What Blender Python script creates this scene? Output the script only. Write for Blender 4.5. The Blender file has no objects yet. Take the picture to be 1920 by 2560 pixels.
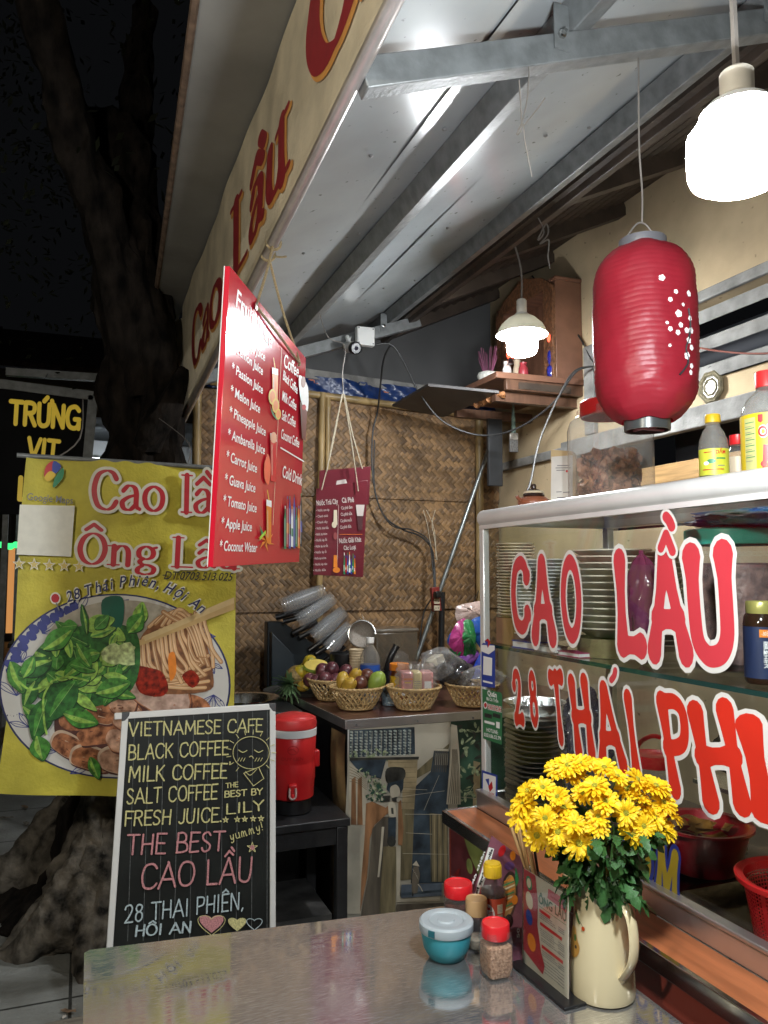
import bpy, bmesh, math, random, unicodedata
from mathutils import Vector as V, Matrix, noise
R = math.radians
PI = math.pi
rnd = random.Random(11)
U = rnd.uniform
S = bpy.context.scene
COL = S.collection

# ---------------------------------------------------------------- camera, night sky, exposure
F_PX, PITCH, YAW, EYE = 1962.0, math.atan(150 / 1962.0), R(20.95), 1.5
cam = bpy.data.cameras.new('camera')
cam.sensor_fit = 'HORIZONTAL'; cam.sensor_width = 36; cam.lens = 36 * F_PX / 1920
cam.clip_start = 0.02; cam.clip_end = 400
camo = bpy.data.objects.new('camera', cam); COL.objects.link(camo)
camo.location = (0, 0, EYE); camo.rotation_euler = (PI / 2 + PITCH, 0, -YAW)
S.camera = camo
w = bpy.data.worlds.new('World'); S.world = w; w.use_nodes = True
bg = w.node_tree.nodes['Background']
bg.inputs[0].default_value = (.62, .66, .75, 1); bg.inputs[1].default_value = .0025
S.view_settings.view_transform = 'Standard'; S.view_settings.look = 'None'
S.view_settings.exposure = 0.95; S.view_settings.gamma = 1
S.cycles.use_denoising = True
S.cycles.max_bounces = 10; S.cycles.diffuse_bounces = 5; S.cycles.glossy_bounces = 5
S.cycles.transparent_max_bounces = 40; S.cycles.transmission_bounces = 8
S.cycles.sample_clamp_indirect = 6
S.cycles.caustics_reflective = False; S.cycles.caustics_refractive = False
BIG_L, SMALL_L, FILL_L = 400.0, 170.0, 520.0          # radiance of the LED bulbs, the last one an added fill

# ---------------------------------------------------------------- from the photograph's pixels to places
def ray(px, py):
    a, b = (px - 960) / F_PX, (1280 - py) / F_PX
    f = math.cos(PITCH) - b * math.sin(PITCH); u = math.sin(PITCH) + b * math.cos(PITCH)
    return V((a * math.cos(YAW) + f * math.sin(YAW), -a * math.sin(YAW) + f * math.cos(YAW), u))
EY = V((0, 0, EYE))
def atx(px, py, x): d = ray(px, py); return EY + d * (x / d.x)
def aty(px, py, y): d = ray(px, py); return EY + d * (y / d.y)
def atz(px, py, z): d = ray(px, py); return EY + d * ((z - EYE) / d.z)

# ---------------------------------------------------------------- materials
MATS = {}
def nodes(name):
    m = bpy.data.materials.new(name); m.use_nodes = True
    nt = m.node_tree; return m, nt, nt.nodes['Principled BSDF']
def N(nt, t, **k):
    n = nt.nodes.new(t)
    for a, b in k.items():
        if a[0] == 'i' and a[1:].isdigit(): n.inputs[int(a[1:])].default_value = b
        else: setattr(n, a, b)
    return n
def mat(name, col, rough=.5, metal=0., var=.12, vs=9., bump=0., bs=60., spec=.5, sc=(1, 1, 1), emit=0., col2=None, coat=0., rv=0., sss=0., detail=4., specks=0.):
    if name in MATS: return MATS[name]
    m, nt, p = nodes(name); L = nt.links.new
    p.inputs['Roughness'].default_value = rough; p.inputs['Metallic'].default_value = metal
    p.inputs['Specular IOR Level'].default_value = spec; p.inputs['Coat Weight'].default_value = coat
    p.inputs['Coat Roughness'].default_value = .08
    p.inputs['Base Color'].default_value = (*col, 1)
    tc = N(nt, 'ShaderNodeTexCoord'); mp = N(nt, 'ShaderNodeMapping'); mp.inputs['Scale'].default_value = sc
    L(tc.outputs['Object'], mp.inputs[0])
    if var or col2:
        nz = N(nt, 'ShaderNodeTexNoise'); nz.inputs['Scale'].default_value = vs; nz.inputs['Detail'].default_value = detail
        L(mp.outputs[0], nz.inputs['Vector'])
        cr = N(nt, 'ShaderNodeValToRGB'); e = cr.color_ramp.elements
        e[0].position = .32; e[1].position = .68
        c2 = col2 or col
        e[0].color = (*[max(0, c * (1 - var)) for c in col], 1); e[1].color = (*[min(1, c * (1 + var)) for c in c2], 1)
        L(nz.outputs[0], cr.inputs[0]); L(cr.outputs[0], p.inputs['Base Color'])
        if rv:
            mr = N(nt, 'ShaderNodeMapRange'); mr.inputs[3].default_value = max(.02, rough - rv); mr.inputs[4].default_value = rough + rv
            mr.inputs[1].default_value = .3; mr.inputs[2].default_value = .7
            L(nz.outputs[0], mr.inputs[0]); L(mr.outputs[0], p.inputs['Roughness'])
    if specks:
        n3 = N(nt, 'ShaderNodeTexNoise', i2=specks, i3=2.0); L(tc.outputs['Object'], n3.inputs['Vector'])
        c3 = N(nt, 'ShaderNodeValToRGB'); c3.color_ramp.elements[0].position = .70; c3.color_ramp.elements[1].position = .76; c3.color_ramp.elements[0].color = (1, 1, 1, 1); c3.color_ramp.elements[1].color = (.25, .24, .22, 1)
        m3 = N(nt, 'ShaderNodeMix', data_type='RGBA', blend_type='MULTIPLY'); m3.inputs[0].default_value = .8
        L(n3.outputs[0], c3.inputs[0]); L(cr.outputs[0], m3.inputs[6]); L(c3.outputs[0], m3.inputs[7]); L(m3.outputs[2], p.inputs['Base Color'])
    if bump:
        n2 = N(nt, 'ShaderNodeTexNoise'); n2.inputs['Scale'].default_value = bs; n2.inputs['Detail'].default_value = 5
        L(mp.outputs[0], n2.inputs['Vector'])
        b = N(nt, 'ShaderNodeBump'); b.inputs['Strength'].default_value = min(1, bump); b.inputs['Distance'].default_value = .01
        L(n2.outputs[0], b.inputs['Height']); L(b.outputs[0], p.inputs['Normal'])
    if emit:
        p.inputs['Emission Color'].default_value = (*col, 1); p.inputs['Emission Strength'].default_value = emit
    if sss:
        p.inputs['Subsurface Weight'].default_value = sss; p.inputs['Subsurface Scale'].default_value = .01
    MATS[name] = m; return m
def clear(name, tint=(.97, .98, .98), rough=.03, ior=1.45, milk=0., milkcol=(.9, .9, .9)):
    """thin clear sheet: see-through, with a Fresnel reflection and optionally some milkiness"""
    if name in MATS: return MATS[name]
    m, nt, p = nodes(name); L = nt.links.new; out = nt.nodes['Material Output']; nt.nodes.remove(p)
    t = N(nt, 'ShaderNodeBsdfTransparent'); t.inputs[0].default_value = (*tint, 1)
    g = N(nt, 'ShaderNodeBsdfGlossy'); g.inputs['Roughness'].default_value = rough
    f = N(nt, 'ShaderNodeFresnel'); ge = N(nt, 'ShaderNodeNewGeometry'); io = N(nt, 'ShaderNodeMapRange')
    io.inputs[3].default_value = ior; io.inputs[4].default_value = 1 / ior      # the same reflection from either side of the sheet
    L(ge.outputs['Backfacing'], io.inputs[0]); L(io.outputs[0], f.inputs[0])
    mx = N(nt, 'ShaderNodeMixShader'); L(f.outputs[0], mx.inputs[0])
    base = t
    if milk:
        d = N(nt, 'ShaderNodeBsdfDiffuse'); d.inputs[0].default_value = (*milkcol, 1)
        tr = N(nt, 'ShaderNodeBsdfTranslucent'); tr.inputs[0].default_value = (*milkcol, 1)
        a = N(nt, 'ShaderNodeMixShader', i0=.5); L(d.outputs[0], a.inputs[1]); L(tr.outputs[0], a.inputs[2])
        b = N(nt, 'ShaderNodeMixShader', i0=milk); L(t.outputs[0], b.inputs[1]); L(a.outputs[0], b.inputs[2]); base = b
    L(base.outputs[0], mx.inputs[1]); L(g.outputs[0], mx.inputs[2]); L(mx.outputs[0], out.inputs[0])
    MATS[name] = m; return m
def cloth(name, col, trans=.3, rough=.6, var=.1, vs=12., bump=.1, bs=150., spec=.3):
    """fabric or paper that lets some light through"""
    if name in MATS: return MATS[name]
    m = mat(name, col, rough, 0, var, vs, bump, bs, spec); nt = m.node_tree; L = nt.links.new
    p = nt.nodes['Principled BSDF']; out = nt.nodes['Material Output']
    t = N(nt, 'ShaderNodeBsdfTranslucent'); t.inputs[0].default_value = (*col, 1)
    mx = N(nt, 'ShaderNodeMixShader', i0=trans); L(p.outputs[0], mx.inputs[1]); L(t.outputs[0], mx.inputs[2]); L(mx.outputs[0], out.inputs[0])
    return m
def glow(name, col, strength):
    m, nt, p = nodes(name); nt.nodes.remove(p)
    e = N(nt, 'ShaderNodeEmission'); e.inputs[0].default_value = (*col, 1); e.inputs[1].default_value = strength
    nt.links.new(e.outputs[0], nt.nodes['Material Output'].inputs[0]); return m
def woven(name, c1, c2, s=.03):
    """bamboo strips woven two over two, seen in the X-Z plane"""
    m, nt, p = nodes(name); L = nt.links.new
    tc = N(nt, 'ShaderNodeTexCoord'); mp = N(nt, 'ShaderNodeMapping'); mp.inputs['Rotation'].default_value = (0, R(45), 0)
    nzd = N(nt, 'ShaderNodeTexNoise', i2=3.0); mxv = N(nt, 'ShaderNodeVectorMath', operation='MULTIPLY_ADD')
    mxv.inputs[1].default_value = (.03, .03, .03)
    L(tc.outputs['Object'], nzd.inputs['Vector']); L(nzd.outputs['Color'], mxv.inputs[0]); L(tc.outputs['Object'], mxv.inputs[2])
    L(mxv.outputs[0], mp.inputs[0])
    sx = N(nt, 'ShaderNodeSeparateXYZ'); L(mp.outputs[0], sx.inputs[0])
    def M(op, a, b=None, c=None):
        n = N(nt, 'ShaderNodeMath', operation=op)
        for i, q in enumerate((a, b, c)):
            if q is None: continue
            if isinstance(q, (int, float)): n.inputs[i].default_value = q
            else: L(q, n.inputs[i])
        return n.outputs[0]
    a = M('DIVIDE', sx.outputs[0], s); b = M('DIVIDE', sx.outputs[2], s)
    fa, fb = M('FLOOR', a), M('FLOOR', b)
    k = M('FLOORED_MODULO', M('ADD', fa, fb), 4.0)
    up = M('LESS_THAN', k, 2.0)
    ra, rb = M('FRACT', a), M('FRACT', b)
    def prof(r): return M('SUBTRACT', 1.0, M('POWER', M('ABSOLUTE', M('MULTIPLY_ADD', r, 2.0, -1.0)), 3.0))
    def sel(x, y): return M('ADD', M('MULTIPLY', x, up), M('MULTIPLY', y, M('SUBTRACT', 1.0, up)))
    h = sel(prof(ra), prof(rb))
    cid = N(nt, 'ShaderNodeCombineXYZ')
    L(sel(fa, M('FLOOR', M('DIVIDE', M('ADD', fa, M('ADD', fb, 1.0)), 4.0))), cid.inputs[0])
    L(sel(M('FLOOR', M('DIVIDE', M('ADD', fb, fa), 4.0)), fb), cid.inputs[1]); L(up, cid.inputs[2])
    wn = N(nt, 'ShaderNodeTexWhiteNoise'); L(cid.outputs[0], wn.inputs['Vector'])
    big = N(nt, 'ShaderNodeTexNoise', i2=2.2); L(tc.outputs['Object'], big.inputs['Vector'])
    fib = N(nt, 'ShaderNodeTexNoise', i2=90.0); L(mp.outputs[0], fib.inputs['Vector'])
    v = M('ADD', M('MULTIPLY', wn.outputs[0], .62), M('ADD', M('MULTIPLY', big.outputs[0], .38), M('MULTIPLY', fib.outputs[0], .22)))
    cr = N(nt, 'ShaderNodeValToRGB'); e = cr.color_ramp.elements
    e[0].position = .15; e[0].color = (*c1, 1); e[1].position = 1.0; e[1].color = (*c2, 1)
    q = e.new(.6); q.color = (*[(x + y) * .42 for x, y in zip(c1, c2)], 1)
    L(v, cr.inputs[0]); L(cr.outputs[0], p.inputs['Base Color'])
    bp = N(nt, 'ShaderNodeBump', i0=.6, i1=.005); L(h, bp.inputs['Height']); L(bp.outputs[0], p.inputs['Normal'])
    p.inputs['Roughness'].default_value = .55
    return m
def scratched(name, col, rough, sc=(6, 60, 6)):
    """brushed stainless steel with many fine scratches"""
    m, nt, p = nodes(name); L = nt.links.new
    tc = N(nt, 'ShaderNodeTexCoord'); p.inputs['Metallic'].default_value = .9
    def nz(scale, rot, ms, det=3.0):
        mp = N(nt, 'ShaderNodeMapping'); mp.inputs['Rotation'].default_value = (0, 0, R(rot)); mp.inputs['Scale'].default_value = ms
        L(tc.outputs['Object'], mp.inputs[0]); n = N(nt, 'ShaderNodeTexNoise', i2=scale, i3=det); L(mp.outputs[0], n.inputs['Vector']); return n.outputs[0]
    a, b, c = nz(42, 24, (1, 11, 1)), nz(48, 38, (1, 13, 1)), nz(5, 0, (1, 1, 1))
    ad = N(nt, 'ShaderNodeMath', operation='ADD'); L(a, ad.inputs[0]); L(b, ad.inputs[1])
    mr = N(nt, 'ShaderNodeMapRange'); mr.inputs[1].default_value = .9; mr.inputs[2].default_value = 1.25; mr.inputs[3].default_value = rough * .75; mr.inputs[4].default_value = rough * 2.6
    L(ad.outputs[0], mr.inputs[0])
    m2 = N(nt, 'ShaderNodeMapRange'); m2.inputs[1].default_value = .35; m2.inputs[2].default_value = .7; m2.inputs[3].default_value = -.03; m2.inputs[4].default_value = .05
    L(c, m2.inputs[0]); a2 = N(nt, 'ShaderNodeMath', operation='ADD'); L(mr.outputs[0], a2.inputs[0]); L(m2.outputs[0], a2.inputs[1])
    L(a2.outputs[0], p.inputs['Roughness'])
    cr = N(nt, 'ShaderNodeValToRGB'); e = cr.color_ramp.elements; e[0].position = .5; e[1].position = .61
    e[0].color = (*[x * .86 for x in col], 1); e[1].color = (*[min(1, x * 1.2) for x in col], 1)
    h = N(nt, 'ShaderNodeMath', operation='MULTIPLY', i1=.5); L(ad.outputs[0], h.inputs[0]); L(h.outputs[0], cr.inputs[0]); L(cr.outputs[0], p.inputs['Base Color'])
    return m

# ---------------------------------------------------------------- mesh building
class MB:
    def __init__(s): s.v = []; s.f = []; s.m = []
    def add(s, vs, fs, m=0):
        o = len(s.v); s.v += [V(x) for x in vs]
        for f in fs: s.f.append([i + o for i in f]); s.m.append(m)
        return s
    def box(s, lo, hi, m=0, mtx=None):
        (a, b, c), (d, e, f) = lo, hi
        vs = [V(q) for q in ((a, b, c), (d, b, c), (d, e, c), (a, e, c), (a, b, f), (d, b, f), (d, e, f), (a, e, f))]
        if mtx: vs = [mtx @ q for q in vs]
        return s.add(vs, [(0, 3, 2, 1), (4, 5, 6, 7), (0, 1, 5, 4), (1, 2, 6, 5), (2, 3, 7, 6), (3, 0, 4, 7)], m)
    def bar(s, p, q, wx, wz, m=0, up=(0, 0, 1)):
        """rectangular bar from p to q, wx wide across, wz deep along up"""
        p, q = V(p), V(q); d = (q - p).normalized(); u = V(up); x = d.cross(u)
        if x.length < 1e-4: u = V((0, 1, 0)); x = d.cross(u)
        x.normalize(); z = x.cross(d)
        vs = []
        for c in (p, q):
            for a, b in ((-1, -1), (1, -1), (1, 1), (-1, 1)): vs.append(c + x * (a * wx / 2) + z * (b * wz / 2))
        return s.add(vs, [(3, 2, 1, 0), (4, 5, 6, 7), (0, 1, 5, 4), (1, 2, 6, 5), (2, 3, 7, 6), (3, 0, 4, 7)], m)
    def tube(s, pts, r, n=8, m=0, caps=True):
        pts = [V(p) for p in pts]; rs = r if isinstance(r, (list, tuple)) else [r] * len(pts)
        vs = []; x = None
        for i, p in enumerate(pts):
            d = (pts[min(i + 1, len(pts) - 1)] - pts[max(i - 1, 0)])
            d = d.normalized() if d.length > 1e-9 else V((0, 0, 1))
            if x is None: x = d.orthogonal().normalized()
            else:
                x = x - d * x.dot(d); x = x.normalized() if x.length > 1e-6 else d.orthogonal().normalized()
            y = d.cross(x)
            for k in range(n):
                a = 2 * PI * k / n; vs.append(p + (x * math.cos(a) + y * math.sin(a)) * rs[i])
        fs = [(i * n + k, i * n + (k + 1) % n, (i + 1) * n + (k + 1) % n, (i + 1) * n + k) for i in range(len(pts) - 1) for k in range(n)]
        if caps: fs += [tuple(range(n - 1, -1, -1)), tuple((len(pts) - 1) * n + k for k in range(n))]
        return s.add(vs, fs, m)
    def lathe(s, prof, c=(0, 0, 0), n=24, m=0, mtx=None, sq=0., a0=0., a1=2 * PI):
        """profile of (radius, height); sq > 0 squares the section off; mtx turns it"""
        c = V(c); vs = []; full = abs(a1 - a0 - 2 * PI) < 1e-6; nn = n if full else n + 1
        for r, z in prof:
            for k in range(nn):
                a = a0 + (a1 - a0) * k / n; q = 1.
                if sq:
                    e = 2 + sq * 8; q = (abs(math.cos(a)) ** e + abs(math.sin(a)) ** e) ** (-1 / e)
                p = V((r * q * math.cos(a), r * q * math.sin(a), z))
                vs.append((mtx @ p if mtx else p) + c)
        fs = []
        for i in range(len(prof) - 1):
            for k in range(n):
                k2 = (k + 1) % nn
                fs.append((i * nn + k, i * nn + k2, (i + 1) * nn + k2, (i + 1) * nn + k))
        if full and not (len(prof) == 2 and min(prof[0][0], prof[1][0]) < 1e-6):
            if prof[0][0] > 1e-6: fs.append(tuple(range(nn - 1, -1, -1)))
            if prof[-1][0] > 1e-6: fs.append(tuple((len(prof) - 1) * nn + k for k in range(nn)))
        return s.add(vs, fs, m)
    def shell(s, prof, c=(0, 0, 0), n=24, m=0, mtx=None, sq=0.):
        """open lathe: no end caps"""
        k = len(s.f); s.lathe(prof, c, n, m, mtx, sq)
        keep = [i for i in range(k, len(s.f)) if len(s.f[i]) <= 4]
        s.f = s.f[:k] + [s.f[i] for i in keep]; s.m = s.m[:k] + [s.m[i] for i in keep]
        return s
    def grid(s, fn, nu, nv, m=0):
        vs = [fn(i / nu, j / nv) for j in range(nv + 1) for i in range(nu + 1)]
        return s.add(vs, [(j * (nu + 1) + i, j * (nu + 1) + i + 1, (j + 1) * (nu + 1) + i + 1, (j + 1) * (nu + 1) + i) for j in range(nv) for i in range(nu)], m)
    def slab(s, pts, off, m=0):
        """polygon given thickness along the vector off"""
        n = len(pts); a = [V(p) for p in pts]; b = [p + V(off) for p in a]
        return s.add(a + b, [tuple(range(n - 1, -1, -1)), tuple(range(n, 2 * n))] + [(i, (i + 1) % n, n + (i + 1) % n, n + i) for i in range(n)], m)
    def ball(s, c, r, n=14, m=0, sc=(1, 1, 1), mtx=None):
        k = max(4, n // 2)
        prof = [(math.sin(PI * i / k) * r, -math.cos(PI * i / k) * r) for i in range(k + 1)]
        c = V(c); o = len(s.v)
        s.lathe([(max(a, 0), b) for a, b in prof], (0, 0, 0), n, m)
        for i in range(o, len(s.v)):
            p = V((s.v[i].x * sc[0], s.v[i].y * sc[1], s.v[i].z * sc[2])); s.v[i] = (mtx @ p if mtx else p) + c
        return s
KIDS = {}
def props(o, lab=None, cat=None, grp=None, kind=None):
    if lab: o['label'] = lab
    if cat: o['category'] = cat
    if grp: o['group'] = grp
    if kind: o['kind'] = kind
    return o
def mk(name, mb, mats, par=None, lab=None, cat=None, grp=None, kind=None, bev=0., loc=None, ang=40):
    """link ONE mesh object; world coordinates unless its parent stands at the origin"""
    me = bpy.data.meshes.new(name)
    if par is not None:
        L0 = V(par.get('base', (0, 0, 0)))
    elif loc is not None: L0 = V(loc)
    else:
        xs = [v.x for v in mb.v]; ys = [v.y for v in mb.v]; zs = [v.z for v in mb.v]
        L0 = V(((min(xs) + max(xs)) / 2, (min(ys) + max(ys)) / 2, min(zs)))
    me.from_pydata([tuple(v - L0) for v in mb.v], [], mb.f)
    for m in (mats if isinstance(mats, (list, tuple)) else [mats]): me.materials.append(m)
    me.polygons.foreach_set('material_index', mb.m)
    me.polygons.foreach_set('use_smooth', [True] * len(mb.f))
    me.update()
    me.set_sharp_from_angle(angle=R(ang))
    o = bpy.data.objects.new(name, me); COL.objects.link(o)
    if par is not None:
        o.parent = par; KIDS.setdefault(par.name, []).append(o); o['base'] = tuple(L0)
    else: o.location = L0; o['base'] = tuple(L0)
    if bev:
        b = o.modifiers.new('bevel', 'BEVEL'); b.width = bev; b.segments = 2; b.limit_method = 'ANGLE'; b.angle_limit = R(50)
    return props(o, lab, cat, grp, kind)
def thing(name, lab, cat, loc=(0, 0, 0), grp=None):
    o = bpy.data.objects.new(name, None); COL.objects.link(o); o.empty_display_size = .05
    o.location = loc; o['base'] = tuple(loc)
    return props(o, lab, cat, grp)
def dup(o, loc=None, rot=None, lab=None, par=None, sc=None):
    c = o.copy(); COL.objects.link(c)
    if par is not None: c.parent = par; KIDS.setdefault(par.name, []).append(c)
    for k in KIDS.get(o.name, []): dup(k, par=c)
    if loc is not None: c.location = loc
    if rot is not None: c.rotation_euler = rot
    if sc is not None: c.scale = sc if isinstance(sc, (tuple, list)) else (sc,) * 3
    if lab: c['label'] = lab
    return c
def smooth(pts, k=6, closed=False):
    """Catmull-Rom through pts"""
    P = [V(p) for p in pts]; n = len(P); out = []
    for i in range(n if closed else n - 1):
        a, b, c, d = (P[(i - 1) % n], P[i], P[(i + 1) % n], P[(i + 2) % n]) if closed else (P[max(i - 1, 0)], P[i], P[i + 1], P[min(i + 2, n - 1)])
        for j in range(k):
            t = j / k
            out.append(.5 * ((2 * b) + (c - a) * t + (2 * a - 5 * b + 4 * c - d) * t * t + (3 * b - a - 3 * c + d) * t ** 3))
    if not closed: out.append(P[-1])
    return out

# ---------------------------------------------------------------- lettering
_FM = {}
def font_mesh(body, bold=0., shear=0.):
    """flat mesh of a line of type in the built-in face: size 1, baseline 0"""
    k = (body, bold, shear)
    if k not in _FM:
        c = bpy.data.curves.new('type', 'FONT'); c.body = body; c.offset = bold; c.shear = shear; c.resolution_u = 3
        o = bpy.data.objects.new('type', c)
        me = bpy.data.meshes.new_from_object(o)
        _FM[k] = ([(v.co.x, v.co.y) for v in me.vertices], [tuple(p.vertices) for p in me.polygons])
        bpy.data.objects.remove(o); bpy.data.curves.remove(c); bpy.data.meshes.remove(me)
    return _FM[k]
SK = {
 'A': (.7, '0,0 .35,1|.35,1 .7,0|.13,.34 .57,.34'), 'B': (.56, '.04,0 .04,1|~.04,1 .3,1 .46,.9 .46,.64 .3,.54 .04,.53|~.04,.53 .35,.53 .54,.4 .54,.12 .35,0 .04,0'),
 'C': (.64, '~.62,.8 .52,.95 .34,1 .12,.88 .02,.5 .12,.12 .34,0 .52,.05 .63,.2'), 'E': (.5, '.04,0 .04,1|.04,1 .5,1|.04,.52 .42,.52|.04,0 .5,0'),
 'F': (.5, '.04,0 .04,1|.04,1 .52,1|.04,.52 .42,.52'), 'H': (.62, '.06,0 .06,1|.56,0 .56,1|.06,.5 .56,.5'), 'I': (.22, '.11,0 .11,1'),
 'J': (.42, '~.36,1 .36,.25 .3,.05 .16,0 .03,.12'), 'K': (.6, '.05,0 .05,1|.55,1 .05,.42|.2,.56 .58,0'), 'L': (.5, '.05,1 .05,0|.05,0 .5,0'),
 'M': (.8, '.05,0 .1,1|.1,1 .4,.25|.4,.25 .7,1|.7,1 .76,0'), 'N': (.66, '.06,0 .06,1|.06,1 .58,0|.58,0 .58,1'),
 'O': (.7, '~.35,1 .12,.86 .02,.5 .12,.14 .35,0 .58,.14 .68,.5 .58,.86 .35,1'), 'P': (.54, '.05,0 .05,1|~.05,1 .34,1 .5,.9 .52,.72 .44,.54 .28,.47 .05,.46'),
 'R': (.58, '.05,0 .05,1|~.05,1 .34,1 .5,.9 .5,.66 .36,.54 .05,.52|.28,.52 .56,0'), 'S': (.52, '~.47,.84 .36,.98 .18,.98 .06,.84 .1,.62 .34,.46 .47,.28 .42,.08 .26,0 .1,.04 .03,.16'),
 'T': (.6, '.3,0 .3,1|0,1 .6,1'), 'U': (.62, '~.05,1 .05,.5 .08,.16 .2,.02 .32,0 .46,.05 .55,.2 .57,.5 .57,1'), 'V': (.64, '0,1 .32,0|.32,0 .64,1'),
 'X': (.6, '0,0 .6,1|0,1 .6,0'), 'Y': (.6, '0,1 .3,.5|.3,.5 .3,0|.3,.5 .6,1'), 'G': (.68, '~.62,.84 .5,.97 .34,1 .12,.88 .02,.5 .12,.12 .34,0 .54,.05 .64,.22|.64,.0 .64,.42|.42,.42 .66,.42'),
 '0': (.56, '~.28,1 .1,.86 .03,.5 .1,.14 .28,0 .46,.14 .53,.5 .46,.86 .28,1'), '2': (.54, '~.04,.76 .1,.94 .26,1 .42,.94 .48,.76 .4,.52 .2,.26 .04,.02|.04,.02 .54,.02'),
 '8': (.54, '~.27,1 .1,.9 .09,.68 .27,.54 .45,.68 .44,.9 .27,1|~.27,.56 .09,.44 .06,.16 .27,0 .48,.16 .45,.44 .27,.56'),
 '.': (.16, '.06,.02 .1,.02'), ',': (.18, '.1,.06 .05,-.12'), "'": (.16, '.08,1.1 .06,.95'), ' ': (.32, ''), '!': (.2, '.1,1 .1,.35|.09,.06 .11,.04'),
 'a': (.52, '~.06,.5 .2,.63 .36,.6 .43,.44 .43,.12 .53,.03|~.43,.4 .2,.33 .04,.2 .09,.04 .26,.01 .43,.16'), 'o': (.58, '~.29,.64 .09,.53 .03,.32 .1,.1 .29,0 .48,.1 .55,.32 .49,.53 .29,.64'),
 'l': (.24, '.12,0 .12,1'), 'u': (.6, '~.08,.62 .08,.22 .14,.06 .26,.01 .4,.07 .48,.2|.48,.62 .48,0'), 'n': (.6, '.1,0 .1,.62|~.1,.44 .22,.6 .36,.62 .46,.52 .49,.36 .49,0'),
 'g': (.54, '~.26,.64 .1,.56 .05,.42 .1,.28 .26,.22 .41,.28 .46,.42 .41,.56 .26,.64|~.18,.23 .09,.14 .16,.05 .36,.01 .49,-.09 .44,-.24 .24,-.29 .06,-.23 .05,-.1 .17,.0|.42,.58 .54,.62'),
 'y': (.5, '~.04,.6 .1,.2 .24,.12 .38,.3|~.42,.6 .38,.1 .3,-.2 .14,-.3 .04,-.2'), 'm': (.8, '~.05,0 .08,.55 .2,.6 .28,.3 .3,0|~.3,.3 .42,.58 .52,.5 .56,0 .66,.02'),
 'i': (.2, '~.08,.6 .08,.1 .18,.04|.08,.8 .1,.82'), 'e': (.5, '~.05,.32 .4,.36 .42,.54 .25,.63 .08,.5 .05,.2 .2,0 .42,.1'), 'h': (.56, '.08,0 .08,1|~.08,.4 .24,.6 .42,.5 .45,0'),
}
MARK = {'\u0302': '-.2,.12 0,.3|0,.3 .2,.12', '\u0300': '.1,.46 .24,.3', '\u0301': '-.02,.14 .14,.32', '\u0323': '-.01,-.2 .01,-.22', '\u031b': '~.3,-.02 .4,.06 .38,.18', '\u0306': '~-.14,.26 0,.14 .14,.26'}
def strokes(ch):
    """(width, list of (curved, points)) for a letter with its accents"""
    d = unicodedata.normalize('NFD', ch); wd, src = SK.get(d[0], SK[' ']); out = []
    def rd(s, ox=0, oy=0):
        for st in s.split('|'):
            if st: out.append((st[0] == '~', [(float(a) + ox, float(b) + oy) for a, b in (q.split(',') for q in st.lstrip('~').split())]))
    rd(src); top = 1. if d[0].isupper() or d[0] == 'l' else .66
    for mk_ in d[1:]:
        if mk_ in MARK: rd(MARK[mk_], wd / 2, 0 if mk_ == '\u0323' else top)
    return wd, out
def ribbon(pts, hw, closed=False):
    """flat strip with round ends: 2-D points, half width per point"""
    n = len(pts); vs = []; fs = []
    for i, p in enumerate(pts):
        a, b = (pts[i - 1], pts[(i + 1) % n]) if closed else (pts[max(i - 1, 0)], pts[min(i + 1, n - 1)])
        dx, dy = b[0] - a[0], b[1] - a[1]; l = math.hypot(dx, dy) or 1e-9
        nx, ny = -dy / l, dx / l
        vs += [(p[0] + nx * hw[i], p[1] + ny * hw[i]), (p[0] - nx * hw[i], p[1] - ny * hw[i])]
    for i in range(n - 1): fs.append((2 * i, 2 * i + 1, 2 * i + 3, 2 * i + 2))
    if closed: return vs, fs + [(2 * n - 2, 2 * n - 1, 1, 0)]
    for e, i0 in ((0, 0), (1, 2 * (n - 1))):
        a, b = vs[i0], vs[i0 + 1]; c = pts[0] if not e else pts[-1]
        ang = math.atan2(a[1] - c[1], a[0] - c[0]); r = hw[0] if not e else hw[-1]; sg = 1 if not e else -1; k0 = len(vs)
        arc = [(c[0] + r * math.cos(ang + sg * PI * j / 6), c[1] + r * math.sin(ang + sg * PI * j / 6)) for j in range(1, 6)]
        vs += arc; fs.append((i0,) + tuple(range(k0, k0 + 5)) + (i0 + 1,))
    return vs, fs
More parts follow.
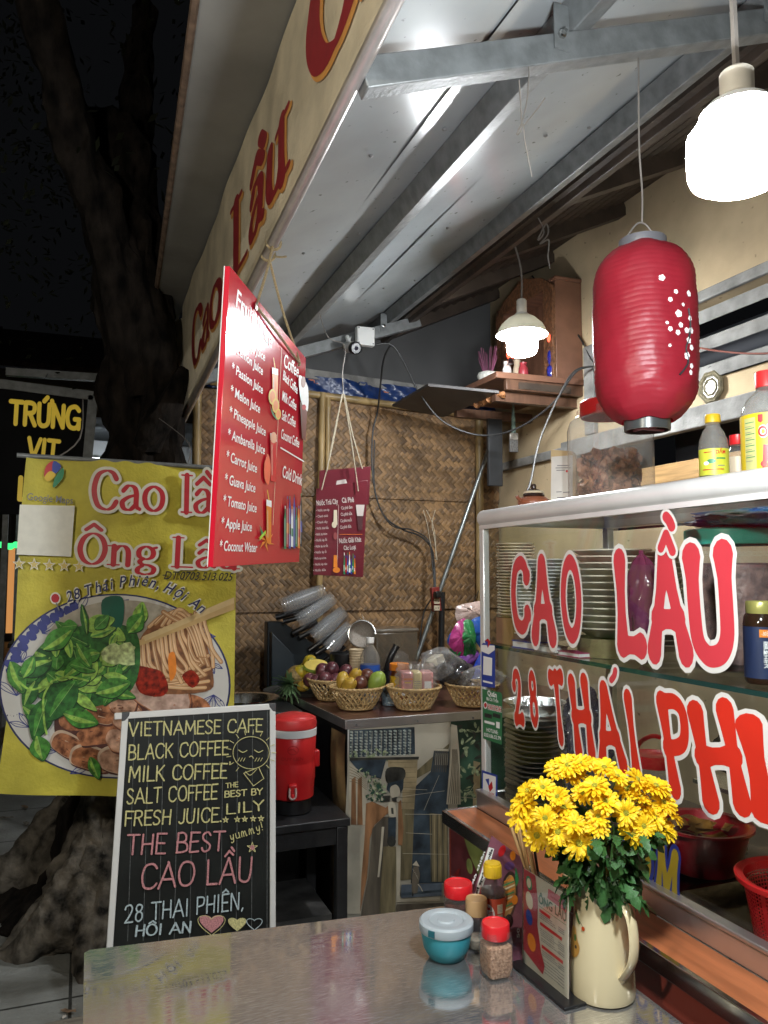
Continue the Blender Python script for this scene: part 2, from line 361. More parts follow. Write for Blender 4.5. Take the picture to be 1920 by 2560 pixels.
def skel(body, style, wgt, extra=0., jit=0.):
    """list of (verts, faces) for a line of drawn letters, height 1; style: round, bulb, serif"""
    x = 0; out = []
    for ch in body:
        wd, sts = strokes(ch)
        for curved, pts in sts:
            P = [(a + x + U(-jit, jit), b + U(-jit, jit)) for a, b in pts]
            cl = curved and pts[0] == pts[-1]
            if curved: P = [(q.x, q.y) for q in smooth([(a, b, 0) for a, b in (P[:-1] if cl else P)], 6, cl)]
            elif style != 'round' or jit: P = [(P[0][0] + (P[1][0] - P[0][0]) * t / 8, P[0][1] + (P[1][1] - P[0][1]) * t / 8) for t in range(9)]
            n = len(P); hw = []
            for i in range(n):
                a, b = P[max(i - 1, 0)], P[min(i + 1, n - 1)]; l = math.hypot(b[0] - a[0], b[1] - a[1]) or 1e-9
                t = i / (n - 1)
                if style == 'serif': hw.append(wgt * (.34 + .66 * abs(b[1] - a[1]) / l) + extra)
                elif style == 'bulb': hw.append(wgt * (.86 + .42 * max(0, 1 - min(t, 1 - t) * n / 3.2) * (0 if cl else 1)) + extra)
                else: hw.append(wgt * (1 + U(-jit, jit) * 4) + extra)
            out.append(ribbon(P, hw, cl))
            if style == 'serif' and not curved and abs(pts[0][0] - pts[1][0]) < abs(pts[0][1] - pts[1][1]) * .6 and ch not in MARK:
                for (a, b) in (P[0], P[-1]):
                    if (abs(b) < .02 or abs(b - 1) < .02 or abs(b - .62) < .02) and not (ch == 'A' and b > .5):
                        out.append(ribbon([(a - wgt * 2.1, b), (a, b), (a + wgt * 2.1, b)], [wgt * .3 + extra] * 3))
        x += wd + (.16 if style == 'bulb' else .12)
    return out, x - .12
class Print:
    """flat printing or paint on a surface. plane: origin, U (right), W (up), facing Nn; px=True takes photograph pixels"""
    def __init__(s, P0, Ux, Wy, step=.00012, lift=.0012, px=True, warp=None, fine=0.):
        s.P0 = V(P0); s.U = V(Ux).normalized(); s.W = V(Wy); s.W = (s.W - s.U * s.W.dot(s.U)).normalized(); s.N = s.U.cross(s.W)
        s.step, s.lift, s.px, s.warp, s.fine = step, lift, px, warp, fine; s.k = 0; s.mats = []; s.mb = MB(); s.q = []
    def uv(s, x, y):
        if not s.px: return (x, y)
        d = ray(x, y); p = EY + d * ((s.P0 - EY).dot(s.N) / d.dot(s.N)) - s.P0
        return (p.dot(s.U), p.dot(s.W))
    def mi(s, m):
        if m not in s.mats: s.mats.append(m)
        return s.mats.index(m)
    def put(s, vs, fs, m, layer=None):
        d = s.lift + (s.k if layer is None else layer) * s.step
        if layer is None: s.k += 1
        s.mb.add([V((a, b, d)) for a, b in vs], fs, s.mi(m))
    def poly(s, pts, m, curve=0, layer=None):
        p = [s.uv(*q) for q in pts]
        if curve: p = [(q.x, q.y) for q in smooth([(a, b, 0) for a, b in p], curve, True)]
        s.put(p, [tuple(range(len(p)))], m, layer)
    def ell(s, cx, cy, rx, ry, m, rot=0., n=40, layer=None, arc=None):
        c, sn = math.cos(rot), math.sin(rot)
        s.poly([(cx + rx * math.cos(2 * PI * i / n) * c - ry * math.sin(2 * PI * i / n) * sn, cy + rx * math.cos(2 * PI * i / n) * sn + ry * math.sin(2 * PI * i / n) * c) for i in range(n)], m, 0, layer)
    def line(s, pts, wpx, m, curve=0, closed=False, layer=None, taper=False):
        p = [s.uv(*q) for q in pts]; a = s.uv(pts[0][0] + .5, pts[0][1]); b = s.uv(pts[0][0], pts[0][1] + .5) if s.px else a
        h = (math.hypot(a[0] - p[0][0], a[1] - p[0][1]) + math.hypot(b[0] - p[0][0], b[1] - p[0][1])) / 2 * wpx if s.px else wpx / 2
        if closed: p = p + [p[0]]
        if curve: p = [(q.x, q.y) for q in smooth([(x, y, 0) for x, y in p], curve)]
        n = len(p)
        hw = [h * (1 - .85 * i / (n - 1)) if taper else h for i in range(n)]
        if curve or n == 2: s.put(*ribbon(p, hw), m, layer)
        else:
            for i in range(n - 1): s.put(*ribbon([p[i], p[i + 1]], [hw[i], hw[i + 1]]), m, layer)
    def frame(s, p, q, hpx):
        a, b = s.uv(*p), s.uv(*q)
        if s.px: c = s.uv(p[0], p[1] - hpx); h = math.hypot(c[0] - a[0], c[1] - a[1])
        else: h = hpx
        L = math.hypot(b[0] - a[0], b[1] - a[1]); e = ((b[0] - a[0]) / L, (b[1] - a[1]) / L)
        return a, L, h, e
    def text(s, body, p, q, hpx, m, bold=.0, shear=0., layer=None):
        """type from p to q along its baseline with capitals hpx high"""
        a, L, h, e = s.frame(p, q, hpx); v0, fs = font_mesh(body, bold, shear)
        x0, x1 = min(v[0] for v in v0), max(v[0] for v in v0); kx = L / (x1 - x0); ky = h / .72
        s.put([(a[0] + e[0] * (x - x0) * kx - e[1] * y * ky, a[1] + e[1] * (x - x0) * kx + e[0] * y * ky) for x, y in v0], fs, m, layer)
    def draw(s, body, p, q, hpx, m, style='round', wgt=.06, extra=0., jit=0., x1=None):
        a, L, h, e = s.frame(p, q, hpx); st, wd = skel(body, style, wgt, extra, jit); kx = L / wd
        for vs, fs in st:
            s.put([(a[0] + e[0] * x * kx - e[1] * y * h, a[1] + e[1] * x * kx + e[0] * y * h) for x, y in vs], fs, m)
    def build(s, name, par=None, **k):
        mb = s.mb
        if s.fine:
            bm = bmesh.new(); vs = [bm.verts.new(v) for v in mb.v]; bm.verts.ensure_lookup_table()
            for f, m in zip(mb.f, mb.m):
                try: bm.faces.new([vs[i] for i in f]).material_index = m
                except ValueError: pass
            bmesh.ops.triangulate(bm, faces=bm.faces[:])
            for _ in range(7):
                es = [e for e in bm.edges if e.calc_length() > s.fine]
                if not es: break
                bmesh.ops.subdivide_edges(bm, edges=es, cuts=1)
                bmesh.ops.triangulate(bm, faces=[f for f in bm.faces if len(f.verts) > 3])
            bm.verts.index_update(); mb = MB(); mb.v = [v.co.copy() for v in bm.verts]
            mb.f = [[v.index for v in f.verts] for f in bm.faces]; mb.m = [f.material_index for f in bm.faces]; bm.free()
        out = MB(); out.f, out.m = mb.f, mb.m
        if callable(s.warp): out.v = [s.warp(s, v.x, v.y, v.z) for v in mb.v]
        else: out.v = [s.P0 + s.U * v.x + s.W * v.y + s.N * v.z for v in mb.v]
        return mk(name, out, s.mats, par, **k)
    def at(s, u, v, d=0.): return s.warp(s, u, v, d) if s.warp else s.P0 + s.U * u + s.W * v + s.N * d
    def pt(s, x, y, d=0.): return s.at(*s.uv(x, y), d)

# ================================================================ materials of the place
STEEL = scratched('scratched_steel', (.80, .80, .80), .07)
CHROME = mat('polished_steel', (.62, .62, .6), .16, 1, .08, 6)
ALU = mat('white_aluminium', (.72, .72, .7), .28, .25, .05, 14)
ALUB = mat('bare_aluminium', (.62, .61, .6), .3, .9, .1, 8)
GALV = mat('galvanised_tube', (.20, .21, .21), .45, .3, .22, 22, .15, 90)
PANEL = mat('white_roof_panel', (.38, .41, .42), .2, 0, .10, 3, .035, 5, .7, specks=38.)
PANELD = mat('weathered_canopy_board', (.24, .235, .22), .6, 0, .2, 3, .1, 30)
WIRE = mat('black_cable', (.02, .02, .02), .5, 0, 0)
WIREG = mat('grey_wire', (.22, .2, .18), .5, .3, .2)
ROPE = mat('jute_rope', (.42, .31, .16), .85, 0, .25, 200, .8, 500)
TWINE = mat('pale_twine', (.55, .48, .36), .85, 0, .2, 200, .6, 500)
BAMB = mat('bamboo_pole', (.36, .25, .11), .4, 0, .35, 14, .15, 30, sc=(1, 1, .35))
DARKW = mat('dark_wood', (.05, .035, .025), .55, 0, .3, 8, .3, 40)
WOOD = mat('brown_wood', (.19, .09, .055), .42, 0, .3, 5, .2, 40, sc=(1, 6, 1))
WOODR = mat('red_brown_laminate', (.40, .13, .05), .34, 0, .22, 4, .05, 60, sc=(12, 1.2, 6), coat=.15)
BLACKP = mat('black_paint', (.014, .014, .015), .45, 0, .3, 20, .1, 90)
BLACKG = mat('black_plastic', (.012, .012, .013), .28, 0, .1)
WHITEP = mat('white_plastic', (.72, .72, .7), .4, 0, .04)
REDP = mat('red_plastic', (.58, .018, .02), .32, 0, .06, 12)
REDCAP = mat('red_cap', (.62, .015, .02), .35, 0, .05)
CONC = mat('bare_concrete', (.24, .235, .22), .85, 0, .35, 9, .5, 40)
PLAST = mat('beige_plaster', (.50, .385, .235), .85, 0, .22, 2.6, .2, 25, detail=9, specks=24.)
GLASS = clear('window_glass', (.965, .98, .972), .02, 1.4)
GLASSE = mat('green_glass_edge', (.018, .05, .045), .1, 0, .05, coat=.5)
PET = clear('clear_plastic', (.95, .96, .96), .06, 1.5, .07)
JARP = clear('jar_plastic', (.95, .955, .95), .08, 1.6, .22, (.78, .77, .73))
BAG = clear('crinkled_bag', (.93, .93, .93), .14, 1.5, .22, (.8, .8, .8))
WHITEI = mat('white_ink', (.82, .82, .80), .5, 0, 0)
INKB = mat('black_ink', (.02, .02, .022), .5, 0, 0)
INKG = mat('grey_ink', (.2, .2, .2), .5, 0, 0)
REDI = mat('red_ink', (.50, .016, .02), .4, 0, .05)
YELI = mat('yellow_ink', (.72, .48, .03), .45, 0, .06)
BLUEI = mat('blue_ink', (.02, .05, .32), .4, 0, .05)
GREENI = mat('green_ink', (.02, .22, .09), .4, 0, .05)
ORNG = mat('orange_ink', (.75, .22, .02), .4, 0, .1, 40)
CREAMI = mat('cream_ink', (.66, .58, .42), .5, 0, .05)

# ================================================================ ground, far street
def ground():
    mb = MB()
    def fn(u, v):
        x, y = -60 + 130 * u, -30 + 120 * v; return (x, y, 0)
    mb.grid(fn, 8, 8)
    m, nt, p = nodes('grey_pavement'); L = nt.links.new
    tc = N(nt, 'ShaderNodeTexCoord')
    br = N(nt, 'ShaderNodeTexBrick', offset=.0); br.inputs['Scale'].default_value = 1.0
    br.inputs['Brick Width'].default_value = .62; br.inputs['Row Height'].default_value = .62; br.inputs['Mortar Size'].default_value = .006
    br.inputs['Color1'].default_value = (.36, .365, .345, 1); br.inputs['Color2'].default_value = (.30, .305, .285, 1); br.inputs['Mortar'].default_value = (.05, .05, .045, 1)
    n1 = N(nt, 'ShaderNodeTexNoise', i2=4.0, i3=8.0); L(tc.outputs['Object'], n1.inputs['Vector']); L(tc.outputs['Object'], br.inputs['Vector'])
    mx = N(nt, 'ShaderNodeMix', data_type='RGBA', blend_type='MULTIPLY'); mx.inputs[0].default_value = .75
    cr = N(nt, 'ShaderNodeValToRGB'); cr.color_ramp.elements[0].position = .35; cr.color_ramp.elements[1].position = .65; cr.color_ramp.elements[0].color = (.5, .49, .45, 1)
    L(n1.outputs[0], cr.inputs[0]); L(br.outputs[0], mx.inputs[6]); L(cr.outputs[0], mx.inputs[7]); L(mx.outputs[2], p.inputs['Base Color'])
    p.inputs['Roughness'].default_value = .6
    b = N(nt, 'ShaderNodeBump', i0=.5, i1=.01); n2 = N(nt, 'ShaderNodeTexNoise', i2=60.0, i3=6.0); L(tc.outputs['Object'], n2.inputs['Vector']); L(n2.outputs[0], b.inputs['Height']); L(b.outputs[0], p.inputs['Normal'])
    mk('pavement', mb, m, kind='structure', loc=(0, 0, 0))
ground()

# far across the street: two dark houses, a lit stall, lanterns
DARKWALL = mat('dark_street_wall', (.10, .085, .06), .9, 0, .3, 1.5, .2, 10)
LITSHOP = glow('lit_shopfront', (1, .45, .14), .3)
def far_house(x0, x1, y, h, lab, lit):
    t = thing('street_house', lab, 'house', ((x0 + x1) / 2, y, 0), 'dark houses at the far end of the street')
    mb = MB().box((x0, y, 0), (x1, y + 5, h)); mk('wall', mb, DARKWALL, t)
    mb = MB().slab([(x0 - .4, y - .7, h - .1), (x1 + .4, y - .7, h - .1), (x1 + .4, y + 5, h + 2.2), (x0 - .4, y + 5, h + 2.2)], (0, 0, .12))
    mk('roof', mb, mat('dark_roof_tile', (.06, .04, .035), .9, 0, .4, 9, .5, 40), t)
    n = max(2, int((x1 - x0) / 1.8))
    for i in range(n):
        cx = x0 + (i + .5) * (x1 - x0) / n
        for z0, z1 in ((.1, 2.2), (3.0, 4.4)):
            if z1 > h: continue
            mb = MB().box((cx - .5, y - .06, z0), (cx + .5, y - .003, z1))
            f = mk('window' if z0 > 1 else 'door', mb, DARKW, t)
            mb = MB().box((cx - .42, y - .075, z0 + .08), (cx + .42, y - .062, z1 - .08))
            on = z0 < 1 and i in lit
            mk('pane', mb, LITSHOP if on else BLACKG, f)
far_house(-9, -2.4, 16, 5.2, 'dark two storey house with a warm lit doorway across the street', (1, 2))
far_house(-2.0, 3.4, 19, 6.0, 'taller dark house with one lit doorway behind the tree trunk', (0,))
GREENG = glow('green_lantern_glow', (.05, .9, .2), .9)
for i, (x, y) in enumerate(((6, 1362), (25, 1366), (41, 1362), (-16, 1366))):
    p = aty(x, y, 9.0)
    t = thing('paper_lantern', 'small round green lantern glowing in a row at the far left edge', 'lantern', p, 'row of green lanterns down the street')
    mk('globe', MB().ball(p, .042, 12, sc=(1, 1, .85)), GREENG, t)
    mk('cap', MB().lathe([(.015, .03), (.015, .045)], p, 8), BLACKP, t)
    mk('cord', MB().tube([p + V((0, 0, .04)), p + V((0, 0, .55))], .002, 4), WIRE, t)
def far_stall():
    c = aty(250, 1100, 8.0); t = thing('lit_stall', 'far market stall with a bright white tarpaulin seen beside the trunk', 'stall', (c.x, 8, 0))
    for dx, dy in ((-.8, 0), (1.5, 0), (-.8, 1.6), (1.5, 1.6)): mk('post', MB().box((c.x + dx - .025, 8 + dy - .025, 0), (c.x + dx + .025, 8 + dy + .025, 3.0)), GALV, t)
    mk('tarpaulin', MB().slab([(c.x - .9, 7.8, 2.75), (c.x + 1.6, 7.8, 2.7), (c.x + 1.6, 9.7, 3.3), (c.x - .9, 9.7, 3.3)], (0, 0, .01)), cloth('white_tarpaulin', (.7, .72, .74), .4, var=.1, vs=4), t)
    mk('back_sheet', MB().grid(lambda u, v: (c.x - .8 + 2.3 * u, 9.6 + .03 * math.sin(u * 22), 1.2 + 1.9 * v), 40, 4), MATS['white_tarpaulin'], t)
    mk('counter', MB().box((c.x - .7, 8.1, 0), (c.x + 1.4, 8.6, .8)).box((c.x - .75, 8.05, .8), (c.x + 1.45, 8.65, .84)), DARKW, t, bev=.005)
    tb = thing('tube_lamp', 'white tube lamp hung under the far stall tarpaulin', 'lamp', (c.x, 8.9, 2.6))
    mk('tube', MB().tube([(c.x - .5, 8.9, 2.7), (c.x + .7, 8.9, 2.7)], .016, 8), glow('tube_glow', (.9, .97, 1), 22), tb)
    mk('fitting', MB().box((c.x - .55, 8.88, 2.72), (c.x + .75, 8.92, 2.75)), WHITEP, tb)
far_stall()

# ================================================================ house facade on the right (plane x = 2.42)
FX = 2.42
def facade():
    t = thing('house_facade', 'beige plastered house wall with grey vent slats and dark window behind the stall', 'house', (FX, 2, 0))
    y0, y1 = -3.0, 7.0
    mb = MB()
    for (a, b, c, d) in ((y0, y1, 0, 1.70), (y0, y1, 2.19, 2.30), (y0, y1, 2.64, 3.45), (3.3, y1, 1.70, 2.19), (3.28, y1, 2.30, 2.64)):
        mb.box((FX, a, c), (FX + .12, b, d))
    mk('wall', mb, PLAST, t)
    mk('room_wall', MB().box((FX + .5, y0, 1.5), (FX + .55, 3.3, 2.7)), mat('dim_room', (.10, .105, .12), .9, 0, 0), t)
    mk('ledge', MB().box((FX - .05, y0, 2.10), (FX - .002, 3.55, 2.19)), CONC, t, bev=.006)
    mk('ledge', MB().box((FX - .03, 3.55, 2.12), (FX - .002, 4.25, 2.17)), CONC, t, bev=.006)
    for z in (2.30, 2.42, 2.54):
        sl = MB().slab([(FX - .02, y0, z), (FX + .10, y0, z + .05), (FX + .10, y0, z + .10), (FX - .02, y0, z + .055)], (0, 3.28 - y0, 0)); mk('vent_slat', sl, CONC, t)
    mk('vent_frame', MB().box((FX - .03, 3.28, 2.2), (FX - .002, 3.36, 2.66)).box((FX - .025, y0, 2.635), (FX - .002, 3.28, 2.68)), CONC, t, bev=.004)
    mk('window_rail', MB().box((FX + .02, y0, 1.90), (FX + .06, 3.28, 1.985)), mat('worn_oak', (.45, .27, .11), .6, 0, .25, 6, .2, 40, sc=(3, 1, 14)), t, bev=.004)
    mk('window_panel', MB().box((FX + .03, y0, 1.75), (FX + .05, 3.28, 1.88)), BLACKP, t)
    # eave: dark tiled underside on laths and rafters
    e = MB(); e.slab([(1.66, y0, 2.98), (FX + .1, y0, 3.38), (FX + .1, y1, 3.38), (1.66, y1, 2.98)], (0, 0, .05))
    rf = mk('eave_roof', e, mat('old_tile_underside', (.16, .12, .10), .85, 0, .35, 12, .5, 30), t)
    for i in range(13):
        f = (i + .5) / 13; x = 1.66 + .86 * f; z = 2.975 + .4 * f * .99
        mk('lath', MB().box((x - .012, y0, z - .022 - .005), (x + .012, y1, z - .004)), DARKW, rf)
    for i in range(9):
        y = 1.2 + i * .62
        mk('rafter', MB().bar((1.64, y, 2.91), (FX, y, 3.27), .06, .07), DARKW, rf)
    mk('eave_board', MB().box((1.62, y0, 2.90), (1.655, y1, 3.0)), DARKW, rf)
facade()

# ================================================================ bamboo end wall (plane y = 4.3)
BY = 4.3
def bamboo_wall():
    t = thing('bamboo_wall', 'woven bamboo mat wall on bamboo poles at the back of the stall', 'wall', (1.5, BY, 0))
    wv = woven('woven_bamboo', (.085, .05, .025), (.37, .215, .095), .023)
    def sheet(z0, z1, dy, x0=.57, x1=2.41):
        def fn(u, v):
            x = x0 + (x1 - x0) * u; z = z0 + (z1 - z0) * v
            return (x, BY + dy + .012 * math.sin(x * 5 + z * 2) + .006 * math.sin(z * 9 + x), z)
        return MB().grid(fn, 40, 24)
    mk('mat_panel', sheet(1.93, 2.50, -.014), wv, t)
    mk('mat_panel', sheet(1.28, 1.945, .0), wv, t)
    mk('mat_panel', sheet(.25, 1.30, .016), wv, t)
    def pole(p, q, r, seg=.3):
        p, q = V(p), V(q); L = (q - p).length; n = int(L / seg); pts = []; rs = []
        for i in range(n + 1):
            for dt, k in ((-.018, 1.), (-.006, 1.13), (.006, 1.13), (.018, 1.)):
                tt = (i * seg + dt) / L
                if 0 <= tt <= 1: pts.append(p.lerp(q, tt)); rs.append(r * k)
        return MB().tube([p] + pts + [q], [r] + rs + [r], 10)
    b = aty(785, 975, BY - .05); c = aty(770, 1560, BY - .05)
    mk('pole', pole((b.x + .03, BY - .05, .6), (b.x + .05, BY - .05, 2.52), .019, .33), BAMB, t)
    mk('pole', pole((b.x + .085, BY - .045, 1.9), (b.x + .085, BY - .045, 2.51), .015, .27), BAMB, t)
    mk('pole', pole((.56, BY - .05, 1.0), (.55, BY - .05, 2.55), .024, .3), BAMB, t)
    mk('pole', pole((2.245, BY - .05, .5), (2.255, BY - .05, 2.46), .024, .36), BAMB, t)
    mk('rail', pole((.62, BY - .04, 2.535), (2.38, BY - .04, 2.455), .021, .42), BAMB, t)
bamboo_wall()
mb = MB().grid(lambda u, v: (.60 + 1.80 * u, BY + .0 + .012 * math.sin(u * 31 + v * 4) + .008 * math.sin(u * 77 + v * 9), 2.515 - .05 * u + (.13) * v), 90, 6)
mk('blue_tarpaulin', mb, mat('blue_tarp', (.012, .035, .13), .28, 0, .25, 30, .35, 45), lab='blue plastic tarpaulin strip tucked above the woven bamboo wall', cat='tarpaulin')
t = thing('gable_board', 'grey board and timber strip closing the gap above the blue tarpaulin', 'board', (1.5, BY, 2.6))
mk('board', MB().slab([(.55, BY + .06, 2.62), (2.4, BY + .06, 2.58), (2.4, BY + .06, 3.6), (1.66, BY + .06, 3.0), (.55, BY + .06, 2.62)][:4], (0, .02, 0)), mat('dim_board', (.08, .08, .08), .6, 0, .15, 3), t)
mk('batten', MB().bar((.75, BY + .02, 2.66), (2.4, BY + .02, 2.585), .03, .055), CONC, t, bev=.003)
mk('orange_strip', MB().bar((.62, BY + .025, 2.625), (1.9, BY + .025, 2.568), .02, .02), mat('orange_tube', (.5, .14, .05), .5), t)

# ================================================================ stall roof
def roofz(x): return 2.545 + .364 * (x - .46)
def stall_roof():
    t = thing('stall_roof', 'lean-to stall roof of white panels on galvanised steel tubes', 'roof', (1.05, 1.8, 2.3))
    y0, y1 = -1.2, 4.38
    seams = [.47, .80, 1.21, 1.62]
    for a, b in zip(seams, seams[1:]):
        def fn(u, v):
            x = a + .0004 + (b - a - .0008) * u; y = y0 + (y1 - y0) * v
            return (x, y, roofz(x) + .0035 * math.sin(y * 2.3 + a * 9) + .002 * math.sin(y * 5.1 + x * 6))
        m = MB().grid(fn, 6, 60); mk('roof_panel', m, PANEL, t)
    mk('roof_cover', MB().slab([(.45, y0, roofz(.45) + .03), (1.66, y0, roofz(1.66) + .03), (1.66, y1, roofz(1.66) + .03), (.45, y1, roofz(.45) + .03)], (0, 0, .015)), GALV, t)
    up = V((-.342, 0, .94))
    for x in (.955, 1.545):
        z = roofz(x) - .038
        mk('purlin', MB().bar((x, y0, z), (x, y1, z), .05, .066, up=up), GALV, t, bev=.003)
    mk('purlin', MB().bar((1.665, y0, roofz(1.62) - .05), (1.665, y1, roofz(1.62) - .05), .05, .07, up=up), DARKW, t, bev=.003)
    for y in (1.36, 3.95, -.9):
        a, b = (.47, y, roofz(.47) - .105), (2.35, y, roofz(2.35) - .105) if y < 3 else (1.72, y, roofz(1.72) - .105)
        mk('rafter', MB().bar(a, b, .045, .062, up=up), GALV, t, bev=.003)
    for x in (.955, 1.545):
        for y in (1.36, 3.95):
            p = V((x - .045, y - .028, roofz(x) - .098)); q = V((0, -1, 0)).to_track_quat('Z', 'Y').to_matrix()
            mk('bolt', MB().lathe([(.010, 0), (.010, .006), (.006, .008), (.005, .016), (0, .016)], p, 6, mtx=q), CHROME, t)
            mk('cleat', MB().box((x - .062, y - .0275, roofz(x) - .13), (x - .026, y - .0245, roofz(x) - .03)), GALV, t)
    for x in (.55, .70, .88, 1.05, 1.30, 1.46):
        for y in (1.0, 1.9, 2.6, 3.3): mk('roof_screw', MB().lathe([(.007, 0), (.007, -.002), (.004, -.005), (0, -.006)], (x, y + .1 * math.sin(x * 40), roofz(x) - .005), 6), INKG, t)
    # bottom edge tube carrying the fascia cloth
    mk('edge_tube', MB().tube([(.462, -1.2, 2.60), (.46, 1.155, 2.455), (.46, 1.88, 2.407), (.455, 4.13, 2.265)], .017, 12), mat('satin_tube', (.50, .46, .44), .3, .55, .12, 18), t)
    mk('tie', MB().bar((.47, 3.95, 2.44), (.455, 3.95, 2.28), .03, .03), GALV, t)
    mk('post', MB().box((2.33, 1.335, 0), (2.375, 1.385, 3.1)), GALV, t, bev=.003)
stall_roof()

def fascia_low(y): # height of the edge tube at y
    pts = [(-1.2, 2.60), (1.155, 2.455), (1.88, 2.407), (4.13, 2.265)]
    for (a, b), (c, d) in zip(pts, pts[1:]):
        if y <= c: return b + (d - b) * (y - a) / (c - a)
    return pts[-1][1]
def fascia():
    t = thing('fascia_banner', 'cream cloth fascia banner with large red lettering along the roof edge', 'banner', (.44, 1.6, 2.3))
    def warp(s, u, v, d):
        y = 4.05 - u; z = 2.3 + v
        f = .004 * math.sin(y * 6 + z * 5) + .002 * math.sin(y * 15 - z * 6)
        return V((.44 - d + f * min(1, max(0, (z - fascia_low(y)) * 9)), y, z))
    def fn(u, v):
        y = 4.05 - 5.2 * u; z0 = fascia_low(y) - .01; z = z0 + (2.86 - z0) * v
        p = warp(None, 4.05 - y, z - 2.3, 0); return p
    mk('cloth', MB().grid(fn, 160, 10), cloth('cream_fascia_cloth', (.60, .52, .37), .12, .7, .22, 6, .3, 70), t)
    P = Print((.44, 4.05, 2.3), (0, -1, 0), (0, 0, 1), px=False, warp=warp, fine=.02, step=.00006, lift=.0015)
    rd = mat('fascia_red', (.26, .018, .022), .6, 0, .1, 20); orr = mat('fascia_orange', (.60, .28, .07), .6, 0, .1, 20)
    def word(body, ya, yb, z, h, wgt, serif='serif'):
        P.draw(body, (4.05 - ya + .018, z - 2.3 - .018), (4.05 - yb + .018, z - 2.3 - .014), h, orr, serif, wgt, .018)
        P.draw(body, (4.05 - ya, z - 2.3), (4.05 - yb, z - 2.3), h, rd, serif, wgt, .006)
    word('Cao', 3.60, 2.78, 2.425, .23, .095)
    word('Lầu', 2.52, 1.80, 2.475, .235, .095)
    word('Ông', 1.58, .62, 2.545, .25, .11)
    P.build('lettering', t)
    # canvas tail at the far end
    mk('cloth_tail', MB().grid(lambda u, v: (.435 - .03 * u + .01 * math.sin(v * 9), 4.05 + .10 * u, 2.05 + .75 * v - .18 * (1 - v) * (1 - u)), 6, 12), MATS['cream_fascia_cloth'], t)
fascia()
mb = MB().slab([(.20, -1.2, 2.87), (.45, -1.2, 2.87), (.45, 5.0, 2.87), (.345, 5.0, 2.87), (.215, 1.8, 2.87)], (0, 0, .02))
t = thing('canopy_board', 'grey board canopy overhanging the lettered fascia on the street side', 'canopy', (.33, 2, 2.87))
mk('board', mb, PANELD, t)
mk('edge_trim', MB().tube([(.20, -1.2, 2.875), (.215, 1.8, 2.875), (.345, 5.0, 2.875)], .012, 6), mat('rusty_trim', (.14, .09, .06), .8, 0, .4, 30), t)

# ================================================================ lamps
LEDG = glow('big_led_globe', (.90, .96, 1.0), BIG_L)
LEDS = glow('small_led_globe', (.93, .97, 1.0), SMALL_L)
def bulb(lab, c, r, h, m, shade, wire):
    t = thing('light_bulb', lab, 'light bulb', c)
    prof = [(r * .45, h * .5), (r * .8, h * .42), (r * .98, h * .25), (r, 0), (r * .99, -h * .28), (r * .93, -h * .4), (r * .75, -h * .475), (r * .4, -h * .5), (0, -h * .5)]
    mk('globe', MB().lathe(prof[::-1], c, 28), m, t)
    mk('neck', MB().lathe([(r * .62, h * .36), (r * .74, h * .44), (r * .6, h * .56), (r * .36, h * .66)], c + V((0, 0, .008)), 24), WHITEP, t)
    mk('socket', MB().lathe([(r * .3, h * .62), (r * .33, h * .64), (r * .33, h * .98), (r * .27, h * 1.02)], c + V((0, 0, .012)), 20), mat('old_white_socket', (.62, .58, .5), .45, 0, .15, 20), t)
    if shade:
        s = mk('lamp_shade', MB().shell([(r * .62, h * .62), (r * .9, h * .55), (r * 1.35, h * .36), (r * 1.62, h * .12), (r * 1.66, h * .08), (r * 1.60, h * .10), (r * 1.32, h * .345), (r * .86, h * .53), (r * .6, h * .6)], c, 30), cloth('milky_shade', (.55, .53, .46), .16, .35, .06, 10, 0), t)
    mk('wire', MB().tube(smooth(wire, 5), .004, 6), WIREG, t)
cb = V((.616, .592, 1.930))
bulb('large bright LED bulb hanging close overhead at the upper right', cb, .051, .072, LEDG, False, [cb + V((0, 0, .083)), cb + V((.002, .004, .3)), cb + V((0, 0, .5)), V((.625, .60, 2.60))])
cs = aty(1305, 845, 2.85)
bulb('smaller LED bulb under a white shade beside the wooden altar', cs, .066, .152, LEDS, True, [cs + V((0, 0, .155)), cs + V((0, .0, .3)), V((1.68, 2.86, 2.95))])
# added bulb and pole, out of view, to brighten banner, fascia and pavement
cl = V((-1.05, .15, 2.16))
bulb('added fill LED bulb on a bamboo pole, out of view beside the stall', cl, .047, .101, glow('fill_led_globe', (1, .93, .80), FILL_L), False, [cl + V((0, 0, .108)), cl + V((.002, .004, .2)), cl + V((0, 0, .36))])
t = thing('fill_bulb_post', 'added bamboo post with a short arm carrying the fill bulb', 'post', (-1.35, .15, 0))
mk('pole', MB().tube([(-1.35, .15, 0), (-1.35, .15, 2.6)], .022, 10), BAMB, t); mk('arm', MB().tube([(-1.37, .15, 2.52), (-1.02, .15, 2.52)], .014, 8), BAMB, t)

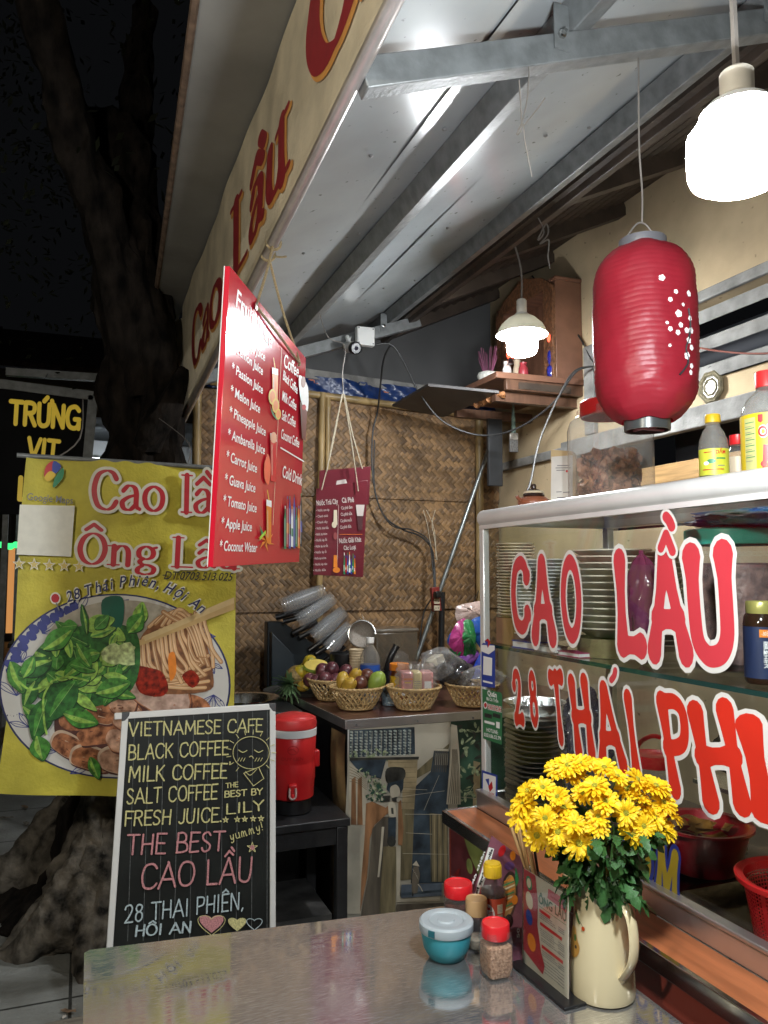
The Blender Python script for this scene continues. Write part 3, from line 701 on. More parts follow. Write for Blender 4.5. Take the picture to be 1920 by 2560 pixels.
# ================================================================ red lantern
def lantern():
    c = atx(1612, 836, 1.143); Hh = .203; Rr = .112
    t = thing('red_lantern', 'tall red cloth lantern with white blossom branch hanging by a wire', 'lantern', c)
    prof = []; n = 34
    def rad(z):
        q = abs(z) / Hh
        return Rr * (1 - .12 * q * q) if q < .5 else Rr * (.97 * math.sqrt(max(0, 1 - ((q - .5) / .52) ** 2.3)))
    for i in range(n * 3 + 1):
        z = -Hh * .96 + 2 * Hh * .96 * i / (n * 3); ph = (i % 3) / 3
        prof.append((max(.05, rad(z)) - (.0008 if i % 3 else 0), z))
    def wob(p): return p
    b = MB().shell(prof, c, 56)
    for v in b.v:
        a = math.atan2(v.y - c.y, v.x - c.x); zz = v.z - c.z
        k = .0007 * math.sin(a * 19 + zz * 40) + .0008 * math.sin(a * 7 - zz * 90) * (1.6 if zz < -.1 else .7)
        v.x += math.cos(a) * k; v.y += math.sin(a) * k; v.z += .0025 * math.sin(a * 5)
    mk('paper_body', b, cloth('red_lantern_cloth', (.36, .02, .036), .42, .40, .12, 9, .12, 60, .5), t)
    mk('bottom_ring', MB().shell([(.047, -Hh * .94), (.049, -Hh * .95), (.049, -Hh * 1.06), (.044, -Hh * 1.06), (.044, -Hh * .95), (.047, -Hh * .94)], c, 36), mat('dark_grey_ring', (.05, .055, .055), .3, .2, .1), t)
    mk('bottom_brace', MB().box(c + V((-.044, -.003, -Hh * 1.05)), c + V((.044, .003, -Hh * 1.035))).box(c + V((-.003, -.044, -Hh * 1.033)), c + V((.003, .044, -Hh * 1.02))).tube([c + V((.02 * math.cos(a), .02 * math.sin(a), -Hh * 1.015)) for a in [i * PI / 6 for i in range(13)]], .003, 5), mat('pink_plastic', (.4, .16, .2), .5), t)
    mk('top_ring', MB().shell([(.050, Hh * .95), (.051, Hh * .96), (.051, Hh * 1.05), (.045, Hh * 1.05), (.045, Hh * .96)], c, 36), mat('smoke_grey_ring', (.10, .10, .11), .4, 0, .1), t)
    mk('hanger', MB().tube(smooth([c + V((-.05, 0, Hh)), c + V((-.02, 0, Hh * 1.2)), c + V((0, 0, Hh * 1.25)), c + V((.02, 0, Hh * 1.2)), c + V((.05, 0, Hh))], 4), .002, 5), WIREG, t)
    mk('wire', MB().tube(smooth([c + V((0, 0, Hh * 1.24)), c + V((.003, .0, Hh * 1.6)), c + V((-.002, .0, Hh * 2.2)), V((c.x - .01, 1.36, roofz(c.x) - .07))], 5), .0022, 6), WIREG, t)
    # painted blossoms: on the curved side, right of the middle as seen
    base = math.atan2(-c.y, -c.x)
    m = MB()
    def on(a, z, r=0.): k = rad(z) + .0018 + r; return c + V((math.cos(a) * k, math.sin(a) * k, z))
    fl = [(1655, 700, 12), (1722, 700, 12), (1690, 717, 9), (1676, 745, 9), (1708, 740, 7), (1725, 765, 10), (1697, 770, 14), (1702, 797, 10), (1728, 795, 12), (1717, 802, 11), (1695, 820, 10), (1722, 825, 12), (1676, 820, 9), (1718, 868, 14), (1729, 888, 10), (1727, 906, 10), (1729, 840, 11), (1668, 808, 6), (1675, 862, 6)]
    def ang(px, z):
        # solve for the angle on the lantern seen at this pixel column
        best = None
        for i in range(400):
            a = base - .2 + 1.75 * i / 400; p = on(a, z) - camo.location
            r = p.x * math.cos(YAW) - p.y * math.sin(YAW); f = p.x * math.sin(YAW) + p.y * math.cos(YAW)
            e = abs(960 + F_PX * r / (f * math.cos(PITCH) + p.z * math.sin(PITCH)) - px)
            if best is None or e < best[0]: best = (e, a)
        return best[1]
    for px, py, s in fl:
        p0 = atx(px, py, c.x - .03); z = p0.z - c.z; a = ang(px, z); r = s * .00058
        for k in range(5):
            q = 2 * PI * k / 5 + px
            ca, cz = a + r * .55 * math.cos(q) / Rr, z + r * .55 * math.sin(q)
            m.add([on(ca + r * .5 * math.cos(j * PI / 3) / Rr, cz + r * .5 * math.sin(j * PI / 3), k * .00012) for j in range(6)], [tuple(range(6))], 0)
    br = [(1700, 925, 7), (1712, 905, 6), (1722, 880, 4), (1716, 850, 3), (1724, 815, 2.4), (1727, 780, 2), (1722, 740, 1.6)]
    pts = []
    for px, py, s in br:
        p0 = atx(px, py, c.x - .03); z = p0.z - c.z; pts.append(on(ang(px, z), z, -.0008))
    m.tube(smooth(pts, 4), .0022, 5, 1)
    mk('blossom_print', m, [WHITEI, INKB], t)
lantern()

# ================================================================ hanging red menu
def drink(P, x, y0, y1, wpx, m, straw=True, tilt=0, foam=None):
    """printed glass of juice, pixels"""
    P.poly([(x - wpx / 2 + tilt, y0), (x + wpx / 2 + tilt, y0 + wpx * .3), (x + wpx * .42, y1), (x - wpx * .42, y1 - wpx * .2)], m)
    P.poly([(x - wpx / 2 + tilt, y0), (x + wpx / 2 + tilt, y0 + wpx * .3), (x + wpx / 2 + tilt, y0 + (y1 - y0) * .18), (x - wpx / 2 + tilt, y0 + (y1 - y0) * .14)], foam or WHITEI)
    if straw: P.line([(x + tilt, y0 + 2), (x + tilt - 4, y0 - (y1 - y0) * .2)], 2, YELI)
    P.line([(x - wpx * .25 + tilt * .5, y0 + (y1 - y0) * .25), (x - wpx * .22, y1 - (y1 - y0) * .15)], 2, CREAMI)
def bottles(P, x0, x1, y0, y1, sk, n=7):
    cs = [GREENI, REDI, BLUEI, WHITEI, BLUEI, GREENI, ORNG, INKB, GREENI, BLUEI]
    for i in range(n):
        x = x0 + (x1 - x0) * (i + .5) / n; wd = (x1 - x0) / n * .95; yy = y0 + (y1 - y0) * (.12 + .28 * rnd.random()); yb = y1 + sk * (x - x0) - (4 if i % 2 else 0)
        c = cs[i % len(cs)]
        P.poly([(x - wd / 2, yy + 14), (x - wd * .2, yy), (x - wd * .18, yy - 9), (x + wd * .18, yy - 8), (x + wd * .2, yy), (x + wd / 2, yy + 14), (x + wd / 2, yb), (x - wd / 2, yb - 1)], c)
        P.poly([(x - wd * .2, yy - 9), (x + wd * .2, yy - 8), (x + wd * .2, yy - 15), (x - wd * .2, yy - 16)], cs[(i + 3) % 10])
        P.poly([(x - wd / 2, yy + (yb - yy) * .45), (x + wd / 2, yy + (yb - yy) * .47), (x + wd / 2, yy + (yb - yy) * .7), (x - wd / 2, yy + (yb - yy) * .68)], cs[(i + 5) % 10])
        P.line([(x - wd * .2, yy + 16), (x - wd * .2, yb - 8)], 1.2, WHITEI)
def red_menu():
    A, B, C, D = V((.288, 1.713, 2.18)), V((.257, 1.772, 1.511)), V((.622, 2.297, 2.16)), V((.592, 2.356, 1.53))
    t = thing('menu_sign', 'glossy red English drinks menu board hanging on ropes from the roof edge', 'menu sign', (A + B + C + D) / 4)
    m = mat('glossy_red_board', (.56, .013, .032), .13, 0, .05, 4, .015, 14, .6, coat=.5)
    P = Print(B, D - B, A - B, lift=.0012, step=.00010)
    q = [P.uv(*x) for x in ((532, 1418), (748, 1405), (765, 895), (575, 665))]
    pts = [P.at(a, b, 0) for a, b in q]
    mk('board', MB().slab([p - P.N * .012 for p in pts], P.N * .012), [m], t, bev=.001)
    e = MB(); e.slab([p - P.N * .014 for p in pts], P.N * .0018); mk('back_board', e, WHITEP, t)
    W = WHITEI
    P.text('Fruit Juice', (588, 765), (678, 872), 48, W, .012)
    L = [('* Orange Juice', 583, 845, 661, 903), ('* Lemon Juice', 580, 875, 655, 938), ('* Passion Juice', 577, 928, 655, 985), ('* Melon Juice', 574, 985, 648, 1033), ('* Pineapple Juice', 571, 1038, 662, 1090),
         ('* Ambarella Juice', 567, 1095, 660, 1136), ('* Carrot Juice', 563, 1150, 640, 1182), ('* Guava Juice', 559, 1208, 636, 1231), ('* Tomato Juice', 555, 1262, 639, 1281), ('* Apple Juice', 550, 1318, 627, 1328), ('* Coconut Water', 546, 1376, 640, 1380)]
    for s, x0, y0, x1, y1 in L: P.text(s, (x0, y0), (x1, y1), 25 if s[2] in 'OLPM' else 26, W, .014)
    P.text('Coffee', (707, 915), (744, 944), 34, W, .012)
    for s, x0, y0, x1, y1 in (('Black Coffee', 705, 948, 741, 985), ('Milk Coffee', 703, 1000, 738, 1026), ('Salt Coffee', 702, 1048, 736, 1068), ('Coconut Coffee', 700, 1095, 745, 1119)): P.text(s, (x0, y0), (x1, y1), 25, W, .014)
    P.line([(702, 870), (680, 1312)], 1.1, CREAMI); P.line([(699, 1119), (758, 1154)], 1.6, W)
    P.text('Cold Drink', (703, 1192), (752, 1214), 30, W, .014)
    drink(P, 685, 918, 1030, 15, ORNG)
    for cx, cy, r in ((678, 992, 14), (686, 1014, 13), (692, 1035, 10)): P.ell(cx, cy, r * .7, r * 1.4, YELI); P.ell(cx, cy, r * .48, r * 1.05, ORNG)
    P.poly([(668, 990), (674, 1020), (690, 1050), (676, 1032)], GREENI, 4)
    drink(P, 680, 1082, 1205, 16, REDCAP, False); P.ell(680, 1094, 8, 14, mat('pale_melon', (.7, .35, .2), .5))
    for k in range(3): P.poly([(664 - k * 3, 1135 + k * 8), (672, 1160), (668, 1210), (659 - k, 1195)], mat('melon_ink', (.75, .12, .04), .5), 4)
    drink(P, 668, 1248, 1360, 13, ORNG)
    for a in range(6): P.poly([(661, 1352), (661 + 22 * math.cos(a * 1.05 + .3), 1352 + 28 * math.sin(a * 1.05 + .3)), (661 + 10 * math.cos(a * 1.05 + .8), 1352 + 12 * math.sin(a * 1.05 + .8))], ORNG)
    P.poly([(644, 1312), (652, 1330), (660, 1340), (648, 1335)], GREENI); P.line([(645, 1345), (658, 1330)], 4, mat('lime_ink', (.4, .6, .05), .5))
    P.poly([(743, 938), (765, 968), (764, 1028), (747, 1000)], W, 4); P.poly([(745, 1003), (763, 1028), (759, 1102), (750, 1095)], mat('coffee_ink', (.16, .035, .02), .4)); P.ell(753, 955, 6, 14, mat('brown_ink', (.28, .12, .08), .5)); P.ell(755, 1018, 5, 7, REDI)
    bottles(P, 705, 748, 1225, 1372, -.05, 8)
    mk_print = P.build('print', t)
    # ropes
    r = MB(); g1, g2 = P.pt(636, 765, .004), P.pt(743, 905, .004)
    h1, h2 = aty(688, 585, 2.05), aty(712, 530, 2.12)
    h1.x = h2.x = .462; h1.z = fascia_low(h1.y); h2.z = fascia_low(h2.y)
    r.tube(smooth([h1, (h1 + g1) / 2 + V((.003, 0, 0)), g1], 5), .0035, 6).tube(smooth([h2, (h2 + g2) / 2 + V((-.004, 0, 0)), g2 + V((0, 0, .01)), g2 - V((0, 0, .01))], 5), .0035, 6)
    r.tube(smooth([g1, (g1 + g2) / 2 + P.N * .006 - V((0, 0, .004)), g2], 5), .0035, 6)
    for h in (h1, h2): r.tube([h + V((.02 * math.cos(a), 0.0, .02 * math.sin(a))) for a in [i * PI / 6 for i in range(13)]], .004, 5)
    r.tube(smooth([h2, h2 + V((.03, .0, -.005)), h2 + V((.055, .01, .004))], 3), .003, 5)
    mk('rope', r, ROPE, t)
    mk('eyelet', MB().lathe([(.004, 0), (.010, 0), (.010, .002), (.004, .003)], g1, 14, mtx=P.N.to_track_quat('Z', 'Y').to_matrix()), CHROME, t)
red_menu()

def maroon_menus():
    base = aty(860, 1320, 3.3)
    def board(y, px, lab, txt, name='menu_sign'):
        c = [aty(a, b, y) for a, b in px]
        t = thing(name, lab, 'menu sign', sum(c, V()) / 4, 'maroon menu boards hung together by the bamboo pole')
        P = Print(c[0], c[1] - c[0], c[3] - c[0], lift=.001, step=.0001)
        pts = [P.at(*P.uv(*q)) for q in px]
        mk('board', MB().slab([p - P.N * .006 for p in pts], P.N * .006), mat('maroon_board', (.13, .012, .022), .3, 0, .08, 5, coat=.2), t, bev=.0008)
        if txt:
            W = mat('dim_white_ink', (.55, .48, .45), .5)
            P.text('Nước Trái Cây', (792, 1264), (845, 1259), 13, W, .02); P.text('Cà Phê', (855, 1257), (885, 1255), 13, W, .02)
            for i, s in enumerate(['Nước cam ép', 'Chanh tươi', 'Chanh dây', 'Nước dưa hấu', 'Nước ép thơm', 'Nước ép ổi', 'Nước ép cà rốt', 'Nước ép ổi', 'Nước ép cà chua', 'Nước ép táo', 'Nước dừa']): P.text('• ' + s, (791 - i * .8, 1279 + i * 15), (823 - i * .6 - (3 if i % 3 else 0), 1277 + i * 15), 6, W, .012)
            for i, s in enumerate(['Cà phê đen', 'Cà phê sữa', 'Cà phê muối', 'Cà phê dừa']): P.text(s, (853 - i, 1274 + i * 16), (881 - i, 1271 + i * 16), 8, W, .012)
            P.line([(849, 1336), (905, 1336)], 1, ORNG); P.line([(846, 1262), (842, 1425)], .8, W)
            P.text('Nước Giải Khát', (848, 1358), (903, 1354), 12, W, .02); P.text('Các Loại', (859, 1375), (889, 1373), 11, W, .02)
            for y0, y1, m in ((1275, 1312, CREAMI), (1388, 1418, ORNG)): P.poly([(834, y0), (842, y0), (843, y1), (833, y1)], m)
            P.ell(838, 1340, 5, 9, mat('dim_melon', (.25, .05, .05), .5)); P.ell(835, 1312, 6, 8, CREAMI)
            P.poly([(889, 1262), (911, 1262), (907, 1290), (892, 1290)], W); P.poly([(892, 1291), (907, 1291), (905, 1325), (895, 1325)], mat('dim_coffee', (.06, .012, .015), .5))
            bottles(P, 858, 888, 1388, 1436, -.02, 7); P.ell(840, 1425, 9, 7, ORNG)
        else:
            P.poly([(842, 1202), (864, 1198), (868, 1208), (840, 1212)], mat('dim_white_ink', (.55, .48, .45), .5))
        P.build('print', t); return P
    P1 = board(3.33, [(798, 1250), (922, 1262), (927, 1166), (799, 1176)], 'plain maroon menu board whose top shows above the lettered one', False)
    P0 = board(3.30, [(783, 1437), (908, 1443), (919, 1200), (791, 1222)], 'maroon Vietnamese drinks menu board hanging by twine before the bamboo wall', True)
    k = aty(858, 985, 3.3); top = aty(865, 690, 3.3)
    t = thing('hanging_twine', 'thin wire and pale twine holding up the maroon menu boards', 'twine', k)
    tw = MB(); a = [(804, 1225), (817, 1178), (896, 1228), (906, 1172)]
    for i, (x, y) in enumerate(a): tw.tube(smooth([k + V((.004 * i - .006, 0, 0)), (k + aty(x, y, 3.295)) / 2 + V((.004 * (-1) ** i, 0, 0)), aty(x, y, 3.29)], 4), .0028, 5)
    mk('twine', tw, TWINE, t)
    wz = V((.955, 3.3, roofz(.955) - .07))
    mk('wire', MB().tube(smooth([k, k + V((-.004, 0, .1)), k + V((.006, 0, .22)), k.lerp(wz, .7) + V((.006, 0, 0)), wz], 5), .0022, 5), WIREG, t)
maroon_menus()

# ================================================================ black street sign behind the banner
def black_sign():
    y = 5.5; c = [aty(*q, y) for q in ((-60, 1300), (205, 1290), (238, 985), (-60, 945))]
    t = thing('street_sign', 'black sign with yellow capitals behind the yellow banner', 'sign', aty(90, 1300, y))
    P = Print(c[0], (1, 0, 0), (0, 0, 1), lift=.002)
    q = [P.at(*P.uv(*x)) for x in ((-60, 1284), (206, 1288), (233, 990), (-60, 952))]
    mk('board', MB().slab([p - P.N * .04 for p in q], P.N * .04), mat('black_sign_face', (.008, .008, .009), .75, 0, .2, 5, spec=.15), t)
    f = MB()
    for a, b in ((1, 2), (2, 3)): f.bar(q[a] + P.N * .0, q[b] + P.N * .0, .025, .06)
    mk('frame', f, GALV, t)
    YS = mat('sign_yellow_added_glow', (.75, .52, .04), .4, 0, .05, emit=.16)  # painted letters, no lamp: a faint glow is added to their colour
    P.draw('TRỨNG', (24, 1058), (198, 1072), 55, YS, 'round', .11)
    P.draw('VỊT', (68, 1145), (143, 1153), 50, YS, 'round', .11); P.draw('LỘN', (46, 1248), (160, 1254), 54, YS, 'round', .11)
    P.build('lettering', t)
    mk('post', MB().box((q[1].x - .06, y + .05, 0), (q[1].x - .01, y + .1, q[2].z)).bar(aty(15, 930, y + .1), aty(250, 945, y + .1), .05, .05), GALV, t)
black_sign()

# ================================================================ yellow noodle banner
def noodle_banner():
    y = 3.1
    t = thing('banner', 'yellow cloth banner showing a noodle bowl with red and white lettering', 'banner', aty(300, 1700, y))
    def warp(s, u, v, d):
        x = s.P0.x + u; z = s.P0.z + v
        top = max(0, min(1, (z - 1.55) / .4)); lo = max(0, min(1, (1.0 - z) / .35))
        f = .009 * math.sin(x * 12 + z * 1.5) + .0009 * math.sin(x * 34 + 1) * top + .012 * lo * math.sin(x * 9 + .6)
        return V((x, y + .06 * (x - .2) + f - d, z))
    P = Print((-.3, y, .6), (1, 0, 0), (0, 0, 1), lift=.0008, step=.00003, warp=warp, fine=.017)
    yel = cloth('yellow_banner_cloth', (.60, .52, .07), .12, .5, .22, 7, .25, 90)
    C0 = [P.uv(*q) for q in ((-8, 1935), (300, 1992), (588, 1985), (594, 1172), (72, 1142))]
    # outline of the cloth, as a fine grid between left and right edges
    L0, L1 = P.uv(-8, 1975), P.uv(76, 1142); R0, R1 = P.uv(586, 1990), P.uv(596, 1172)
    def fn(u, v):
        l = (L0[0] + (L1[0] - L0[0]) * v + .012 * math.sin(v * 5), L0[1] + (L1[1] - L0[1]) * v); r = (R0[0] + (R1[0] - R0[0]) * v, R0[1] + (R1[1] - R0[1]) * v)
        q = (l[0] + (r[0] - l[0]) * u, l[1] + (r[1] - l[1]) * u + (.004 * math.sin(u * 60) if v > .97 else 0) - (.015 * math.sin(u * PI) if v < .02 else 0))
        return warp(P, q[0], q[1], 0)
    mk('cloth', MB().grid(fn, 72, 104), yel, t)
    a, b = P.pt(58, 1140, -.006), P.pt(606, 1172, -.006)
    mk('top_pole', MB().tube([a + V((-.02, 0, .0)), b + V((.02, 0, 0))], .009, 10), GALV, t)
    mk('tie', MB().tube(smooth([P.pt(135, 1150), P.pt(200, 1085, -.1), V((-.02, 3.62, 2.25))], 4), .003, 5).tube(smooth([P.pt(470, 1162), P.pt(485, 1090, -.15), V((.3, 3.66, 2.2))], 4), .002, 5), WIREG, t)
    W = mat('banner_white', (.70, .68, .58), .5, 0, .06, 30); RD = mat('banner_red', (.48, .02, .03), .5, 0, .08, 30)
    NAVY = mat('banner_navy', (.015, .02, .09), .5)
    # plate
    cx, cy, rx, ry = 290, 1716, 290, 232
    P.ell(cx, cy, rx, ry, NAVY, n=72); P.ell(cx, cy, rx - 5, ry - 4, mat('plate_print', (.62, .60, .55), .5, 0, .08, 8), n=72)
    blue = mat('delft_blue', (.04, .05, .22), .5, 0, .2, 20)
    def motif(a, s):
        bx, by = cx + (rx - 42) * math.cos(a), cy + (ry - 34) * math.sin(a); ax = a + PI / 2
        for k in (-1, 0, 1):
            q = ax + k * .7; P.line([(bx, by), (bx + s * .6 * math.cos(q + .25), by + s * .5 * math.sin(q + .25)), (bx + s * math.cos(q), by + s * .8 * math.sin(q))], 2, blue, 4)
            P.line([(bx, by), (bx + s * .6 * math.cos(q - .25), by + s * .5 * math.sin(q - .25)), (bx + s * math.cos(q), by + s * .8 * math.sin(q))], 2, blue, 4)
            P.line([(bx, by), (bx + s * math.cos(q), by + s * .8 * math.sin(q))], 1.2, blue)
    for i in range(15): motif(2.2 + i * .42, 38 + 14 * (i % 3))
    for i in range(14):
        a = PI + .2 + i * .075; rr = .91 + .03 * (i % 2)
        P.ell(cx + rx * rr * math.cos(a), cy + ry * rr * math.sin(a), 15, 11, blue, a, 9, layer=P.k + i % 3)
    P.k += 3
    # bowl inside tones
    P.ell(310, 1620, 200, 120, mat('rice_paper_print', (.40, .36, .28), .5, 0, .2, 30), n=40)
    # meat slices
    pork = mat('pork_print', (.33, .15, .08), .45, 0, .45, 34, col2=(.50, .29, .19), detail=8); pork2 = mat('roast_print', (.20, .055, .02), .4, 0, .5, 38, col2=(.40, .16, .07), detail=8); fat = mat('fat_print', (.55, .40, .28), .45, 0, .2, 30); dk = mat('dark_meat_print', (.10, .03, .02), .5, 0, .4, 20)
    P.poly([(150, 1770), (240, 1740), (330, 1760), (480, 1740), (500, 1800), (420, 1900), (300, 1940), (190, 1890), (140, 1840)], dk, 5)
    def slice_(cx, cy, w_, h_, rot, m):
        c, s = math.cos(rot), math.sin(rot); base = [(-.5, -.2), (-.32, -.42), (-.05, -.5), (.3, -.45), (.46, -.25), (.52, -.02), (.4, .3), (.2, .46), (-.15, .5), (-.4, .38), (-.5, .12)]
        q = [(cx + (x + U(-.06, .06)) * w_ * c - (y_ + U(-.05, .05)) * h_ * s, cy + (x + U(-.06, .06)) * w_ * s + (y_ + U(-.05, .05)) * h_ * c) for x, y_ in base]
        P.poly([(x + 3, y_ + 5) for x, y_ in q], dk, 4); P.poly(q, rnd.choice((fat, pork2)), 4); P.poly([(cx + (x - cx) * .93 + 1, cy + (y_ - cy) * .88 + 3) for x, y_ in q], m, 4)
        for k in range(5): x0, y0 = cx + U(-.3, .3) * w_, cy + U(-.25, .25) * h_; P.line([(x0, y0), (x0 + U(6, 22) * c, y0 + U(4, 16) * s + U(-3, 3))], U(1.2, 3), rnd.choice((dk, fat, pork2)), taper=True)
    for args in ((170, 1862, 90, 60, .6, pork2), (230, 1895, 110, 60, .3, pork2), (300, 1900, 110, 70, .1, pork), (185, 1795, 80, 66, .2, pork2), (245, 1835, 100, 56, -.2, pork2), (310, 1850, 100, 70, .3, pork), (255, 1775, 76, 70, .4, pork2), (320, 1790, 80, 60, -.2, pork), (290, 1705, 62, 56, -.4, pork2), (305, 1745, 80, 84, .3, pork), (480, 1775, 100, 70, .2, pork2), (405, 1738, 165, 104, .35, mat('pale_pork_print', (.44, .26, .19), .45, 0, .3, 30, col2=(.55, .38, .30), detail=8))): slice_(*args)
    # noodles lifted by chopsticks
    ndl = mat('noodle_print', (.64, .38, .18), .45, 0, .15, 25); nd2 = mat('noodle_dark_print', (.46, .24, .10), .45, 0, .15, 25)
    P.poly([(345, 1610), (380, 1560), (450, 1530), (500, 1560), (535, 1690), (515, 1730), (380, 1730), (350, 1680)], mat('noodle_gap_print', (.22, .085, .03), .5, 0, .5, 40, detail=8), 4)
    nl = mat('noodle_light_print', (.70, .50, .30), .4, 0, .12, 30)
    def nood(q, w_=8):
        P.line(q, w_ + 2.5, mat('noodle_edge_print', (.30, .13, .05), .5), 5); P.line(q, w_, rnd.choice((ndl, nd2, ndl)), 5); P.line([(x - 1.2, y_ - .6) for x, y_ in q], w_ * .28, nl, 5)
    for i in range(6): nood([(352 + U(0, 20), 1660 + i * 10), (400 + U(-10, 10), 1695 + i * 5 + U(-8, 8)), (460, 1680 + i * 8), (520 + U(-8, 8), 1640 + i * 16)])
    for i in range(16):
        x = 346 + i * 11; t0 = 1604 - i * 5.2; nood([(x + U(-4, 4), t0 - 4), (x + 3 + U(-3, 3), t0 + 34), (x + 12 + U(-6, 6), t0 + 68 + U(-5, 5)), (x + 26 + U(-12, 12), t0 + 96 + U(-8, 14)), (x + 46 + U(-20, 14), t0 + 116 + U(-10, 22))])
    for i in range(4): nood([(372 + i * 16, 1562 + U(-6, 6)), (412 + i * 12, 1538 - i * 5), (462 + i * 9, 1560 + U(-6, 6)), (496 + i * 6, 1640)])
    nood([(408, 1530), (436, 1548), (452, 1556)], 10)
    sauce = mat('chilli_sauce_print', (.26, .02, .008), .3, 0, .7, 60, detail=8)
    P.poly([(336, 1690), (345, 1665), (372, 1668), (405, 1680), (420, 1720), (400, 1740), (350, 1730)], sauce, 4); P.poly([(420, 1640), (436, 1632), (440, 1680), (425, 1700)], ORNG, 4); P.poly([(455, 1690), (480, 1675), (500, 1700), (480, 1720)], sauce, 4)
    chs = mat('chopstick_print', (.62, .42, .18), .5, 0, .1, 20)
    P.poly([(341, 1602), (350, 1613), (588, 1524), (588, 1505)], chs); P.poly([(356, 1590), (362, 1602), (588, 1508), (588, 1493)], mat('chopstick_light_print', (.70, .52, .26), .5, 0, .1, 20))
    # greens
    gs = [mat('leaf_print_%s' % n, c, .4, 0, .55, 55, detail=8) for n, c in (('dark', (.025, .12, .02)), ('mid', (.06, .22, .03)), ('light', (.26, .44, .07)), ('pale', (.46, .54, .24)))]
    vein = mat('leaf_vein_print', (.25, .42, .12), .5)
    lfd = mat('leaf_gap_print', (.008, .035, .008), .5)
    def leaf(x, y_, L, w_, a, m):
        c, s = math.cos(a), math.sin(a); o = [(0, 0), (.22, .36), (.5, .5), (.8, .28), (1, 0), (.8, -.3), (.5, -.5), (.22, -.38)]
        P.poly([(x + 1 + u * L * c - v * w_ * s, y_ + 2.4 + u * L * s + v * w_ * c) for u, v in o], lfd, 3)
        P.poly([(x + u * L * c - v * w_ * s, y_ + u * L * s + v * w_ * c) for u, v in o], m, 3); P.poly([(x + u * L * .9 * c - v * w_ * .5 * s, y_ + u * L * .9 * s + v * w_ * .5 * c) for u, v in o[:5]], rnd.choice(gs[1:3]), 3); P.line([(x + .05 * L * c, y_ + .05 * L * s), (x + .9 * L * c, y_ + .9 * L * s)], 1.2, vein)
    P.poly([(70, 1660), (130, 1590), (230, 1560), (330, 1570), (350, 1640), (330, 1720), (260, 1760), (150, 1770), (80, 1720)], gs[0], 4)
    P.poly([(255, 1500), (300, 1490), (310, 1520), (300, 1570), (262, 1560)], mat('jade_leaf_print', (.01, .10, .06), .35, 0, .2), 4)
    leaf(345, 1565, 62, 38, -1.4, gs[2]); leaf(210, 1570, 80, 46, -.3, gs[2]); leaf(320, 1580, 60, 44, -.9, gs[1])
    for i in range(52):
        a = U(0, 2 * PI); r = math.sqrt(rnd.random()); leaf(210 + 120 * r * math.cos(a), 1650 + 92 * r * math.sin(a), U(34, 78), U(18, 36), U(-PI, PI), gs[rnd.choice([0, 1, 1, 2, 2])])
    for k in range(9): P.poly([(252 + k * 6 + U(-4, 4), 1640 + U(-5, 5)), (285 + U(0, 40), 1600 + U(-10, 30)), (335, 1620 + U(0, 40)), (300 + U(-10, 20), 1660)], gs[3], 4) if k < 3 else None
    for x, y_, a, L in ((90, 1700, 2.0, 70), (30, 1650, 1.2, 85), (60, 1760, .6, 80), (120, 1740, 1.9, 110), (130, 1650, 2.8, 90), (190, 1700, 2.2, 120), (160, 1780, .3, 90), (240, 1730, -.3, 90), (110, 1620, -.6, 90), (60, 1690, -1.1, 60)): leaf(x, y_, L, L * .55, a, gs[0 if a > 1.8 else 1])
    for q in (((130, 1700), (110, 1740), (112, 1800), (118, 1830)), ((130, 1700), (170, 1690), (220, 1700)), ((130, 1705), (80, 1720), (50, 1700))): P.line(list(q), 5, gs[2], 5)
    leaf(95, 1835, 62, 52, 1.35, gs[1]); leaf(225, 1890, 60, 30, 1.2, gs[1])
    # writing
    for body, q0, q1, h in (('Cao lầu', (232, 1274), (588, 1284), 96), ('Ông Lâu', (196, 1409), (596, 1422), 76)):
        P.draw(body, q0, q1, h, W, 'serif', .075, .08); P.draw(body, q0, q1, h, RD, 'serif', .075)
    P.text('DT:0703.513.025', (408, 1448), (584, 1452), 21, INKB, .012, .3); P.line([(406, 1438), (416, 1438)], 2.4, INKB)
    arc = '28 Thái Phiên, Hội An'; pa = smooth([(168, 1506, 0), (255, 1478, 0), (347, 1463, 0), (430, 1487, 0), (506, 1536, 0)], 12)
    cum = [0]
    for i in range(1, len(pa)): cum.append(cum[-1] + (pa[i] - pa[i - 1]).length)
    def along(d):
        for i in range(1, len(pa)):
            if cum[i] >= d or i == len(pa) - 1: f = (d - cum[i - 1]) / (cum[i] - cum[i - 1]); return pa[i - 1].lerp(pa[i], f)
    wd = [.3 if c == ' ' else max(v[0] for v in font_mesh(c, .012, .3)[0]) - min(v[0] for v in font_mesh(c, .012, .3)[0]) + .07 for c in arc]; tot = sum(wd)
    for pas, m, bo in ((0, W, .09), (1, NAVY, .012)):
        d = 0
        for c, w_ in zip(arc, wd):
            s_ = w_ / tot * cum[-1]
            if c != ' ': p, q = along(d), along(d + s_ * (w_ - .07) / w_); P.text(c, (p.x, p.y), (q.x, q.y), 27, m, bo, .3, layer=P.k + (ord(c) % 2))
            d += s_
        P.k += 2
    P.ell(139, 1495, 13, 15, W); P.ell(139, 1495, 10, 11, RD); P.line([(141, 1506), (148, 1524)], 3, INKG)
    # map pin emblem, blank code panel, stars
    for pts, m in (([(112, 1195), (116, 1168), (135, 1155), (133, 1180)], REDI), ([(135, 1155), (154, 1168), (140, 1186), (131, 1180)], BLUEI), ([(158, 1172), (158, 1196), (134, 1222), (138, 1196)], GREENI), ([(112, 1196), (122, 1206), (140, 1190), (126, 1180)], YELI)): P.poly(pts, m, 3)
    P.text('Google Maps', (69, 1252), (182, 1261), 18, INKG, .004)
    P.poly([(52, 1264), (187, 1266), (178, 1392), (44, 1387)], W)
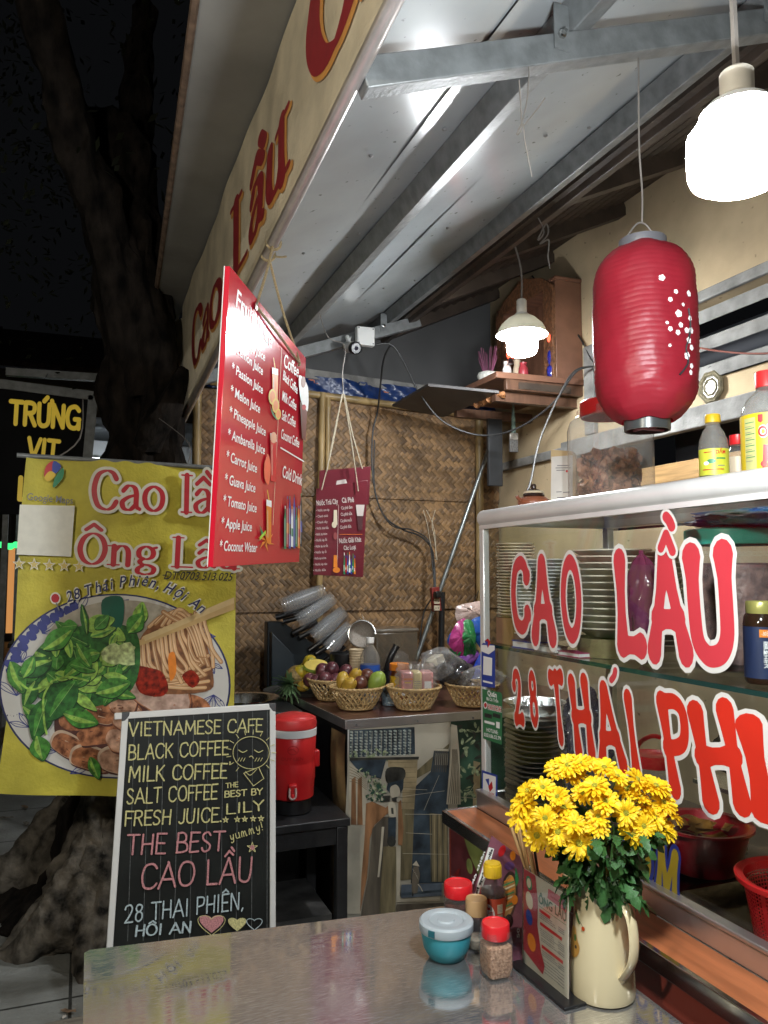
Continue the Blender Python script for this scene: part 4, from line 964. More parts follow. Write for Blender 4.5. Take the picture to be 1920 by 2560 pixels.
    for i in range(5):
        x, y_ = 50 + i * 37, 1410 + i * 1.6
        st = [(x + (17 if k % 2 == 0 else 7) * math.sin(k * PI / 5), y_ - (17 if k % 2 == 0 else 7) * math.cos(k * PI / 5)) for k in range(10)]
        P.poly(st, W); P.poly([(x + (a - x) * .72, y_ + (b - y_) * .72) for a, b in st], mat('star_gold', (.58, .44, .12), .5))
    P.build('print', t, ang=60)
noodle_banner()

# ================================================================ chalkboard
def chalkboard():
    y = 2.6
    t = thing('chalkboard', 'white framed chalkboard listing Vietnamese coffee and cao lau in coloured chalk', 'chalkboard', (.33, y, 0))
    A = aty(305, 1780, y); Bq = aty(688, 1760, y)
    lean = .05
    P0 = aty(283, 2060, y)
    P = Print(P0, (1, -.0, 0), (0, lean, 1), lift=.001, step=.00006)
    q = [P.uv(*x) for x in ((305, 1780), (688, 1760))]
    # the board runs on below the table edge
    l0, l1, zt, zb = q[0][0], q[1][0], (q[0][1] + q[1][1]) / 2, -.50
    dl = -.022
    f = MB(); w_ = .019
    def rect(x0, z0, x1, z1, d0, d1, m=0):
        f.slab([P.at(x0, z0, d0), P.at(x1, z0, d0), P.at(x1, z1, d0), P.at(x0, z1, d0)], P.N * (d1 - d0), m)
    rect(l0 + dl, zt - w_, l1, zt, -.008, .008); rect(l0 + dl, zb, l1, zb + w_, -.008, .008)
    f.slab([P.at(l0 + dl * 1.6, zb + w_, -.008), P.at(l0 + dl * 1.6 + w_, zb + w_, -.008), P.at(l0 + w_, zt - w_, -.008), P.at(l0, zt - w_, -.008)], P.N * .016)
    rect(l1 - w_, zb + w_, l1, zt - w_, -.008, .008)
    mk('frame', f, mat('white_frame', (.74, .74, .72), .35, 0, .04, 12), t, bev=.002)
    b = MB().slab([P.at(l0 + dl, zb, -.004), P.at(l1 - .004, zb, -.004), P.at(l1 - .004, zt - .005, -.004), P.at(l0 + .003, zt - .005, -.004)], P.N * .004)
    mk('board', b, mat('chalk_black', (.011, .013, .012), .42, 0, .5, 5, .05, 60), t)
    for x, s in ((l0 - .001, 1), (l1 + .001, -1)):
        mk('corner_cap', MB().slab([P.at(x, zt + .001, .0095), P.at(x + s * .024, zt + .001, .0095), P.at(x + s * .022, zt - .010, .0095), P.at(x + s * .010, zt - .024, .0095), P.at(x, zt - .026, .0095)], -P.N * .02), mat('grey_corner', (.08, .08, .085), .4), t, bev=.002)
    mk('leg', MB().bar(P.at(l0 + .01, zt - .05, -.012), V((A.x - .02, y + .24, 0)), .02, .012).bar(P.at(l1 - .01, zt - .05, -.012), V((Bq.x - .03, y + .24, 0)), .02, .012), ALU, t)
    mk('leg', MB().bar(P.at(l0 - .02, zb + .01, 0), V((A.x - .03, y - .06, 0)), .02, .012).bar(P.at(l1 - .012, zb + .01, 0), V((Bq.x, y - .06, 0)), .02, .012), ALU, t)
    k = 1.1573
    yl, pk, bl = [mat('chalk_' + n, c, .95, 0, .3, 260, 0) for n, c in (('yellow', (.60, .56, .26)), ('pink', (.55, .25, .26)), ('pale_blue', (.45, .55, .58)))]
    ln = mat('chalk_rule', (.16, .17, .17), .9, 0, .4, 120)
    for i in range(10):
        x0 = 315 + 40 * (i + .6) * .92; P.line([(x0, 1788 - i * 1.6), (x0 - 18 + i * 1.9, 2352)], 1.0, ln, layer=0)
    P.k = 2
    def wr(s, x0, y0, x1, y1, h, m, wg=.055, j=.02): P.draw(s, (x0 * k, y0 * k), (x1 * k, y1 * k), h * k, m, 'round', wg, 0, j)
    wr('VIETNAMESE CAFE', 278, 1590, 566, 1580, 29, yl); wr('BLACK COFFEE', 277, 1641, 492, 1629, 31, yl); wr("MILK COFFEE'", 277, 1688, 497, 1679, 32, yl)
    wr('SALT COFFEE', 273, 1736, 468, 1724, 32, yl); wr('FRESH JUICE.', 269, 1783, 478, 1773, 31, yl)
    wr('THE', 487, 1701, 513, 1698, 10, yl, .08); wr('BEST BY', 484, 1721, 565, 1714, 13, yl, .08); wr('LILY', 488, 1757, 568, 1748, 22, yl); wr('yummy!', 497, 1814, 567, 1791, 19, yl, .05)
    def star(x, y_, r, m):
        for i in range(5):
            a0, a1 = i * 4 * PI / 5, (i + 1) * 4 * PI / 5
            P.line([(x * k + r * math.sin(a0), y_ * k - r * math.cos(a0)), (x * k + r * math.sin(a1), y_ * k - r * math.cos(a1))], 1.8, m)
    for i, x in enumerate((486, 511, 527, 545, 562)): star(x, 1769 - i * .8, 7.5, yl)
    wr('THE BEST', 272, 1844, 482, 1834, 42, pk, .05)
    star(543, 1828, 13, yl); P.ell(543 * k, 1828 * k, 6, 6, pk)
    wr('CAO LẦU', 304, 1918, 540, 1900, 54, pk, .045); wr('28 THAI PHIÊN,', 268, 1990, 524, 1959, 37, bl, .05); wr('HÔI AN', 291, 2018, 411, 2009, 23, bl, .07)
    def heart(x, y_, r): return [(x * k + r * 1.05 * math.sin(a) ** 3 * 1.15, y_ * k - r * (.85 * math.cos(a) - .33 * math.cos(2 * a) - .13 * math.cos(3 * a))) for a in [2 * PI * i / 26 for i in range(26)]]
    P.poly(heart(455, 1988, 25), pk); P.line(heart(455, 1991, 28), 1.6, mat('chalk_yellow', (0, 0, 0)), closed=True, curve=2); P.poly(heart(510, 1990, 19), yl); P.line(heart(547, 1990, 16), 1.8, bl, curve=2)
    # smiling sun face and a cup
    P.line([(540 * k + 45 * math.cos(a), 1624 * k + 40 * math.sin(a)) for a in [2 * PI * i / 24 for i in range(25)]], 1.7, yl, 2)
    for i in range(17):
        a = 2 * PI * i / 17
        if not .9 < a < 2.2: P.line([(540 * k + 51 * math.cos(a), 1624 * k + 46 * math.sin(a)), (540 * k + 62 * math.cos(a), 1624 * k + 57 * math.sin(a))], 1.6, yl)
    for x in (522, 556): P.line([((x - 9) * k, 1618 * k), (x * k, 1623 * k), ((x + 9) * k, 1619 * k)], 2, yl, 4)
    P.line([(536 * k, 1633 * k), (541 * k, 1631 * k), (545 * k, 1636 * k)], 2, yl, 3)
    for x in (515, 521, 527, 552, 558, 564): P.line([(x * k, 1635 * k), ((x - 4) * k, 1642 * k)], 1.6, yl)
    P.line([(524 * k, 1668 * k), (556 * k, 1655 * k), (567 * k, 1679 * k), (545 * k, 1695 * k), (524 * k, 1668 * k)], 1.8, yl)
    P.line([(528 * k, 1664 * k), (538 * k, 1672 * k), (552 * k, 1659 * k)], 1.6, yl, 4)
    P.build('chalk_writing', t)
chalkboard()

# ================================================================ glass display cabinet (front plane x = 1.167)
CX, CY1, CXB, CZ0, CZ1, CY0 = 1.167, 2.20, 1.64, .785, 1.69, .45
SHELF = 1.276
def cabinet():
    t = thing('display_cabinet', 'glass display cabinet with white aluminium frame and big red food lettering', 'display cabinet', (1.4, 1.3, CZ0))
    e = .028
    # profiles
    mk('top_rail', MB().tube([(CX + .014, CY1, CZ1 - .022), (CX + .014, CY0, CZ1 - .022)], .026, 14).box((CX - .004, CY0, CZ1 - .056), (CX + .012, CY1 - .0, CZ1 - .044)), ALU, t)
    mk('top_rail', MB().tube([(CX + .014, CY1, CZ1 - .022), (CXB, CY1, CZ1 - .022)], .024, 14), ALU, t)
    mk('top_rail', MB().box((CXB - .02, CY0, CZ1 - .045), (CXB + .02, CY1 - .02, CZ1)), ALU, t, bev=.004)
    mk('corner_post', MB().box((CX - .002, CY1 - .022, CZ0), (CX + .020, CY1 + .004, CZ1 - .046)), ALU, t, bev=.003)
    mk('corner_post', MB().box((CXB - .012, CY1 - .03, CZ0), (CXB + .012, CY1, CZ1 - .046)), ALUB, t, bev=.003)
    mk('mullion', MB().box((CXB - .01, 1.44, CZ0), (CXB + .015, 1.50, CZ1 - .046)), ALUB, t, bev=.003)
    mk('bottom_rail', MB().box((CX - .022, CY0, CZ0 - .004), (CX - .004, CY1, CZ0 + .042)).box((CX - .026, CY0, CZ0 + .0425), (CX + .004, CY1, CZ0 + .052)), ALUB, t, bev=.003)
    mk('bottom_rail', MB().box((CX, CY1 - .016, CZ0 - .004), (CXB, CY1 + .003, CZ0 + .042)), ALUB, t, bev=.003)
    g = .004
    mk('front_glass', MB().box((CX, CY0, CZ0 + .053), (CX + g, CY1 - .024, CZ1 - .058)), GLASS, t)
    mk('side_glass', MB().box((CX + .022, CY1 - .010, CZ0 + .044), (CXB - .014, CY1 - .006, CZ1 - .048)), GLASS, t)
    mk('back_glass', MB().box((CXB - .003, CY0, CZ0 + .01), (CXB + .001, 1.438, CZ1 - .048)).box((CXB - .003, 1.502, CZ0 + .01), (CXB + .001, CY1 - .032, CZ1 - .048)), GLASS, t)
    mk('top_glass', MB().box((CX + .03, CY0, CZ1 - .020), (CXB - .022, CY1 - .016, CZ1 - .014)), GLASS, t)
    mk('shelf', MB().box((CX + .010, CY0, SHELF - .004), (CXB - .008, CY1 - .026, SHELF + .003)), GLASS, t)
    mk('shelf_edge', MB().box((CX + .0055, CY0, SHELF - .0055), (CX + .0095, CY1 - .026, SHELF + .0045)), GLASSE, t)
    # lettering on the outside of the glass
    P = Print((CX - .0004, CY1, CZ0), (0, -1, 0), (0, 0, 1), lift=.0006, step=.00004)
    RL = mat('cabinet_red_painted_haze', (.56, .045, .06), .32, 0, .04, 6, coat=.3); RO = mat('cabinet_red_painted_reflection', (.58, .028, .014), .32, 0, .1, 6, coat=.3); WL = mat('cabinet_outline', (.66, .64, .60), .4, 0, .03)  # haze on the top row and reflection on the lower are put into the reds
    def letters(body, box, wgt, red):
        for pas in (0, 1):
            for ch, (x0, x1, yt, yb) in zip(body, box):
                base = unicodedata.normalize('NFD', ch)[0]
                P.draw(base, (x0 + 9, yb - 7), (x1 - 9, yb - 7 + (x1 - x0) * .06), yb - yt - 14, (WL, red)[pas], 'bulb', wgt, (.056, 0)[pas])
    a1 = [(1276, 1332, 1401, 1574), (1330, 1394, 1406, 1595), (1402, 1464, 1399, 1595), (1545, 1616, 1396, 1618), (1628, 1730, 1390, 1632), (1728, 1850, 1387, 1645)]
    letters('CAOLAU', a1, .125, RL)
    a2 = [(1282, 1318, 1678, 1806), (1322, 1357, 1682, 1813), (1382, 1428, 1688, 1849), (1436, 1497, 1702, 1884), (1500, 1572, 1722, 1913), (1576, 1613, 1742, 1930), (1676, 1755, 1752, 1975), (1762, 1884, 1778, 2010), (1880, 1965, 1812, 2034)]
    letters('28', a2[:2], .13, RO); letters('T', a2[2:3], .12, RO); letters('HAIPHI', a2[3:], .112, RO)
    for m, ex in ((WL, 6), (RL, 0)):
        P.line([(1655, 1370), (1668, 1336), (1684, 1378)], 20 + ex * 2, m); P.line([(1668, 1292), (1676, 1302), (1682, 1316)], 22 + ex * 2, m, 4); P.line([(1541, 1676), (1538, 1690), (1531, 1700)], 13 + ex * 2, m, 4)
    BL, YM = mat('decal_blue', (.02, .035, .22), .4), mat('decal_mustard', (.38, .27, .02), .4)
    for pas, m in ((0, BL), (1, YM)):
        P.draw('Ơ', (1570, 2185), (1628, 2222), 118, m, 'bulb', .11, (.09, 0)[pas]); P.draw('M', (1646, 2228), (1694, 2262), 116, m, 'bulb', .12, (.10, 0)[pas])
    P.build('lettering', t)
    # stickers on the left end of the glass
    stick = lambda: Print((CX - .0022, CY1, CZ0), (0, -1, 0), (0, 0, 1), lift=.0004, step=.00006)
    Q = stick()
    Q.poly([(1204, 1612), (1208, 1607), (1234, 1612), (1238, 1618), (1238, 1720), (1204, 1716)], BLUEI); Q.poly([(1203, 1612), (1237, 1614), (1237, 1625), (1222, 1636), (1203, 1628)], WHITEI, 0); Q.poly([(1212, 1602), (1220, 1596), (1227, 1606), (1220, 1620)], REDI); Q.poly([(1212, 1602), (1220, 1604), (1220, 1620)], BLUEI)
    Q.poly([(1209, 1640), (1231, 1645), (1230, 1690), (1208, 1686)], WHITEI); Q.line([(1209, 1703), (1231, 1708)], 3, WHITEI)
    Q.build('sticker', t); Q = stick()
    gr = mat('sticker_green', (.03, .17, .07), .4, 0, .05)
    Q.poly([(1206, 1722), (1252, 1731), (1256, 1738), (1255, 1862), (1208, 1846)], gr)
    Q.text('Quán', (1219, 1738), (1242, 1744), 13, WHITEI, .03); Q.text('Bà Cô Trốn', (1217, 1750), (1246, 1757), 8, WHITEI, .02); Q.ell(1214, 1763, 5, 9, WHITEI); Q.ell(1214, 1763, 3.5, 6, REDI)
    Q.text('HOATOC24H', (1220, 1772), (1254, 1780), 12, WHITEI, .10); Q.text('HOATOC24H', (1220, 1772), (1254, 1780), 12, REDI, .02)
    for x in (1212, 1233): Q.poly([(x, 1782), (x + 18, 1787), (x + 18, 1797), (x, 1792)], INKB)
    Q.line([(1213, 1804), (1236, 1810)], 4, WHITEI); Q.poly([(1241, 1804), (1250, 1806), (1250, 1822), (1241, 1819)], WHITEI)
    Q.text('HOTLINE:', (1217, 1828), (1246, 1836), 9, WHITEI, .02); Q.text('0353.86.52.79', (1211, 1840), (1253, 1851), 9, WHITEI, .02)
    Q.build('sticker', t); Q = stick()
    Q.poly([(1205, 1925), (1244, 1938), (1243, 2033), (1204, 2014)], BLUEI); Q.poly([(1208, 1932), (1240, 1942), (1239, 2018), (1207, 2003)], WHITEI)
    Q.poly([(1214, 1948), (1223, 1946), (1223, 1968)], BLUEI); Q.poly([(1221, 1966), (1230, 1953), (1233, 1970), (1225, 1980)], REDI); Q.text('VNPAY', (1211, 1986), (1237, 1994), 10, REDI, .03)
    Q.build('sticker', t)
cabinet()

# ---------------------------------------------------------------- stacks of plates
def disc(r, h, lip, m, base=None, n=40, sq=0., name='plate', lab='', grp='', seg=None):
    prof = [(0, h * .18), (r * .55, h * .18), (r * .62, h * .3), (r * .93, h - lip * .4), (r, h), (r * 1.0, h - lip), (r * .93, h - lip * 1.6), (r * .64, 0), (r * .5, 0), (0, .0005)]
    o = mk(name, MB().lathe(prof, (0, 0, 0), n, sq=sq), m, lab=lab, cat='plate', grp=grp, loc=(0, 0, 0)); return o
def stack(o, c, n, dz, jit=.0015, tilt=0., rot=0.):
    for i in range(n):
        k = o if i == 0 else dup(o)
        k.location = (c[0] + U(-jit, jit), c[1] + U(-jit, jit), c[2] + i * dz); k.rotation_euler = (U(-tilt, tilt), U(-tilt, tilt), rot + U(-.05, .05))
CERB = mat('beige_stoneware', (.60, .50, .36), .3, 0, .1, 8, coat=.3)
CERW = mat('white_porcelain', (.78, .78, .75), .22, 0, .05, 8, coat=.5)
CERC = mat('cream_porcelain', (.64, .58, .47), .22, 0, .08, 6, coat=.5)
TINP = mat('dull_tin', (.30, .29, .27), .3, .9, .2, 20)
box = mk('cardboard_box', MB().box((1.20, 2.065, SHELF + .004), (1.30, 2.165, SHELF + .085)), mat('brown_card', (.34, .18, .10), .7, 0, .15, 10), lab='small brown cardboard box under the beige saucer stack in the cabinet', cat='box', bev=.003)
stack(disc(.058, .014, .003, CERB, lab='beige saucer in the tall narrow stack at the left end of the cabinet', grp='beige saucers stacked on the box'), (1.243, 2.116, SHELF + .086), 24, .0092)
stack(disc(.074, .022, .003, CERW, sq=.8, lab='square white dish in the stack behind the letters C and A', grp='square white dishes in the cabinet'), (1.262, 1.978, SHELF + .028), 22, .0100, .002, .015, .5)
stack(disc(.104, .026, .0035, CERC, lab='large cream plate in the front stack behind the letter O', grp='large cream plates in the front stack'), (1.318, 1.742, SHELF + .055), 13, .0168, .002, .01)
mk('serving_tray', MB().lathe([(.09, 0), (.092, .0), (.098, .048), (.094, .048), (.088, .006), (0, .006)], (1.318, 1.742, SHELF + .0045), 40), mat('olive_bowl', (.20, .16, .08), .35, 0, .1), lab='olive brown bowl under the large cream plates', cat='bowl')
stack(disc(.088, .022, .0035, CERC, lab='cream plate in the rear stack behind the letter L', grp='cream plates in the rear stack'), (1.505, 1.80, SHELF + .005), 18, .0150, .002, .01)
stack(disc(.092, .020, .0025, TINP, lab='round metal serving plate in the tall dark stack low in the cabinet', grp='metal plates stacked low in the cabinet'), (1.278, 2.072, CZ0 + .004), 19, .0145, .002, .01)
mk('foil_dish', MB().shell([(.05, 0), (.085, .035), (.094, .037), (.086, .032), (.052, .003)], (1.278, 2.072, CZ0 + .292), 22), mat('crumpled_foil', (.65, .65, .65), .25, 1, .1, 30, .7, 60), lab='crumpled foil dish on top of the metal plate stack', cat='dish')
# notebooks and papers on the shelf
def flat(name, lab, cat, x, y, w_, d_, h, z, m, rz, band=None):
    t = thing(name, lab, cat, (x, y, z)); q = Matrix.Translation((x, y, 0)) @ Matrix.Rotation(rz, 4, 'Z')
    mk('cover', MB().box((-w_ / 2, -d_ / 2, z), (w_ / 2, d_ / 2, z + h * .14), mtx=q).box((-w_ / 2, -d_ / 2, z + h * .86), (w_ / 2, d_ / 2, z + h), mtx=q), m, t)
    mk('pages', MB().box((-w_ / 2 + .002, -d_ / 2 + .002, z + h * .15), (w_ / 2 - .002, d_ / 2 - .002, z + h * .85), mtx=q), WHITEP, t)
zs = SHELF + .004
flat('notebook', 'blue notebook lying on the shelf under the white dishes', 'notebook', 1.212, 1.985, .05, .11, .022, zs, BLUEI, .1)
flat('notebook', 'grey notebook with rounded pages beside the blue one', 'notebook', 1.208, 1.872, .05, .10, .020, zs, INKG, -.05)
flat('notebook', 'pink notebook at the right of the grey one', 'notebook', 1.212, 1.765, .045, .09, .012, zs, mat('pink_cover', (.40, .05, .14), .5), .08)
# ---------------------------------------------------------------- jars in the cabinet
def jar(name, lab, c, r, h, lidh, body, lid, fill, fillh, label=None, neck=.8, sq=0., n=28, handle=False, flip=False, lumps=0):
    """lidded jar: clear wall, contents, lid"""
    t = thing(name, lab, 'jar' if 'bottle' not in name else 'bottle', c); C = V(c)
    prof = [(r * .86, 0), (r * .98, .006), (r, .02), (r, h * .78), (r * .93, h * .88), (r * neck, h * .94), (r * neck, h)]
    mk('wall', MB().shell(prof, C, n, sq=sq).lathe([(0, .001), (r * .86, .001)], C, n, sq=sq), body, t)
    if fill:
        if lumps:
            f = MB()
            for i in range(lumps):
                a = U(0, 2 * PI); rr = r * .86 * math.sqrt(rnd.random()); zz = .015 + fillh * rnd.random() * (1 - .35 * (rr / r) ** 2 * rnd.random()); s = U(.010, .018)
                q = Matrix.Rotation(U(0, 6), 3, 'X') @ Matrix.Rotation(U(0, 6), 3, 'Y') @ Matrix.Rotation(U(0, 6), 3, 'Z')
                e = 1.0
                px = C + V((rr * math.cos(a), rr * math.sin(a), zz))
                f.add([px + q @ V(v) * s for v in ((-1, -.7, .1), (-.2, -.9, -.15), (1, -.6, .2), (.9, .6, -.1), (0, .9, .25), (-.9, .7, -.05), (0, 0, -.3))], [(0, 1, 6), (1, 2, 6), (2, 3, 6), (3, 4, 6), (4, 5, 6), (5, 0, 6)])
            k = mk('contents', f, fill, t); k['kind'] = 'stuff'
        else: mk('contents', MB().lathe([(r * .8, .004), (r * .955, .02), (r * .955, fillh), (r * .7, fillh + .004), (0, fillh + .002)], C, n, sq=sq), fill, t)
    L = r * (neck + .08)
    lp = [(L, h - lidh * .55), (L * 1.02, h - lidh * .5), (L * 1.02, h + lidh * .38), (L * .96, h + lidh * .48), (L * .9, h + lidh * .46), (L * .86, h + lidh * .4), (0, h + lidh * .4)]
    mk('lid', MB().shell(lp, C, n * 2 if n < 40 else n), lid, t)
    if label:
        z0, z1, m, fn = label
        mk('label', MB().shell([(r * 1.006, z0), (r * 1.006, z1)], C, n, sq=sq), m, t)
        if fn: fn(t, C, r)
    if handle: mk('handle', MB().tube(smooth([C + V((-L, 0, h)), C + V((-L * .8, 0, h + r * .7)), C + V((0, 0, h + r * 1.0)), C + V((L * .8, 0, h + r * .7)), C + V((L, 0, h))], 5), .006, 8), lid, t)
    return t
def wrap(t, C, r, z, h, items, face=None, name='label_print'):
    """printing round a bottle; each item (kind, args) in metres: u along the surface, v up from z"""
    a0 = math.atan2(-C.y, -C.x) if face is None else face
    def warp(s, u, v, d): a = a0 + u / r; k = r * 1.008 + d; return C + V((math.cos(a) * k, math.sin(a) * k, z + v))
    P = Print((0, 0, 0), (1, 0, 0), (0, 0, 1), px=False, warp=warp, fine=.006, lift=.0002, step=.00006)
    for kd, a in items: getattr(P, kd)(*a)
    P.build(name, t)
TEAL = mat('teal_lid', (.03, .46, .36), .35, 0, .05)
jar('pickle_jar', 'huge jar of purple pickles with a teal screw lid on the upper shelf', (1.395, 1.40, SHELF + .005), .112, .30, .036, PET, TEAL, mat('purple_pickle', (.085, .03, .035), .5, 0, .5, 40, .6, 50, col2=(.17, .09, .075)), .235, neck=.84, n=36)
def pinkbag():
    mb = MB(); c = V((1.26, 1.552, SHELF + .006))
    def fn(u, v):
        a = 2 * PI * u; r = (.045 * math.sin(PI * min(1, v * 1.05)) ** .5 + .006) * (1 + .1 * math.sin(5 * a + v * 7) + .06 * math.sin(11 * a - v * 15)); return c + V((r * math.cos(a) * .75, r * math.sin(a), .27 * v))
    mk('plastic_bag', mb.grid(fn, 44, 30), clear('pink_bag', (.75, .35, .55), .15, 1.45, .45, (.45, .12, .26)), lab='pink translucent plastic bag slumped beside the teal lidded jar', cat='plastic bag')
pinkbag()
def lab_bottle(t, C, r):
    wrap(t, C, r, .02, .10, [('poly', ([(-.004, .072), (.045, .072), (.045, .087), (-.004, .087)], ORNG)), ('text', ('-30日', (.0, .0755), (.014, .0755), .008, WHITEI)), ('poly', ([(.014, .004), (.045, .004), (.045, .068), (.014, .068)], YELI)), ('text', ('5', (.020, .036), (.029, .036), .018, REDI, .03)), ('text', ('冠', (.017, .018), (.031, .018), .014, REDI, .02)), ('text', ('獲得', (.016, .008), (.034, .008), .008, REDI, .02))] +
         [('text', (ch, (.002, .056 - i * .0085), (.0105, .056 - i * .0085), .0072, WHITEI, .02)) for i, ch in enumerate('深海鮫エキス')])
jar('supplement_bottle', 'dark brown bottle with navy and yellow Japanese label and gold cap', (1.262, 1.20, SHELF + .005), .034, .150, .024, mat('brown_glass', (.03, .014, .008), .1, coat=.6), mat('gold_cap', (.45, .40, .12), .3, .3), None, 0, label=(.012, .112, mat('navy_label', (.02, .03, .08), .4), lab_bottle), neck=.72)
jar('pickle_jar', 'clear jar with red lid and carrying handle low in the cabinet', (1.43, 1.735, CZ0 + .004), .060, .215, .030, PET, REDCAP, mat('grey_paste', (.20, .16, .14), .6, 0, .3, 30, .4, 60), .15, neck=.86, handle=True)
def bagblob(name, lab, c, s, m, seed=1, cat='plastic bag', grp=None):
    r2 = random.Random(seed); ph = [r2.uniform(0, 6) for _ in range(6)]; c = V(c)
    def fn(u, v):
        a = 2 * PI * u; b = PI * v; k = 1 + .13 * math.sin(3 * a + ph[0] + 4 * b) + .09 * math.sin(7 * a + ph[1] - 6 * b) + .06 * math.sin(13 * a + ph[2] + 9 * b) + .05 * math.sin(21 * a * 1 + ph[3] + 13 * b)
        return c + V((s[0] * k * math.cos(a) * math.sin(b), s[1] * k * math.sin(a) * math.sin(b), s[2] * (1 - math.cos(b)) * (1 + .08 * math.sin(4 * a + ph[4]))))
    return mk(name, MB().grid(fn, 60, 34), m, lab=lab, cat=cat, grp=grp)
bagblob('plastic_bag', 'grey clear bag of herbs between the handled jar and the colander', (1.50, 1.46, CZ0 + .21), (.08, .10, .07), clear('herb_bag', (.7, .72, .68), .15, 1.45, .5, (.30, .32, .28)), 3)
bagblob('plastic_bag', 'purplish clear bag leaning at the back left of the lower shelf', (1.42, 2.02, CZ0 + .01), (.07, .06, .17), clear('lilac_bag', (.6, .58, .68), .15, 1.45, .4, (.25, .23, .30)), 5)
mk('steel_rack', MB().box((1.44, 1.32, CZ0 + .19), (1.60, 1.60, CZ0 + .20)).bar((1.45, 1.34, CZ0), (1.45, 1.34, CZ0 + .19), .01, .01).bar((1.59, 1.34, CZ0), (1.59, 1.34, CZ0 + .19), .01, .01).bar((1.59, 1.59, CZ0), (1.59, 1.59, CZ0 + .19), .01, .01), CHROME, lab='small steel rack holding the herb bag inside the cabinet', cat='rack')
GBW = mat('green_blue_wrapper', (.03, .42, .07), .3, 0, .5, 7, .4, 40, col2=(.03, .14, .55), coat=.3)
bagblob('wrapper', 'bright green and blue plastic wrapper lying on the teal jar lid', (1.42, 1.36, SHELF + .322), (.12, .15, .022), GBW, 33, 'wrapper')
BASIN = mat('translucent_red_basin', (.34, .012, .018), .3, 0, .08, 6)
def basin():
    c = (1.415, 1.545, CZ0 + .004); mk('basin', MB().shell([(0.001, .004), (.075, 0), (.080, .004), (.108, .10), (.118, .102), (.118, .108), (.104, .106), (.077, .008), (.001, .008)], c, 44), BASIN, lab='red plastic basin of leftover peel on the cabinet floor', cat='basin')
    for i in range(9):
        a = i * .7; q = Matrix.Rotation(a, 3, 'Z'); p = V(c) + V((.06 * math.cos(a * 1.7) * (i % 3) / 2, .06 * math.sin(a * 1.7) * (i % 3) / 2, .09 + .006 * (i % 4)))
        mk('pastry_piece', MB().grid(lambda u, v: p + q @ V((.03 * (u - .5) * 2, .018 * (v - .5) * 2, .012 * math.sin(PI * u) * math.sin(2 * v + i))), 6, 4), mat('fried_gold', (.34, .16, .03), .6, 0, .35, 30, .4, 60), lab='curled golden fried piece heaped over the red basin', cat='food', grp='fried pieces in the red basin')
basin()
def colander(c, lab, r=.108, h=.155):
    t = thing('colander', lab, 'colander', c); C = V(c); mb = MB(); n = 84; rows = 22
    RB = mat('red_colander', (.46, .016, .02), .34, 0, .05)
    def pt(i, j, d=0.): f = j / rows; rr = r * (.74 + .24 * f) + d; a = 2 * PI * i / n; return C + V((rr * math.cos(a), rr * math.sin(a), .006 + h * f))
    for j in range(rows):
        for i in range(n):
            q = [pt(i, j), pt(i + 1, j), pt(i + 1, j + 1), pt(i, j + 1)]
            if j in (0, rows - 1) or i % 14 == 0: mb.add(q, [(0, 1, 2, 3)]); continue
            m = sum(q, V()) / 4; k = [m.lerp(v, .62) for v in q]
            mb.add(q + k, [(0, 1, 5, 4), (1, 2, 6, 5), (2, 3, 7, 6), (3, 0, 4, 7)])
    mb.lathe([(0, .006), (r * .74, .006)], C, 40)
    mk('basket', mb, RB, t)
    mk('rim', MB().shell([(r * .97, h), (r * 1.10, h + .004), (r * 1.12, h + .014), (r * 1.09, h + .016), (r * .96, h + .012), (r * .95, h - .004)], C, 56), REDP, t)
    return t
colander((1.325, 1.185, .735), 'red plastic colander standing in the sink behind the glass')
colander((1.49, 1.27, .80), 'second red colander standing behind the one in the sink', .085, .16)

